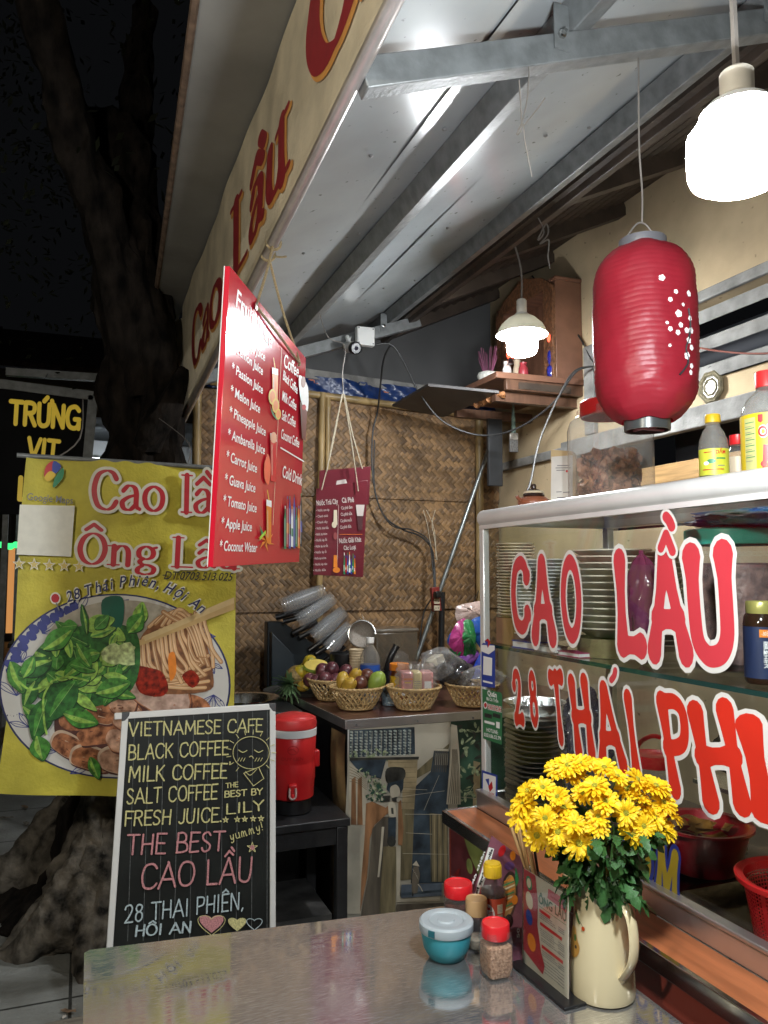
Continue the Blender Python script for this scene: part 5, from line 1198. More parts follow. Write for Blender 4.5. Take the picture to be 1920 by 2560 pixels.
# ---------------------------------------------------------------- the counter that carries the cabinet
def counter():
    t = thing('service_counter', 'red brown laminate serving counter with bare aluminium edging under the cabinet', 'counter', (1.35, 1.0, 0))
    y0, y1 = -.6, 2.20; zt = .781
    mk('ledge', MB().box((1.045, y0, zt - .018), (CX - .024, y1, zt)), WOODR, t)
    mk('edge_strip', MB().box((1.030, y0, zt - .034), (1.0445, y1 + .004, zt + .003)), CHROME, t, bev=.002)
    mk('edge_strip', MB().box((1.045, y1 + .0005, zt - .034), (1.80, y1 + .012, zt + .003)), CHROME, t, bev=.002)
    mk('front_panel', MB().box((1.052, y0, .02), (1.066, y1 - .001, zt - .036)), mat('maroon_panel', (.20, .035, .022), .4, 0, .15, 3), t)
    mk('end_panel', MB().box((1.067, y1 - .016, .02), (1.80, y1 - .002, zt - .036)), mat('maroon_panel_end', (.14, .03, .025), .5), t)
    mk('skirt_rail', MB().box((1.040, y0, .60), (1.0515, y1 - .45, .622)), ALUB, t, bev=.002)
    mk('cabinet_floor', MB().box((CX - .022, 1.56, zt - .022), (1.80, y1 - .002, zt + .001)), mat('dark_counter_top', (.045, .03, .022), .3, 0, .2, 6), t)
    P = Print((1.0515, 2.19, 0), (0, -1, 0), (0, 0, 1), lift=.0007, px=False)
    cols = [mat('panel_' + n, c, .4, 0, .3, 14) for n, c in (('plum', (.12, .025, .03)), ('onion', (.30, .22, .12)), ('chilli', (.22, .015, .012)), ('leek', (.20, .24, .07)))]
    P.poly([(.005, .30), (.40, .30), (.40, .735), (.005, .735)], cols[0])
    for i in range(26): a = U(0, 6.3); x, y_ = U(.04, .37), U(.34, .70); P.ell(x, y_, U(.015, .04), U(.008, .02), cols[1 + i % 3], a, 14)
    P.poly([(.10, .735), (.22, .735), (.30, .60), (.22, .64), (.13, .70)], cols[3])
    P.build('poster', t)
    # sink let into the counter top
    s = thing('sink', 'stainless steel sink with rounded bowl behind the cabinet glass', 'sink', (1.4, 1.2, .6))
    def rr(x0, x1, y0_, y1_, r, z, n=6):
        return [V((cx + r * math.cos(a), cy + r * math.sin(a), z)) for cx, cy, a0 in ((x1 - r, y1_ - r, 0), (x0 + r, y1_ - r, PI / 2), (x0 + r, y0_ + r, PI), (x1 - r, y0_ + r, 1.5 * PI)) for a in [a0 + PI / 2 * j / n for j in range(n + 1)]]
    rings = [rr(CX - .02, 1.80, .45, 1.555, .012, zt + .001), rr(1.205, 1.60, .70, 1.48, .07, zt + .001), rr(1.213, 1.592, .708, 1.472, .065, zt + .008), rr(1.222, 1.583, .717, 1.463, .06, zt + .004), rr(1.235, 1.57, .73, 1.45, .06, zt - .05), rr(1.25, 1.555, .745, 1.435, .07, .734)]
    n = len(rings[0]); mb = MB(); mb.add(sum(rings, []), [(k * n + i, k * n + (i + 1) % n, (k + 1) * n + (i + 1) % n, (k + 1) * n + i) for k in range(len(rings) - 1) for i in range(n)] + [tuple((len(rings) - 1) * n + i for i in range(n))])
    mk('bowl', mb, mat('sink_steel', (.20, .17, .13), .2, 1, .12, 14, .05, 60), s)
counter()

# ---------------------------------------------------------------- on top of the cabinet
ZT = CZ1 - .006
def claypot():
    c = V((1.305, 2.105, CZ1 + .001)); t = thing('clay_pot', 'small terracotta teapot with dark lid on the left end of the cabinet', 'pot', c)
    TC = mat('terracotta', (.30, .10, .05), .35, 0, .2, 12, coat=.2)
    mk('body', MB().lathe([(.030, 0), (.042, .004), (.050, .018), (.049, .030), (.040, .040), (.026, .044), (0, .044)], c, 30), TC, t)
    mk('lid', MB().lathe([(.032, .043), (.034, .046), (.030, .055), (.018, .064), (.008, .068), (.009, .076), (.006, .082), (0, .083)], c, 26), mat('black_glaze', (.03, .015, .012), .2, coat=.4), t)
    mk('rim_band', MB().shell([(.030, .0475), (.0325, .049), (.0295, .0555), (.026, .0555)], c + V((0, 0, .004)), 26), CREAMI, t)
    mk('handle', MB().tube(smooth([c + V((.045, -.01, .02)), c + V((.066, -.014, .034)), c + V((.068, -.014, .042))], 4), .006, 8).tube(smooth([c + V((-.043, .0, .03)), c + V((-.056, .0, .036)), c + V((-.06, 0, .044))], 4), .006, 8), TC, t)
claypot()
def card():
    y = 1.985; a = [atx(x, yy, 1.32) for x, yy in ((1375, 1262), (1447, 1258), (1444, 1150), (1428, 1128), (1377, 1124))]
    t = thing('payment_card', 'white and kraft paper card holder with small print by the clay pot', 'card', a[0])
    n = V((-.85, -.5, 0)).normalized(); P0 = V((1.32, 2.0, CZ1)); d = lambda x, y_: EY + ray(x, y_) * ((P0 - EY).dot(n) / ray(x, y_).dot(n))
    q = [d(x, yy) for x, yy in ((1375, 1262), (1440, 1262), (1440, 1152), (1428, 1128), (1377, 1124))]
    for v in q[:2]: v.z = CZ1
    mk('sleeve', MB().slab([v - n * .022 for v in q], n * .022), mat('kraft_paper', (.55, .42, .22), .7, 0, .1), t, bev=.001)
    P = Print(q[0], (q[1] - q[0]), (0, 0, 1), lift=.001)
    P.poly([(1377, 1262), (1432, 1262), (1432, 1138), (1379, 1142)], mat('card_white', (.66, .65, .60), .5))
    for y_, x0, x1 in ((1164, 1394, 1424), (1170, 1390, 1427), (1176, 1392, 1412), (1230, 1392, 1404), (1231, 1409, 1424), (1244, 1394, 1420)): P.line([(x0, y_), (x1, y_ - .5)], 2, INKG)
    P.ell(1418, 1178, 3, 3, REDI)
    P.build('print', t)
card()
CHIP = mat('dried_chip', (.26, .10, .05), .55, 0, .4, 50, .3, 80, col2=(.40, .20, .11))
jar('snack_jar', 'tall square clear jar of brown chips with red screw lid', (1.352, 1.785, CZ1), .092, .262, .044, JARP, REDP, CHIP, .125, neck=.76, sq=.55, n=40, lumps=520)
def vin_lab(t, C, r):
    lime = mat('lime_label', (.55, .58, .05), .45)
    wrap(t, C, r, .024, .06, [('text', ('DẤM', (.004, .042), (.026, .042), .008, REDI, .03)), ('ell', (-.005, .026, .009, .005, GREENI)), ('ell', (-.016, .022, .006, .004, WHITEI)), ('line', ([(.006, .032), (.024, .032)], .003, GREENI)), ('line', ([(.008, .016), (.022, .016)], .002, INKG)), ('line', ([(-.024, .008), (.02, .008)], .002, REDI)), ('line', ([(-.02, .046), (-.004, .046)], .002, REDI))])
def bottle(name, lab, c, prof, cap, capm, bodym, liquid=None, label=None, fn=None, n=30, sq=0., cat='bottle'):
    t = thing(name, lab, cat, c); C = V(c)
    mk('body', MB().shell(prof, C, n, sq=sq).lathe([(0, prof[0][1] + .0008), (prof[0][0], prof[0][1] + .0008)], C, n, sq=sq), bodym, t)
    if liquid: m, z = liquid; rr = prof[2][0] * .955; mk('contents', MB().lathe([(rr * .85, .003), (rr, .01), (rr, z), (0, z + .001)], C, n, sq=sq), m, t)
    mk('cap', MB().lathe(cap, C, 32), capm, t)
    if label: z0, z1, m, r = label; mk('label', MB().shell([(r * 1.006, z0), (r * 1.006, z1)], C, n, sq=sq), m, t); fn and fn(t, C, r)
    return t
bottle('vinegar_bottle', 'small clear vinegar bottle with yellow cap and lime label', (1.292, 1.342, CZ1), [(.027, 0), (.030, .003), (.031, .01), (.031, .085), (.029, .1), (.022, .118), (.0155, .128), (.0145, .136), (.0145, .142)], [(.0155, .138), (.0165, .139), (.0165, .154), (.015, .157), (0, .157)], mat('yellow_cap', (.70, .45, .02), .35), JARP, (mat('clear_vinegar', (.5, .5, .46), .1), .012), (.02, .078, mat('lime_label', (.55, .58, .05), .45), .031), vin_lab)
def oil_lab(t, C, r):
    face = math.atan2(-C.y, -C.x) - .12
    wrap(t, C, r, .0, .2, [('poly', ([(-.045, .016), (-.018, .016), (-.018, .128), (-.045, .128)], mat('pale_lime', (.55, .55, .22), .45))), ('poly', ([(-.008, .014), (.05, .014), (.05, .062), (-.004, .070)], REDI))] +
         [('line', ([(-.042, .118 - i * .012), (-.021, .118 - i * .012)], .0016, GREENI)) for i in range(7)] + [('line', ([(-.042, .11 - i * .012), (-.026, .11 - i * .012)], .001, INKG)) for i in range(7)] +
         [('text', ('Tương Ớt', (.006, .118), (.03, .118), .007, INKB, .02)), ('text', ('Olita', (-.012, .085), (.034, .089), .022, WHITEI, .10)), ('text', ('Olita', (-.012, .085), (.034, .089), .022, REDI, .03)), ('ell', (.02, .036, .022, .010, ORNG, .5)), ('ell', (.01, .028, .018, .007, mat('prawn_ink', (.6, .14, .05), .5), .7)), ('ell', (.03, .03, .018, .008, mat('prawn_ink2', (.75, .3, .12), .5), .4)), ('ell', (-.004, .03, .006, .006, REDCAP)), ('poly', ([(-.012, .132), (-.003, .132), (-.003, .118), (-.0075, .115), (-.012, .118)], REDI))], face)
bottle('oil_bottle', 'large clear cooking oil bottle with red and white cap and yellow label', (1.335, 1.232, CZ1), [(.049, 0), (.053, .003), (.054, .01), (.054, .135), (.051, .15), (.040, .172), (.026, .186), (.0205, .19), (.0205, .198)], [(.0215, .196), (.0225, .197), (.0225, .228), (.021, .231), (0, .231)], mat('red_white_cap', (.62, .03, .03), .35), JARP, (mat('pale_oil', (.45, .42, .36), .1), .11), (.012, .136, mat('yellow_label', (.72, .52, .02), .45, 0, .04), .054), oil_lab)
bottle('sauce_bottle', 'little bottle with red cap peeping between the vinegar and oil bottles', (1.365, 1.345, CZ1), [(.022, 0), (.024, .003), (.024, .01), (.024, .07), (.018, .085), (.014, .09), (.014, .098)], [(.0165, .094), (.0175, .096), (.0175, .116), (0, .118)], REDCAP, PET, (mat('brown_sauce', (.12, .04, .02), .3), .05), (.016, .066, mat('cream_label', (.6, .5, .38), .5), .024))
def mirror():
    c = V((FX - .012, 2.50, 2.262)); t = thing('octagon_mirror', 'small octagonal bronze framed mirror hung on the beige wall', 'mirror', c)
    mt = Matrix.Rotation(-PI / 2, 3, 'Y') @ Matrix.Rotation(PI / 8, 3, 'Z'); q = (mt @ V((0, 0, 1)))
    br = mat('dull_bronze', (.26, .23, .15), .4, .4, .3, 40, .3, 90)
    mk('frame', MB().shell([(.046, 0), (.070, 0), (.072, .006), (.066, .014), (.060, .010), (.053, .015), (.047, .009), (.046, 0)], c, 8, mtx=mt), br, t, ang=15)
    mk('glass', MB().lathe([(0, .006), (.047, .006)], c, 8, mtx=mt), mat('old_mirror', (.55, .53, .47), .45, .3, .3, 60), t)
    mk('inner_ring', MB().shell([(.030, .008), (.036, .012), (.038, .008)], c, 8, mtx=mt), br, t, ang=15)
    mk('hook', MB().tube(smooth([c + V((-.004, .02, .07)), c + V((-.006, .0, .085)), c + V((-.004, -.02, .078))], 4), .003, 6), WIRE, t)
mirror()

# ================================================================ steel table in front
TZ = .732
def table():
    t = thing('steel_table', 'stainless steel table with scratched top in the foreground', 'table', (.5, 1.2, 0))
    x0, x1, y0, y1 = .012, .985, .55, 1.765
    pts = [(x0, y0), (.975, y0), (.978, 1.66), (.965, 1.695), (.80, 1.700), (.035, 1.768), (.024, 1.758)]
    tp = MB().slab([(a, b, TZ - .0015) for a, b in pts], (0, 0, .0015))
    mk('tabletop', tp, STEEL, t)
    s = MB(); q = [V((a, b, 0)) for a, b in pts]
    for a, b in zip(q, q[1:] + q[:1]): s.slab([a + V((0, 0, TZ - .0018)), b + V((0, 0, TZ - .0018)), b + V((0, 0, TZ - .04)), a + V((0, 0, TZ - .04))], (b - a).cross(V((0, 0, 1))).normalized() * -.0015)
    mk('apron', s, CHROME, t)
    for a, b in ((.07, 1.70), (.92, 1.62), (.07, .62), (.92, .62)): mk('leg', MB().tube([(a, b, 0), (a, b, TZ - .003)], .018, 12), CHROME, t)
    mk('stretcher', MB().tube([(.07, 1.70, .22), (.07, .62, .22)], .012, 8).tube([(.92, 1.62, .22), (.92, .62, .22)], .012, 8), CHROME, t)
table()
# weathered wooden stool under the table's left end
t = thing('wooden_stool', 'weathered grey wooden stool half hidden at the left end of the table', 'stool', (.05, 1.73, 0))
GW = mat('grey_weathered_wood', (.17, .155, .13), .8, 0, .4, 8, .5, 30, sc=(1, 8, 1))
for i in range(3): mk('seat_board', MB().box((-.05 + i * .085, 1.60, .53), (.028 + i * .085, 1.86, .56)), GW, t, bev=.004)
for a, b in ((-.03, 1.62), (-.03, 1.84), (.175, 1.62), (.175, 1.84)): mk('leg', MB().box((a - .015, b - .015, 0), (a + .015, b + .015, .5285)), GW, t, bev=.003)
mk('rail', MB().box((-.035, 1.6355, .35), (-.025, 1.8245, .39)).box((-.035, 1.6355, .18), (-.025, 1.8245, .21)), GW, t)

def tp(px, py): return atz(px, py, TZ + .0006)
# blue sugar cup
def cup():
    c = tp(1116, 2392); t = thing('sugar_bowl', 'translucent turquoise bowl with frosted snap lid on the steel table', 'bowl', c)
    TQ = cloth('turquoise_plastic', (.07, .42, .50), .35, .28, .06, 6, 0)
    mk('bowl', MB().shell([(0, .002), (.030, 0), (.036, .004), (.046, .022), (.050, .045), (.051, .066), (.048, .066), (.046, .045), (.042, .024), (.033, .008), (0, .006)], c, 40), TQ, t)
    FR = cloth('frosted_lid', (.60, .66, .69), .4, .32, .03, 8, 0)
    mk('lid', MB().shell([(.0535, .054), (.0545, .056), (.0545, .070), (.051, .0735), (.038, .074), (.035, .0725), (.034, .0705), (.018, .0705), (.0165, .072), (.0155, .0735), (0, .074)], c, 44), FR, t)
    mk('sugar', MB().lathe([(.030, .009), (.043, .03), (.044, .038), (0, .043)], c, 24), WHITEP, t)
    a = math.atan2(-c.y, -c.x) - .55
    mk('spoon_notch', MB().box((-.007, -.002, .057), (.007, .002, .069), mtx=Matrix.Translation(c) @ Matrix.Rotation(a - PI / 2, 4, 'Z') @ Matrix.Translation((0, .0545, 0))), mat('dark_turquoise', (.01, .10, .13), .4), t)
cup()
CHL = mat('chilli_in_oil', (.07, .02, .012), .35, 0, .5, 60, .3, 80)
jar('condiment_jar', 'small jar of dark chilli with bright red lid behind the turquoise bowl', tp(1146, 2318), .031, .082, .026, PET, REDCAP, CHL, .05, neck=.9)
jar('pepper_shaker', 'narrow clear pepper shaker with tan cap beside the soy sauce', tp(1192, 2370), .0215, .085, .030, PET, mat('tan_cap', (.42, .26, .12), .4, 0, .06), mat('ground_pepper', (.30, .25, .18), .8, 0, .3, 200), .022, neck=.94)
def soy_lab(t, C, r):
    f = math.atan2(-C.y, -C.x) - .1
    wrap(t, C, r, .033, .06, [('ell', (-.010, .026, .017, .023, WHITEI)), ('ell', (-.009, .012, .010, .009, INKB)), ('ell', (-.006, .011, .006, .004, mat('sauce_dish_ink', (.3, .2, .15), .4))), ('ell', (-.006, .011, .0042, .0028, INKB)), ('text', ('Phú Sĩ', (-.025, .022), (.005, .025), .009, REDI, .03)), ('poly', ([(-.012, .037), (-.008, .043), (-.006, .040), (-.004, .044), (-.002, .037)], REDI)), ('poly', ([(.012, .030), (.024, .030), (.024, .048), (.012, .048)], CREAMI)), ('poly', ([(.012, .004), (.024, .004), (.024, .028), (.012, .028)], mat('label_tan', (.40, .33, .24), .5)))] +
         [('line', ([(.0135, .045 - i * .0028), (.0225, .045 - i * .0028)], .0007, INKG)) for i in range(5)] + [('line', ([(.0135, .025 - i * .0028), (.0225, .025 - i * .0028)], .0007, INKG)) for i in range(7)], f)
bottle('soy_sauce_bottle', 'soy sauce bottle with yellow flip cap and red oval label', tp(1233, 2348), [(.026, 0), (.0285, .003), (.0285, .01), (.0285, .092), (.027, .102), (.021, .116), (.0165, .124), (.0155, .132)], [(.0185, .128), (.0195, .129), (.0195, .148), (.0185, .152), (.017, .1525), (.0165, .156), (0, .1565)], mat('yellow_cap', (.70, .45, .02), .35), PET, (mat('soy_sauce', (.035, .012, .006), .15, coat=.4), .100), (.030, .092, mat('orange_red_label', (.50, .06, .02), .4), .0285), soy_lab)
jar('spice_jar', 'square clear jar of brown spice powder with red lid at the table front', tp(1240, 2438), .0262, .086, .026, PET, REDCAP, mat('spice_powder', (.34, .17, .09), .85, 0, .3, 220, .4, 300, col2=(.45, .27, .17)), .058, neck=.92, sq=.6, n=40)

# menus
PUR = mat('menu_purple', (.20, .07, .10), .35, 0, .3, 9)
def leaning_menu():
    a, b, c, d = tp(1165, 2330), tp(1304, 2411), V((.905, 1.482, .905)), V((.905, 1.668, .888))
    c = atz(1306, 2146, .898); d = atz(1229, 2089, .898)
    t = thing('menu_card', 'purple laminated spring roll menu card leaning behind the bottles', 'menu', (a + b) / 2)
    P = Print(a, b - a, (c + d - a - b), lift=.0006, step=.00006)
    q = [P.at(*P.uv(*x)) for x in ((1150, 2330), (1304, 2411), (1306, 2146), (1229, 2089))]
    mk('card', MB().slab([v - P.N * .002 for v in q], P.N * .002), [PUR], t)
    W = WHITEI
    P.poly([(1222, 2118), (1236, 2122), (1186, 2290), (1172, 2282)], W); P.text('Fried spring rolls', (1184, 2262), (1233, 2124), 9, INKB, .05)
    P.text('Chả giò chiên', (1164, 2262), (1214, 2130), 8, W, .02)
    P.ell(1272, 2240, 22, 62, mat('dish_dark', (.05, .025, .02), .4), .1); P.ell(1272, 2240, 17, 52, mat('roll_gold', (.40, .20, .06), .5, 0, .4, 60), .1)
    for i in range(9): P.line([(1263 + U(-3, 3), 2205 + i * 9), (1285 + U(-3, 3), 2195 + i * 9)], 3, (ORNG, GREENI, CREAMI)[i % 3])
    P.ell(1256, 2128, 8, 15, REDI, .4); P.ell(1283, 2140, 7, 12, ORNG); P.ell(1275, 2165, 12, 10, mat('menu_plum', (.12, .05, .16), .4)); P.poly([(1290, 2170), (1298, 2200), (1290, 2215)], GREENI, 4); P.ell(1274, 2303, 10, 17, mat('sauce_dark', (.02, .01, .01), .2)); P.ell(1288, 2250, 8, 12, ORNG)
    P.text('50', (1300, 2345), (1300, 2320), 9, W, .03)
    P.build('print', t)
    mk('sleeve', MB().slab([P.at(*P.uv(*x), .004) for x in ((1148, 2333), (1306, 2412), (1308, 2140), (1228, 2081))], P.N * .0008), GLASS, t)
leaning_menu()
def menu_stand():
    a, b = tp(1309, 2413), tp(1421, 2506)
    a.z = b.z = TZ + .006
    h = .178
    t = thing('menu_stand', 'upright acrylic menu stand on a black base at the table front', 'menu stand', (a + b) / 2)
    u = (b - a).normalized(); n = u.cross(V((0, 0, 1))).normalized()
    if n.y > 0: n = -n
    up = V((0, 0, 1)) * h - n * .004
    P = Print(a, u, up, lift=.0008, step=.00006)
    e1, e2 = a - u * .014, b + u * .022; base = MB()
    def rr(z): return [e1 + n * .024 + V((0, 0, z)), e2 + n * .024 + V((0, 0, z)), e2 - n * .024 + V((0, 0, z)), e1 - n * .024 + V((0, 0, z))]
    base.slab([V((v.x, v.y, TZ + .0008)) for v in rr(0)], (0, 0, .0052)); mk('base', base, BLACKG, t, bev=.002)
    q = [a, b, b + up, a + up]
    mk('card', MB().slab([v - P.N * .0012 for v in q], P.N * .0012), mat('menu_cream', (.52, .47, .38), .4, 0, .06, 6), t)
    mk('acrylic', MB().slab([v + P.N * .003 for v in (a, b, b + up * 1.03, a + up * 1.03)], P.N * .001).slab([v - P.N * .005 for v in (a, b, b + up * 1.03, a + up * 1.03)], P.N * .001), GLASS, t)
    s = lambda x, y_: (1420 - (1420 - x), y_)
    rd = mat('menu_red', (.36, .03, .04), .4, 0, .15, 20)
    uu = (b - a).length
    P.px = False
    H = h
    def X(f): return f * uu
    def Y(f): return (1 - f) * H
    P.poly([(X(0), Y(0)), (X(.28), Y(0)), (X(.34), Y(.25)), (X(.33), Y(.5)), (X(.42), Y(.75)), (X(.5), Y(.86)), (X(.46), Y(.96)), (X(0), Y(.86))], rd, 0)
    for fx, fy, r1, r2, m in ((.13, .12, .010, .013, GREENI), (.14, .30, .012, .016, CREAMI), (.14, .48, .011, .014, BLUEI), (.2, .72, .014, .016, ORNG)): P.ell(X(fx), Y(fy), r1, r2, m, .3)
    P.ell(X(.13), Y(.12), .007, .009, CREAMI)
    P.poly([(X(.58), Y(.05)), (X(.97), Y(.05)), (X(.97), Y(.17)), (X(.56), Y(.15))], mat('menu_pink', (.50, .10, .12), .4)); P.line([(X(.64), Y(.11)), (X(.92), Y(.12))], .004, rd)
    P.text('ÔNG LÂU', (X(.36), Y(.255)), (X(.97), Y(.265)), .017, mat('menu_green', (.05, .16, .10), .4), .02); P.line([(X(.36), Y(.285)), (X(.97), Y(.295))], .001, GREENI)
    for y_, x0, x1 in ((.31, .38, .62), (.44, .40, .88), (.66, .44, .90)): P.poly([(X(x0), Y(y_)), (X(x1), Y(y_ + .005)), (X(x1), Y(y_ + .038)), (X(x0), Y(y_ + .033))], REDI)
    for i, (y_, x0) in enumerate(((.36, .38), (.38, .38), (.40, .38), (.51, .40), (.53, .40), (.55, .41), (.57, .42), (.60, .42), (.62, .42), (.72, .45), (.74, .45), (.76, .45), (.80, .47), (.83, .48), (.86, .49), (.89, .50), (.92, .50))):
        x = x0
        while x < x0 + .26 + .05 * (i % 3): l = U(.02, .07); P.line([(X(x), Y(y_)), (X(x + l), Y(y_ + .001))], .0016, INKG, layer=3); x += l + .018
        P.line([(X(.80), Y(y_ + .005)), (X(.92), Y(y_ + .006))], .0016, INKG, layer=3)
    P.build('print', t)
menu_stand()

# pitcher
PC = tp(1506, 2482); PH = .205
def pitcher():
    c = PC; t = thing('pitcher', 'cream ceramic pitcher with a cherry motif holding yellow flowers', 'pitcher', c)
    CRM = mat('cream_glaze', (.62, .53, .33), .16, 0, .04, 8, coat=.6)
    prof = [(0, .003), (.054, 0), (.058, .003), (.0595, .012), (.0575, .05), (.053, .10), (.0485, .15), (.047, .18), (.0485, .198), (.0505, PH), (.0485, PH + .001), (.045, .19), (.0445, .16), (.05, .09), (.054, .02), (0, .010)]
    b = MB().shell(prof, c, 56); d = V((-.35, -.9, 0)).normalized()
    d = V((-.9, .3, 0)).normalized()
    for v in b.v:
        q = v - c; rr = math.hypot(q.x, q.y)
        if q.z > .15 and rr > .03:
            k = max(0, (q.x * d.x + q.y * d.y) / rr) ** 6 * ((q.z - .15) / .055) ** 2; v.x += d.x * .02 * k; v.y += d.y * .02 * k; v.z += .008 * k
    mk('body', b, CRM, t)
    hd = V((math.cos(YAW + .55 - PI / 2 + .25), math.sin(-YAW - .75), 0)).normalized()
    # handle points toward the viewer's right
    to = V((-c.x, -c.y, 0)).normalized(); rt = V((-to.y, to.x, 0)); hd = (rt * .62 + to * .78).normalized()
    if (hd.x * math.cos(YAW) - hd.y * math.sin(YAW)) < 0: hd = (-rt * .62 + to * .78).normalized()
    pts = smooth([c + hd * .044 + V((0, 0, .172)), c + hd * .066 + V((0, 0, .176)), c + hd * .082 + V((0, 0, .160)), c + hd * .088 + V((0, 0, .125)), c + hd * .083 + V((0, 0, .09)), c + hd * .066 + V((0, 0, .062)), c + hd * .052 + V((0, 0, .048))], 6)
    sd = hd.cross(V((0, 0, 1))); m = MB()
    n = len(pts); vs = []
    for i, p in enumerate(pts):
        dd = (pts[min(i + 1, n - 1)] - pts[max(i - 1, 0)]).normalized(); o = sd.cross(dd)
        for k in range(10): a = 2 * PI * k / 10; vs.append(p + sd * .0105 * math.cos(a) + o * .0055 * math.sin(a))
    m.add(vs, [(i * 10 + k, i * 10 + (k + 1) % 10, (i + 1) * 10 + (k + 1) % 10, (i + 1) * 10 + k) for i in range(n - 1) for k in range(10)] + [tuple(range(9, -1, -1)), tuple((n - 1) * 10 + k for k in range(10))])
    m.ball(c + hd * .053 + V((0, 0, .048)), .0085, 12).ball(c + hd * .047 + V((0, 0, .174)), .009, 12)
    mk('handle', m, CRM, t)
    f = math.atan2(to.y, to.x)
    def warp(s, u, v, d): a = f + u / .055; r = .0588 - .056 * max(0, v - .012) * 1.18 * .9 + .0016 + d; r = (.0600 - (v - .012) * .075) + .0006 + d; return c + V((math.cos(a) * r, math.sin(a) * r, v))
    P = Print((0, 0, 0), (1, 0, 0), (0, 0, 1), px=False, warp=warp, fine=.006, lift=.0006, step=.00005)
    P.poly([(-.062, .152), (-.052, .147), (-.043, .132), (-.053, .137)], mat('motif_leaf', (.06, .12, .03), .3), 4); P.line([(-.050, .14), (-.040, .134), (-.036, .130)], .001, INKB); P.ell(-.035, .127, .0038, .0038, mat('motif_cherry', (.36, .05, .01), .25))
    P.poly([(-.07, .118), (-.056, .122), (-.050, .106), (-.042, .092), (-.046, .078), (-.058, .070), (-.07, .078)], mat('motif_ochre', (.42, .22, .05), .3), 5); P.ell(-.055, .105, .004, .006, mat('motif_leaf', (0, 0, 0))); P.ell(-.052, .090, .003, .003, INKB)
    P.build('motif', t)
pitcher()

# flowers
PET_Y = cloth('yellow_petal', (.88, .62, .02), .38, .5, .12, 60, .05)
LEAF = cloth('flower_leaf', (.035, .105, .028), .2, .42, .35, 40, .2)
STEM = mat('green_stem', (.06, .15, .03), .5, 0, .2)
EYEC = mat('green_eye', (.22, .28, .02), .6, 0, .25, 300, .8, 500, col2=(.45, .38, .02))
def flower_proto(k):
    t = thing('chrysanthemum', 'yellow chrysanthemum with green eye in the bunch in the cream pitcher', 'flower', (0, 0, 0), 'yellow chrysanthemums in the pitcher')
    mb = MB(); r2 = random.Random(k)
    for ring, (n, L, el, z0) in enumerate(((15, .029, .12, 0), (14, .026, .42, .001), (11, .019, .80, .002))):
        for i in range(n):
            a = 2 * PI * (i + .5 * ring + r2.uniform(-.22, .22)) / n; l = L * r2.uniform(.85, 1.1); e = el + r2.uniform(-.14, .16); w_ = r2.uniform(.0036, .0046); tw = r2.uniform(-.4, .4)
            d = V((math.cos(a), math.sin(a), 0)); s = V((-d.y, d.x, 0)) * math.cos(tw) + V((0, 0, math.sin(tw)))
            def pp(f, q): return d * (.0045 + l * f * math.cos(e * (1 - .5 * f))) + V((0, 0, z0 + l * f * math.sin(e) - .006 * f * f)) + s * (q * w_ * (.45 + 1.25 * f - .95 * f ** 3)) + V((0, 0, abs(q) * .0014))
            vs = [pp(f, q) for f in (0, .35, .7, .92) for q in (-1, 0, 1)] + [pp(1.0, -.2), pp(1.03, 0), pp(1.0, .2)]
            mb.add(vs, [(j * 3 + i2, j * 3 + i2 + 1, j * 3 + i2 + 4, j * 3 + i2 + 3) for j in range(4) for i2 in range(2)])
    mk('petals', mb, PET_Y, t)
    mk('eye', MB().lathe([(.0062, .001), (.0068, .004), (.005, .0062), (0, .0068)], (0, 0, 0), 14), EYEC, t)
    mk('stem', MB().tube(smooth([V((0, 0, .001)), V((.002, 0, -.03)), V((.0, .002, -.07))], 3), .0014, 5).lathe([(.001, -.006), (.006, -.001), (.0065, .0005)], (0, 0, 0), 10), STEM, t)
    return t
protos = [flower_proto(k) for k in range(4)]
FC = PC + V((0, 0, .315))
heads = [(1250 + .2893 * x, 1880 + .2893 * y) for x, y in ((500, 150), (590, 120), (690, 95), (800, 120), (900, 140), (1010, 215), (1180, 240), (1270, 300), (1345, 300), (650, 200), (370, 310), (500, 390), (240, 340), (205, 440), (190, 550), (390, 570), (320, 720), (500, 690), (640, 620), (680, 790), (815, 880), (850, 560), (840, 650), (910, 430), (820, 300), (720, 365), (545, 480), (1090, 530), (1250, 480), (1240, 640), (1410, 440), (1490, 550), (1150, 710), (1410, 660), (1330, 570), (450, 840), (1210, 390), (1085, 330))]
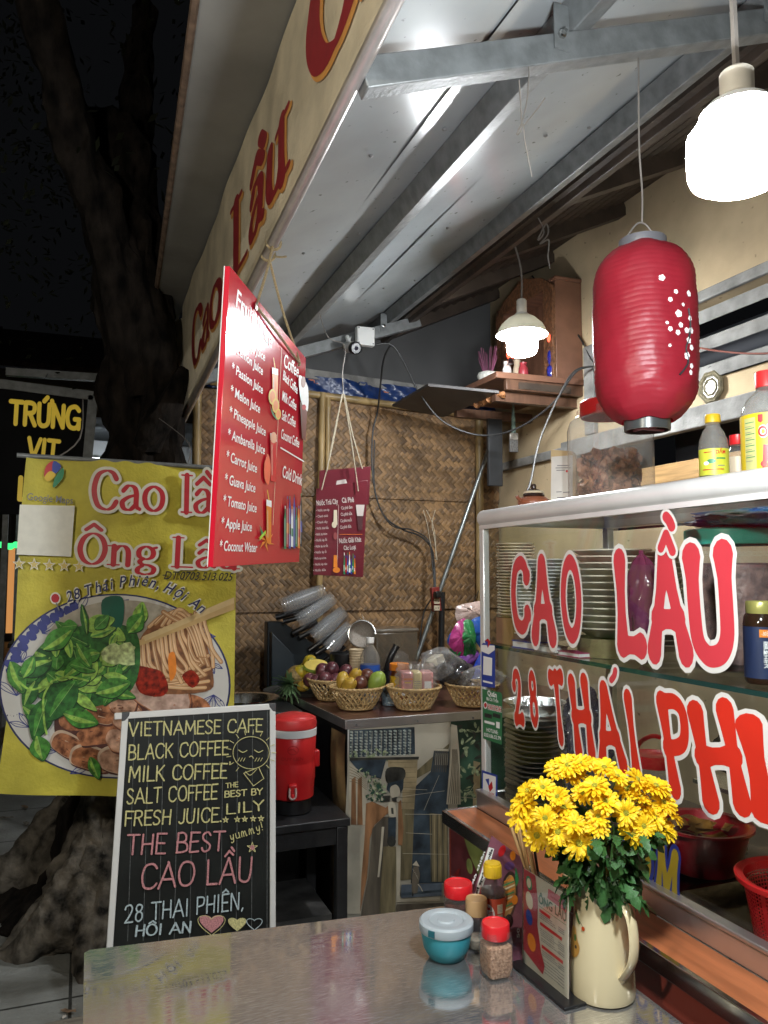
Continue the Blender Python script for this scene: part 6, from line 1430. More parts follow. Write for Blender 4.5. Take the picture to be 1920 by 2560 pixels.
def flowers():
    fwd = V((math.sin(YAW), math.cos(YAW), 0)); rt = V((math.cos(YAW), -math.sin(YAW), 0))
    for i, (x, y_) in enumerate(heads):
        ex, ey = (x - 1490) / 205, (y_ - 2035) / 140; q = ex * ex + ey * ey
        dep = PC.dot(fwd) - .085 * math.sqrt(max(0, 1.05 - q)) + U(-.012, .012)
        if i in (9, 25, 26, 28, 37): dep += .03
        r_ = ray(x, y_); p = EY + r_ * (dep / r_.dot(fwd))
        nrm = (p - (PC + V((0, 0, .20)))).normalized() - fwd * .35 + V((U(-.45, .45), U(-.4, .4), U(-.2, .5)))
        if i in (16, 19, 27, 29, 15, 17): nrm = nrm * .5 - fwd - V((.15, 0, 0))
        o = protos[i % 4] if i < 4 else dup(protos[i % 4])
        o.location = p; o.rotation_euler = (nrm.to_track_quat('Z', 'Y').to_matrix() @ Matrix.Rotation(U(0, 6), 3, 'Z')).to_euler(); s = U(.64, .92) * (.62 if i in (20, 35) else 1) * (1.12 if i in (19, 27) else 1); o.scale = (s, s, s)
    # leafy stems
    t = thing('leafy_stems', 'dark green leafy stems of the yellow flowers rising from the pitcher mouth', 'leaves', PC + V((0, 0, .2)))
    st = MB(); lf = MB(); top = PC + V((0, 0, .20))
    for i in range(22):
        a = U(0, 2 * PI); r = U(.02, .10); e = PC + V((r * math.cos(a), r * math.sin(a), U(.26, .31))); m = top + V((.03 * math.cos(a), .03 * math.sin(a), 0)); st.tube(smooth([PC + V((.02 * math.cos(a), .02 * math.sin(a), .1)), m, e], 4), .0016, 5)
    def leaf(p, d, L, roll):
        d = d.normalized(); s = d.cross(V((0, 0, 1))); s = s.normalized() if s.length > .1 else V((1, 0, 0)); n = s.cross(d); s = s * math.cos(roll) + n * math.sin(roll); n = s.cross(d)
        o = [(0, .04), (.18, .16), (.30, .42), (.36, .22), (.52, .50), (.60, .26), (.76, .34), (.88, .2), (1, 0)]
        vs = []
        for f, w_ in o: b = p + d * L * f - n * L * .35 * f * f; vs += [b + s * w_ * L * .62 + n * L * .08 * w_, b, b - s * w_ * L * .62 + n * L * .08 * w_]
        lf.add(vs, [(3 * k + j, 3 * k + j + 1, 3 * k + j + 4, 3 * k + j + 3) for k in range(len(o) - 1) for j in range(2)])
    for i in range(420):
        a = U(0, 2 * PI); f = rnd.random(); rr = (.04 + .070 * f) * math.sqrt(U(.3, 1)); p = PC + V((rr * math.cos(a), rr * math.sin(a), .205 + .105 * f + U(-.012, .02)))
        leaf(p, V((math.cos(a) + U(-.6, .6), math.sin(a) + U(-.6, .6), U(-.75, .35))), U(.022, .044), U(-1, 1))
    to = V((-PC.x, -PC.y, 0)).normalized(); rt = V((-to.y, to.x, 0))
    for i in range(34):
        k = U(-1, 1); p = PC + to * U(.035, .06) + rt * k * .06 + V((0, 0, U(.19, .225))); leaf(p, to * U(.1, .5) + rt * (k * .8 + U(-.4, .4)) + V((0, 0, U(-1, -.1))), U(.03, .048), U(-.8, .8))
    mk('stems', st, STEM, t); q = mk('foliage', lf, LEAF, t); q['kind'] = 'stuff'
flowers()
# chopsticks in a holder behind the menu
hc = V((.915, 1.46, TZ + .0006))
t = thing('chopstick_holder', 'dark cup of chopsticks hidden behind the menus', 'cup', hc)
mk('cup', MB().shell([(0, .002), (.030, 0), (.032, .10), (.029, .10), (.027, .006), (0, .006)], hc, 24), DARKW, t)
CHOP = [mat('bamboo_chopstick', (.45, .28, .12), .5, 0, .15, 20), mat('black_chopstick', (.02, .015, .015), .4)]
for i, (px, py) in enumerate(((1272, 2050), (1284, 2040), (1296, 2055), (1303, 2064), (1308, 2052), (1318, 2090), (1330, 2085), (1290, 2070))):
    a = hc + V((.012 * math.cos(i * 1.1), .012 * math.sin(i * 1.1), .008)); dd = ray(px, py); e = EY + dd * ((hc + V((U(-.02, .0), U(-.02, .02), 0)) - EY).dot(V((math.sin(YAW), math.cos(YAW), 0))) / dd.dot(V((math.sin(YAW), math.cos(YAW), 0))))
    mk('chopstick', MB().tube([a, e], [.0022, .0034], 8), CHOP[0 if i < 6 or i == 7 else 1], lab='bamboo chopstick standing in the cup behind the menu' if i < 6 or i == 7 else 'black chopstick standing in the cup behind the menu', cat='chopstick', grp='chopsticks in the cup')

# ================================================================ fruit counter at the back (front plane y = 3.09)
KZ = .90; KX = 1.022; KY = 3.09
def fruit_counter():
    t = thing('fruit_counter', 'counter with steel edged top and old town street picture on its front, set with fruit', 'counter', (1.5, 3.6, 0))
    mk('top', MB().slab([(KX - .004, KY - .005, KZ - .03), (2.3, KY - .005, KZ - .03), (2.3, 4.20, KZ - .03), (.955, 4.20, KZ - .03)], (0, 0, .0285)), mat('brown_counter_top', (.10, .04, .03), .28, 0, .3, 9, coat=.3), t)
    mk('edge_strip', MB().box((KX - .008, KY - .012, KZ - .036), (2.3, KY - .0055, KZ + .001)).bar((KX - .008, KY - .008, KZ - .018), (.947, 4.2, KZ - .018), .006, .037), ALUB, t, bev=.001)
    mk('side_panel', MB().slab([(KX + .002, KY + .006, .02), (KX + .018, KY + .006, .02), (.98, 4.18, .02), (.962, 4.18, .02)], (0, 0, KZ - .057)), BLACKP, t)
    mk('front_panel', MB().box((KX + .004, KY, .02), (2.3, KY + .006, KZ - .037)), WHITEP, t)
    # printed street scene on the front
    def warp(s, u, v, d): x, z = KX + u, v; return V((x, KY - .002 - d + .004 * math.sin(z * 14 + x * 5) * math.sin(min(1, max(0, u / .25)) * 2.2), z))
    P = Print((KX, KY, 0), (1, 0, 0), (0, 0, 1), lift=.0024, step=.00008, warp=warp, fine=.03)
    def pm(n, c, v=.25, vs=10, sc=(1, 1, 1), c2=None): return mat('poster_' + n, c, .42, 0, v, vs, sc=sc, col2=c2, detail=7)
    wall, dk, navy, tl = pm('wall', (.40, .37, .30), .2, 5), pm('dark', (.035, .035, .03), .6, 20), pm('navy', (.03, .045, .06), .6, 16), pm('tile', (.10, .14, .13), .6, 60, c2=(.3, .34, .31))
    tan, bro, oli, cre, grn, gre, blu, mar, stn = pm('stone', (.30, .24, .14), .35, 14), pm('rust', (.26, .13, .06), .5, 12, (2, 2, .5)), pm('olive', (.15, .125, .07), .5, 12, (3, 3, .4)), pm('cream', (.46, .42, .33), .22, 8), pm('leaf', (.06, .13, .07), .7, 50, c2=(.28, .33, .2)), pm('deep_green', (.03, .075, .05), .6, 9), pm('street', (.09, .115, .15), .4, 12), pm('maroon', (.14, .03, .025), .6, 9), pm('grey_brown', (.10, .085, .065), .45, 8, (3, 3, .5))
    T = lambda *q: [(820 + .2411 * x, 1780 + .2411 * y) for x, y in zip(q[::2], q[1::2])]
    def pg(m, *q, c=0, l=None): P.poly(T(*q), m, c, l)
    def ln(m, w_, *q): P.line(T(*q), w_, m, 3)
    pg(wall, 222, 80, 1900, 20, 1900, 2160, 130, 2160)
    pg(gre, 1280, 55, 1900, 40, 1900, 1100, 1340, 1060, 1340, 330, 1265, 140); pg(tan, 1500, 500, 1570, 520, 1570, 1000, 1500, 1000)
    for i in range(40): x, y = U(1360, 1560), U(120, 980); P.ell(*T(x, y)[0], U(6, 14), U(2, 5), grn if i % 3 else dk, U(0, 3), 7)
    pg(oli, 780, 720, 1060, 470, 1250, 320, 1240, 370, 1060, 600, 780, 760)
    pg(navy, 215, 185, 888, 152, 892, 430, 215, 470)
    for j in range(9):
        for i in range(13): P.ell(*T(236 + i * 50, 205 + j * 31 + i * -1.5)[0], 4.6, 2.6, tl, .2 + .3 * (j % 2), 8, layer=P.k + (i + j) % 2)
    P.k += 2
    for i in range(13): ln(cre, .9, 248 + i * 50, 195, 244 + i * 50, 330, 240 + i * 50, 455)
    for i in range(26): P.ell(*T(U(225, 640), U(380, 490))[0], U(3, 7), U(2, 4), grn, U(0, 3), 7)
    pg(dk, 215, 470, 930, 455, 925, 485, 215, 500); pg(navy, 222, 500, 590, 486, 540, 690, 300, 600); pg(tan, 610, 490, 915, 488, 900, 1010, 760, 1010, 772, 600, 612, 560)
    for i in range(9): ln(oli, .8, 620, 520 + i * 50, 760, 516 + i * 52, 900, 512 + i * 52)
    pg(dk, 598, 580, 770, 575, 776, 690, 610, 735, c=4); pg(navy, 610, 735, 775, 690, 770, 790, 700, 900, 600, 800)
    pg(cre, 215, 520, 300, 590, 400, 700, 385, 1165, 200, 1165)
    for x in (235, 300): pg(bro, x, 690, x + 42, 660, x + 48, 1160, x - 8, 1160)
    for i in range(6): ln(oli, 1, 215, 560 + i * 30, 300, 610 + i * 24, 390, 700 + i * 20)
    pg(cre, 200, 1165, 372, 1168, 330, 2080, 140, 2080); pg(bro, 384, 940, 450, 920, 620, 1000, 600, 1050, 470, 1160, 420, 1300, 395, 1700, 322, 2080, 335, 1700, 372, 1200); pg(stn, 445, 1200, 560, 1080, 625, 1075, 605, 1400, 560, 2100, 330, 2100, 405, 1700); pg(oli, 560, 1380, 700, 1380, 690, 2100, 520, 2100)
    pg(cre, 545, 1180, 570, 1180, 520, 1700, 500, 1700); pg(cre, 690, 1380, 745, 1380, 735, 1900, 1150, 1880, 1150, 1950, 700, 1965); pg(oli, 742, 1000, 892, 1000, 850, 1720, 735, 1730)
    pg(navy, 900, 760, 1050, 610, 1085, 365, 1240, 375, 1225, 1760, 845, 1760, 880, 1050); pg(cre, 1080, 365, 1240, 378, 1232, 400, 1082, 392)
    for i in range(7): ln(stn, 2.2, 1095 + i * 20, 395, 1088 + i * 20, 500, 1070 + i * 22, 610); ln(cre, .8, 1104 + i * 20, 420, 1096 + i * 20, 540)
    pg(cre, 1262, 120, 1322, 135, 1342, 400, 1362, 950, 1215, 950, 1252, 380)
    for i in range(6): ln(stn, 1.6, 1272 + i * 9, 380, 1262 + i * 15, 640, 1232 + i * 22, 940)
    pg(oli, 1040, 1040, 1225, 1060, 1220, 1745, 1050, 1745)
    for i in range(6): ln((dk, tan)[i % 2], 2.4, 1062 + i * 28, 1060, 1058 + i * 29, 1400, 1056 + i * 29, 1740)
    pg(bro, 718, 930, 745, 900, 768, 1200, 752, 1370, 708, 1360); pg(navy, 612, 1085, 692, 1080, 684, 1300, 604, 1310); P.ell(*T(640, 1325)[0], 11, 13, dk)
    pg(cre, 632, 780, 690, 745, 730, 790, 728, 860, 650, 880, c=4); pg(dk, 556, 862, 632, 856, 630, 918, 560, 922); pg(dk, 648, 885, 700, 870, 700, 925, 655, 915); pg(cre, 618, 930, 682, 940, 692, 1060, 650, 1080, 614, 1050, c=3); pg(dk, 640, 985, 665, 985, 668, 1050, 645, 1045); pg(bro, 560, 1010, 610, 960, 614, 1040, 560, 1060)
    for i in range(90): a = U(0, 6.3); r = math.sqrt(rnd.random()); P.ell(*T(480 + 105 * r * math.cos(a), 830 + 95 * r * math.sin(a))[0], U(2, 6), U(1, 3), (grn, gre, gre, cre)[i % 4], a, 7)
    for i in range(40): f = rnd.random(); P.ell(*T(310 + 240 * f + U(-40, 40), 590 + 170 * f + U(-40, 40))[0], U(2, 6), U(1, 2.5), (grn, gre)[i % 2], U(0, 3), 7)
    pg(blu, 735, 1765, 1150, 1745, 1150, 1880, 730, 1905); pg(navy, 735, 1850, 1150, 1815, 1150, 1840, 735, 1880); pg(stn, 690, 1970, 1230, 1950, 1230, 2160, 680, 2160)
    pg(cre, 845, 1560, 885, 1515, 918, 1575, c=0); pg(stn, 858, 1575, 905, 1575, 925, 1660, 915, 1740, 900, 1850, 842, 1860, 838, 1700)
    for i in range(12): ln((cre, dk)[i % 2], .9, 850 + i * 5, 1600 + i * 8, 870 + i * 4, 1640 + i * 8)
    ln(cre, 2, 905, 1760, 930, 1790, 950, 1830); ln(dk, 3, 850, 1850, 852, 1880)
    for q in ((760, 780, 1000, 790), (740, 860, 1180, 800), (770, 1040, 1210, 1045), (780, 1230, 1050, 1245), (745, 1440, 1240, 1450), (970, 1000, 1120, 640), (1370, 900, 1500, 720), (1300, 860, 1540, 880)): ln(cre, .8, *q)
    for x, y in ((270, 122), (900, 84), (1475, 50)): P.ell(*T(x, y)[0], 3, 3, INKG, 0, 10)
    P.build('street_picture', t)
    # the print wraps round the left corner
    mk('picture_wrap', MB().grid(lambda u, v: (KX - .003 - .006 * math.sin(v * 9) - .01 * u, KY + .004 + .16 * u, .08 + .76 * v), 4, 20), mat('poster_wrap', (.10, .035, .025), .5, 0, .6, 5, col2=(.30, .22, .10)), t)
fruit_counter()
def kp(px, py, z=KZ): return atz(px, py, z)

# baskets
BASK = mat('basket_cane', (.48, .33, .15), .5, 0, .2, 40, .2, 80)
def basket_proto():
    t = thing('fruit_basket', 'woven cane basket', 'basket', (0, 0, 0), 'cane baskets on the fruit counter'); R0, R1, h = .072, .120, .090
    n = 26; mb = MB()
    def pt(a, f): r = R0 + (R1 - R0) * (f ** .8); return V((r * math.cos(a), r * math.sin(a), .006 + h * f))
    for i in range(n):
        for sg in (1, -1):
            a = 2 * PI * i / n
            mb.tube([pt(a + sg * f * .62, f) * (1 + .004 * sg) for f in [k / 8 for k in range(9)]], .0032, 5)
    mk('weave', mb, BASK, t)
    r = MB()
    for f, q in ((1, .005), (.93, .004), (0, .005)): r.tube([pt(2 * PI * i / 40, f) for i in range(41)], q, 6, caps=False)
    for k in range(2): r.tube([pt(2 * PI * i / 120, 1) + V((.005 * math.cos(i * .9 + k * PI) * math.cos(2 * PI * i / 120), .005 * math.cos(i * .9 + k * PI) * math.sin(2 * PI * i / 120), .004 * math.sin(i * .9 + k * PI))) for i in range(121)], .0024, 5, caps=False)
    mk('rim', r, BASK, t); mk('base', MB().lathe([(0, .004), (R0, .004), (R0 * .98, .008), (0, .008)], (0, 0, 0), 30), BASK, t)
    return t
bk = basket_proto(); bpos = [(903, 1777), (1048, 1777), (842, 1753), (1197, 1769)]
blab = ['cane basket of mangoes and passion fruit at the front of the fruit counter', 'cane basket holding a wrapped pink tissue pack', 'cane basket of purple passion fruit behind the mango basket', 'cane basket of plastic bags half hidden by the cabinet edge']
BP = []
for i, ((x, y_), l) in enumerate(zip(bpos, blab)):
    p = kp(x, y_) + V((0, .062, .0006)); o = bk if i == 0 else dup(bk); o.location = p; o.rotation_euler = (0, 0, i * .4); o['label'] = l; BP.append(p)

# fruit: each a thing
PASS = mat('passion_fruit_skin', (.065, .018, .030), .35, 0, .35, 30, .1, 60, col2=(.13, .04, .045)); MANG = mat('mango_skin', (.55, .30, .04), .4, 0, .25, 16, .05, 60, col2=(.48, .34, .05)); LIME = mat('green_orange_skin', (.22, .25, .02), .4, 0, .3, 20, .2, 200, col2=(.45, .30, .02)); GUAV = mat('guava_skin', (.26, .36, .06), .4, 0, .2, 18, .15, 40)
def fruit(name, lab, grp, m, r, sc, lumpy=0., calyx=True):
    t = thing(name, lab, 'fruit', (0, 0, 0), grp); b = MB().ball((0, 0, 0), r, 22, sc=sc)
    for v in b.v: k = 1 + lumpy * (math.sin(v.x * 130 + v.z * 60) + math.sin(v.y * 110 - v.z * 90)); v *= k; v.z += -.05 * r if sc[2] > 1 and v.z > 0 and v.x > 0 else 0
    mk('flesh', b, m, t)
    if calyx: mk('stalk', MB().lathe([(.004, r * sc[2] * .97), (.0025, r * sc[2] * 1.03), (.0015, r * sc[2] * 1.12)], (0, 0, 0), 8), DARKW, t)
    return t
def at3(px, py, p): # a point seen at this pixel, as deep as p
    f = V((math.sin(YAW), math.cos(YAW), 0)); d = ray(px, py); return EY + d * ((p - EY).dot(f) / d.dot(f))
def put(proto, lst, used=[]):
    for i, (px, py, p, lab) in enumerate(lst):
        o = proto if i == 0 else dup(proto); o.location = at3(px, py, p); o.rotation_euler = (U(-1, 1), U(-1, 1), U(0, 6))
        if lab: o['label'] = lab
b0, b1, b2, b3 = BP; bkd = b2 + V((0, .02, 0))
put(fruit('passion_fruit', 'wrinkled purple passion fruit heaped in the rear basket', 'purple passion fruit in the rear basket', PASS, .034, (1, 1, 1), .006), [(812, 1697, b2 + V((0, -.05, 0)), None), (830, 1672, b2, None), (866, 1678, b2, None), (806, 1675, bkd, None), (792, 1702, b2, None), (838, 1700, b2 + V((0, -.02, 0)), None), (775, 1700, bkd, None), (855, 1700, b2 + V((0, .02, 0)), None)])
put(fruit('passion_fruit', 'brownish passion fruit among the mangoes in the front basket', 'brown passion fruit in the front basket', mat('ripe_passion_skin', (.11, .035, .022), .35, 0, .3, 30), .033, (1, 1, 1), .005), [(901, 1708, b0 + V((0, -.03, 0)), None), (917, 1690, b0 + V((0, .03, 0)), None)])
put(fruit('mango', 'orange yellow mango standing in the front basket', 'mangoes in the front basket', MANG, .034, (.9, .85, 1.25), .004), [(857, 1702, b0, 'large orange mango leaning at the left of the front basket'), (873, 1712, b0 + V((0, -.06, 0)), 'yellow mango lying at the middle front of the front basket'), (889, 1690, b0 + V((0, .03, 0)), 'small orange mango tip poking up in the front basket')])
put(fruit('guava', 'large green guava at the right of the front basket', None, GUAV, .045, (.85, .85, 1.15), .012), [(942, 1704, b0 + V((0, -.01, 0)), None)])
back = V((1.02, 3.82, 0))
put(fruit('green_orange', 'green skinned orange piled left of the passion fruit', 'green oranges piled at the left of the counter', LIME, .036, (1, 1, .95), .002), [(775, 1655, back, 'green orange on top of the pile at the left'), (752, 1680, back + V((0, -.06, 0)), None), (775, 1690, back + V((0, -.05, 0)), None), (765, 1672, back + V((0, .05, 0)), None), (748, 1700, back + V((0, -.05, 0)), None), (790, 1680, back + V((0, .02, 0)), None)])
put(fruit('yellow_orange', 'bright yellow orange lying by the pineapple crown', None, MANG, .034, (1.1, 1, .8), .006), [(760, 1714, back + V((0, -.12, 0)), None)])
def half_mango():
    c = at3(790, 1667, back + V((0, -.07, 0))); t = thing('cut_melon', 'cut half of a pale yellow fruit resting on the green oranges', 'fruit', c); q = (V((-.2, -.8, .6))).to_track_quat('Z', 'Y').to_matrix()
    mk('skin', MB().ball(c, .042, 20, sc=(1.5, .8, .5), mtx=q), GUAV, t); mk('flesh', MB().lathe([(0, .0215), (.036, .0218), (.039, .021)], c, 24, mtx=q @ Matrix.Diagonal((1.45, .78, 1))), mat('pale_flesh', (.66, .50, .10), .4, 0, .12, 20), t)
half_mango()
def pineapple():
    c = aty(724, 1710, 3.74); t = thing('pineapple', 'pineapple lying with its spiky green crown toward the viewer', 'fruit', c); mb = MB(); ax = V((-.55, -.62, -.10)).normalized(); q = ax.to_track_quat('Z', 'Y').to_matrix(); lf = MB()
    b = MB().ball(c - ax * .075 + V((0, 0, .02)), .052, 24, sc=(1, 1, 1.4), mtx=q); mk('body', b, mat('pineapple_skin', (.20, .13, .04), .6, 0, .5, 60, .8, 70), t)
    for i in range(58):
        a = i * 2.4; f = i / 58; e = .25 + 1.15 * f; d = q @ V((math.cos(a) * math.sin(e), math.sin(a) * math.sin(e), math.cos(e))); s = d.cross(V((.1, .2, 1))).normalized(); L = U(.075, .12) * (.6 + .5 * f); bs = c + ax * .0; w_ = .0085
        vs = []
        for k, ww in ((0, 1), (.4, 1.05), (.75, .6), (1, .04)): p = bs + d * L * k - V((0, 0, .03)) * k * k * f; n = s.cross(d); vs += [p + s * w_ * ww + n * .002, p, p - s * w_ * ww + n * .002]
        lf.add(vs, [(3 * k + j, 3 * k + j + 1, 3 * k + j + 4, 3 * k + j + 3) for k in range(3) for j in range(2)])
    mk('crown', lf, cloth('pineapple_leaf', (.16, .26, .12), .15, .4, .35, 30), t)
pineapple()
c = V((1.03, 3.86, 0)); mk('round_tray', MB().lathe([(0, .0), (.17, 0), (.185, .016), (.18, .018), (.165, .005), (0, .005)], V((c.x, c.y, KZ + .0005)), 40), mat('dark_tray', (.07, .065, .055), .4, .4, .2, 10), lab='round dark tray under the pineapple at the left end of the counter', cat='tray')

# goods on the counter
def cups():
    t = thing('cup_dispenser', 'black cup dispenser with four slanting tubes on the counter', 'dispenser', (1.1, 3.85, KZ))
    g = [((705, 1518), (814, 1474)), ((745, 1554), (837, 1492)), ((785, 1594), (864, 1525)), ((821, 1622), (879, 1561))]; y = 3.98
    a0, a1 = aty(690, 1545, 4.0), aty(780, 1690, 4.0)
    pl = aty(682, 1565, y + .02); pr = aty(845, 1690, y + .02)
    mk('back_box', MB().slab([(pl.x - .01, y + .10, KZ + .001), (pr.x + .06, y + .10, KZ + .001), (pr.x + .06, y + .10, KZ + .10), (pl.x + .07, y + .10, 1.24), (pl.x - .01, y + .10, 1.24)], (0, .08, 0)), mat('slate_black', (.02, .027, .032), .4, 0, .2, 8), t, bev=.006)
    mk('side_box', MB().slab([(pl.x + .0, y + .04, KZ + .001), (pl.x + .12, y + .04, KZ + .001), (pl.x + .12, y + .04, 1.07), (pl.x + .0, y + .04, 1.19)], (0, .058, 0)), MATS['slate_black'], t, bev=.006)
    for k, (p, q) in enumerate(g):
        P0, P1 = aty(*p, y), aty(*q, y - .05); d = (P1 - P0).normalized(); s = P0 - d * .01
        mk('tube', MB().tube([s + V((.02, .02, -.035)) - d * .04, s + V((.03, .02, -.05)) + d * .10], .016, 10).tube([s + V((.05, .02, -.06)) - d * .03, s + V((.06, .02, -.075)) + d * .09], .014, 10), BLACKG, t)
        L = (P1 - P0).length; qn = d.to_track_quat('Z', 'Y'); n = 9
        pr_ = proto_cup if k else None
        for i in range(n):
            o = cup_proto if (k == 0 and i == 0) else dup(cup_proto)
            o.location = P0 + d * (L - .125) * i / (n - 1) + V((U(-.001, .001), 0, U(-.001, .001))); o.rotation_euler = qn.to_euler(); o['label'] = ['clear plastic cup nested in the uppermost slanting stack', 'clear plastic cup nested in the second slanting stack from the top', 'clear plastic cup nested in the third slanting stack with printed marks', 'clear plastic cup nested in the lowest short slanting stack'][k]; o['group'] = 'clear plastic cups in the dispenser'
cup_proto = mk('plastic_cup', MB().shell([(.047, .0), (.049, .0025), (.047, .005), (.045, .008), (.034, .118), (.032, .122)], (0, 0, 0), 22).lathe([(0, .121), (.032, .122)], (0, 0, 0), 22), clear('cup_plastic', (.965, .97, .975), .14, 1.8, .12), lab='clear plastic cup', cat='cup', loc=(0, 0, 0))
proto_cup = cup_proto
cups()
LBL = mat('cup_label_print', (.62, .62, .60), .5)
def paper_cups():
    p = at3(891, 1700, b0 + V((-.02, .30, 0))); p.z = KZ; pr = mk('paper_cup', MB().shell([(.026, 0), (.034, .075), (.0355, .077), (.034, .079), (.0325, .077), (.025, .003)], (0, 0, 0), 26), mat('ribbed_paper', (.58, .46, .30), .6, 0, .06), lab='beige paper cup in the stack beside the blue labelled bottle', cat='cup', grp='beige paper cups in a stack', loc=(0, 0, 0))
    for i in range(13): o = pr if i == 0 else dup(pr); o.location = p + V((.0, 0, .004 + i * .0125))
paper_cups()
p = at3(925, 1700, b0 + V((0, .2, 0))); p.z = KZ + .0008
def wlab(t, C, r): pass
bottle('water_bottle', 'clear plastic bottle with plain blue label behind the fruit baskets', p, [(.042, 0), (.047, .004), (.047, .012), (.047, .19), (.044, .21), (.032, .236), (.018, .254), (.0165, .262), (.0165, .27)], [(.018, .268), (.019, .269), (.019, .292), (.0175, .295), (0, .295)], WHITEP, JARP, (mat('clear_water', (.45, .48, .50), .1), .03), (.07, .17, mat('blue_label', (.025, .08, .34), .3, 0, .15, 20), .047), None)
def milolab(t, C, r): wrap(t, C, r, .03, .08, [('poly', ([(.02, .01), (.045, .01), (.045, .03), (.02, .03)], WHITEI)), ('line', ([(.0, .055), (.04, .055)], .004, REDI)), ('line', ([(.0, .045), (.04, .045)], .0014, INKB)), ('line', ([(.0, .039), (.032, .039)], .0014, INKB)), ('poly', ([(-.03, .012), (-.02, .012), (-.02, .026), (-.03, .026)], WHITEI)), ('poly', ([(-.012, .012), (-.002, .012), (-.002, .026), (-.012, .026)], WHITEI))], math.atan2(-C.y, -C.x) - .2)
p = at3(998, 1700, b1 + V((-.03, .13, 0))); p.z = KZ + .02
mk('saucer', MB().lathe([(0, .0), (.05, 0), (.075, .014), (.073, .016), (.05, .004), (0, .004)], V((p.x, p.y, KZ + .0008)), 30), CERW, lab='white dish under the orange lidded jar', cat='dish')
p.z = KZ + .0055
jar('spread_jar', 'brown jar with orange lid and yellow label behind the baskets', p, .044, .165, .030, mat('amber_jar', (.10, .03, .01), .15, coat=.5), mat('orange_lid', (.72, .22, .02), .4, 0, .04), None, 0, label=(.045, .125, mat('amber_label', (.68, .42, .02), .45), milolab), neck=.92)
def sieve():
    c = at3(905, 1585, b0 + V((0, .35, 0))); t = thing('tea_strainer', 'round wire mesh strainer hung on the bamboo pole', 'strainer', c); q = V((-.3, -1, .15)).to_track_quat('Z', 'Y').to_matrix()
    mk('mesh', MB().shell([(.066, 0), (.062, -.012), (.045, -.03), (.02, -.04), (.001, -.042)], c, 26, mtx=q), mat('fine_mesh', (.34, .30, .26), .45, .5, .2, 200, .5, 300), t)
    mk('ring', MB().tube([c + q @ V((.066 * math.cos(a), .066 * math.sin(a), 0)) for a in [i * PI / 16 for i in range(33)]], .003, 6, caps=False).tube([c + q @ V((-.01, .066, 0)), c + q @ V((0, .1, .0)), c + q @ V((.01, .066, 0))], .002, 5), CHROME, t)
sieve()
p = at3(862, 1660, b0 + V((0, .42, 0))); p.z = KZ + .001
mk('black_pot', MB().shell([(0, .002), (.07, 0), (.075, .01), (.076, .20), (.074, .202), (.072, .20)], p, 30), BLACKG, lab='black straight sided pot behind the paper cups', cat='pot')
p = at3(970, 1640, b0 + V((.02, .40, 0))); p.z = KZ + .001
def jug():
    t = thing('blender_jug', 'black handled jug with smoky clear top behind the baskets', 'jug', p)
    mk('base', MB().lathe([(.06, 0), (.062, .01), (.055, .10), (.05, .12), (0, .12)], p, 26), BLACKG, t); mk('dome', MB().lathe([(.055, .12), (.064, .15), (.056, .19), (.03, .21), (0, .212)], p + V((.05, 0, 0)), 24), PET, t)
    mk('handle', MB().tube(smooth([p + V((-.02, -.03, .12)), p + V((.0, -.04, .19)), p + V((.03, -.04, .24))], 4), [.016] * 8 + [.018], 10), BLACKG, t)
jug()
q0, q1 = aty(940, 1660, 3.95), aty(1045, 1570, 3.95)
t = thing('storage_box', 'cloudy clear storage box with lid at the back of the counter', 'box', (q0.x + .1, 4.02, KZ))
mk('box', MB().box((q0.x, 3.95, KZ + .001), (q1.x, 4.15, q1.z - .02)), clear('cloudy_plastic', (.8, .78, .72), .2, 1.45, .5, (.30, .26, .2)), t, bev=.008)
mk('lid', MB().box((q0.x - .006, 3.944, q1.z - .0195), (q1.x + .006, 4.156, q1.z)), clear('cloudy_lid', (.85, .84, .8), .15, 1.45, .6, (.42, .38, .32)), t, bev=.008)
def tissue():
    c = at3(1040, 1700, b1 + V((0, -.02, 0))); t = thing('tissue_pack', 'pink and yellow tissue pack in clear wrap standing in the basket', 'tissue pack', c); q = Matrix.Translation(c) @ Matrix.Rotation(-.25, 4, 'Z')
    PK, YL = mat('pack_pink', (.62, .28, .26), .35, 0, .15, 30), mat('pack_yellow', (.70, .58, .26), .35, 0, .1, 30)
    mk('pack', MB().box((-.07, -.045, -.05), (-.02, .045, .04), 0, q).box((-.0195, -.0445, -.05), (.0195, .0445, .041), 1, q).box((.02, -.045, -.05), (.07, .045, .04), 0, q), [PK, YL], t, bev=.008)
    b = MB().grid(lambda u, v: q @ V(((.082 + .006 * math.sin(v * 30 + u * 20)) * math.cos(2 * PI * u) * (abs(math.cos(2 * PI * u)) ** .0) * (1.1 - .35 * max(0, v - .6)), (.058 + .005 * math.sin(u * 40)) * math.sin(2 * PI * u) * (1.1 - .4 * max(0, v - .6)), -.05 + .125 * v)), 50, 16)
    mk('wrapper', b, BAG, t)
    P = Print(q @ V((-.07, -.0455, -.05)), q.to_3x3() @ V((1, 0, 0)), (0, 0, 1), px=False, lift=.0008); P.line([(.012, .06), (.045, .06)], .008, ORNG); P.line([(.015, .045), (.04, .045)], .005, YELI)
    for i in range(5): P.line([(.056, .05 - i * .008), (.084, .05 - i * .008)], .002, INKG)
    P.poly([(.1, .02), (.13, .02), (.13, .05), (.1, .05)], WHITEI); P.build('print', t)
tissue()
bagblob('plastic_bag', 'crumpled clear bag of papers behind the tissue pack', at3(1100, 1690, b1 + V((.04, .1, 0))) - V((0, 0, .02)), (.10, .07, .07), BAG, 8)
bagblob('plastic_bag', 'clear bag in the basket half hidden by the cabinet edge', at3(1205, 1712, b3) - V((0, 0, .03)), (.10, .08, .055), BAG, 13)
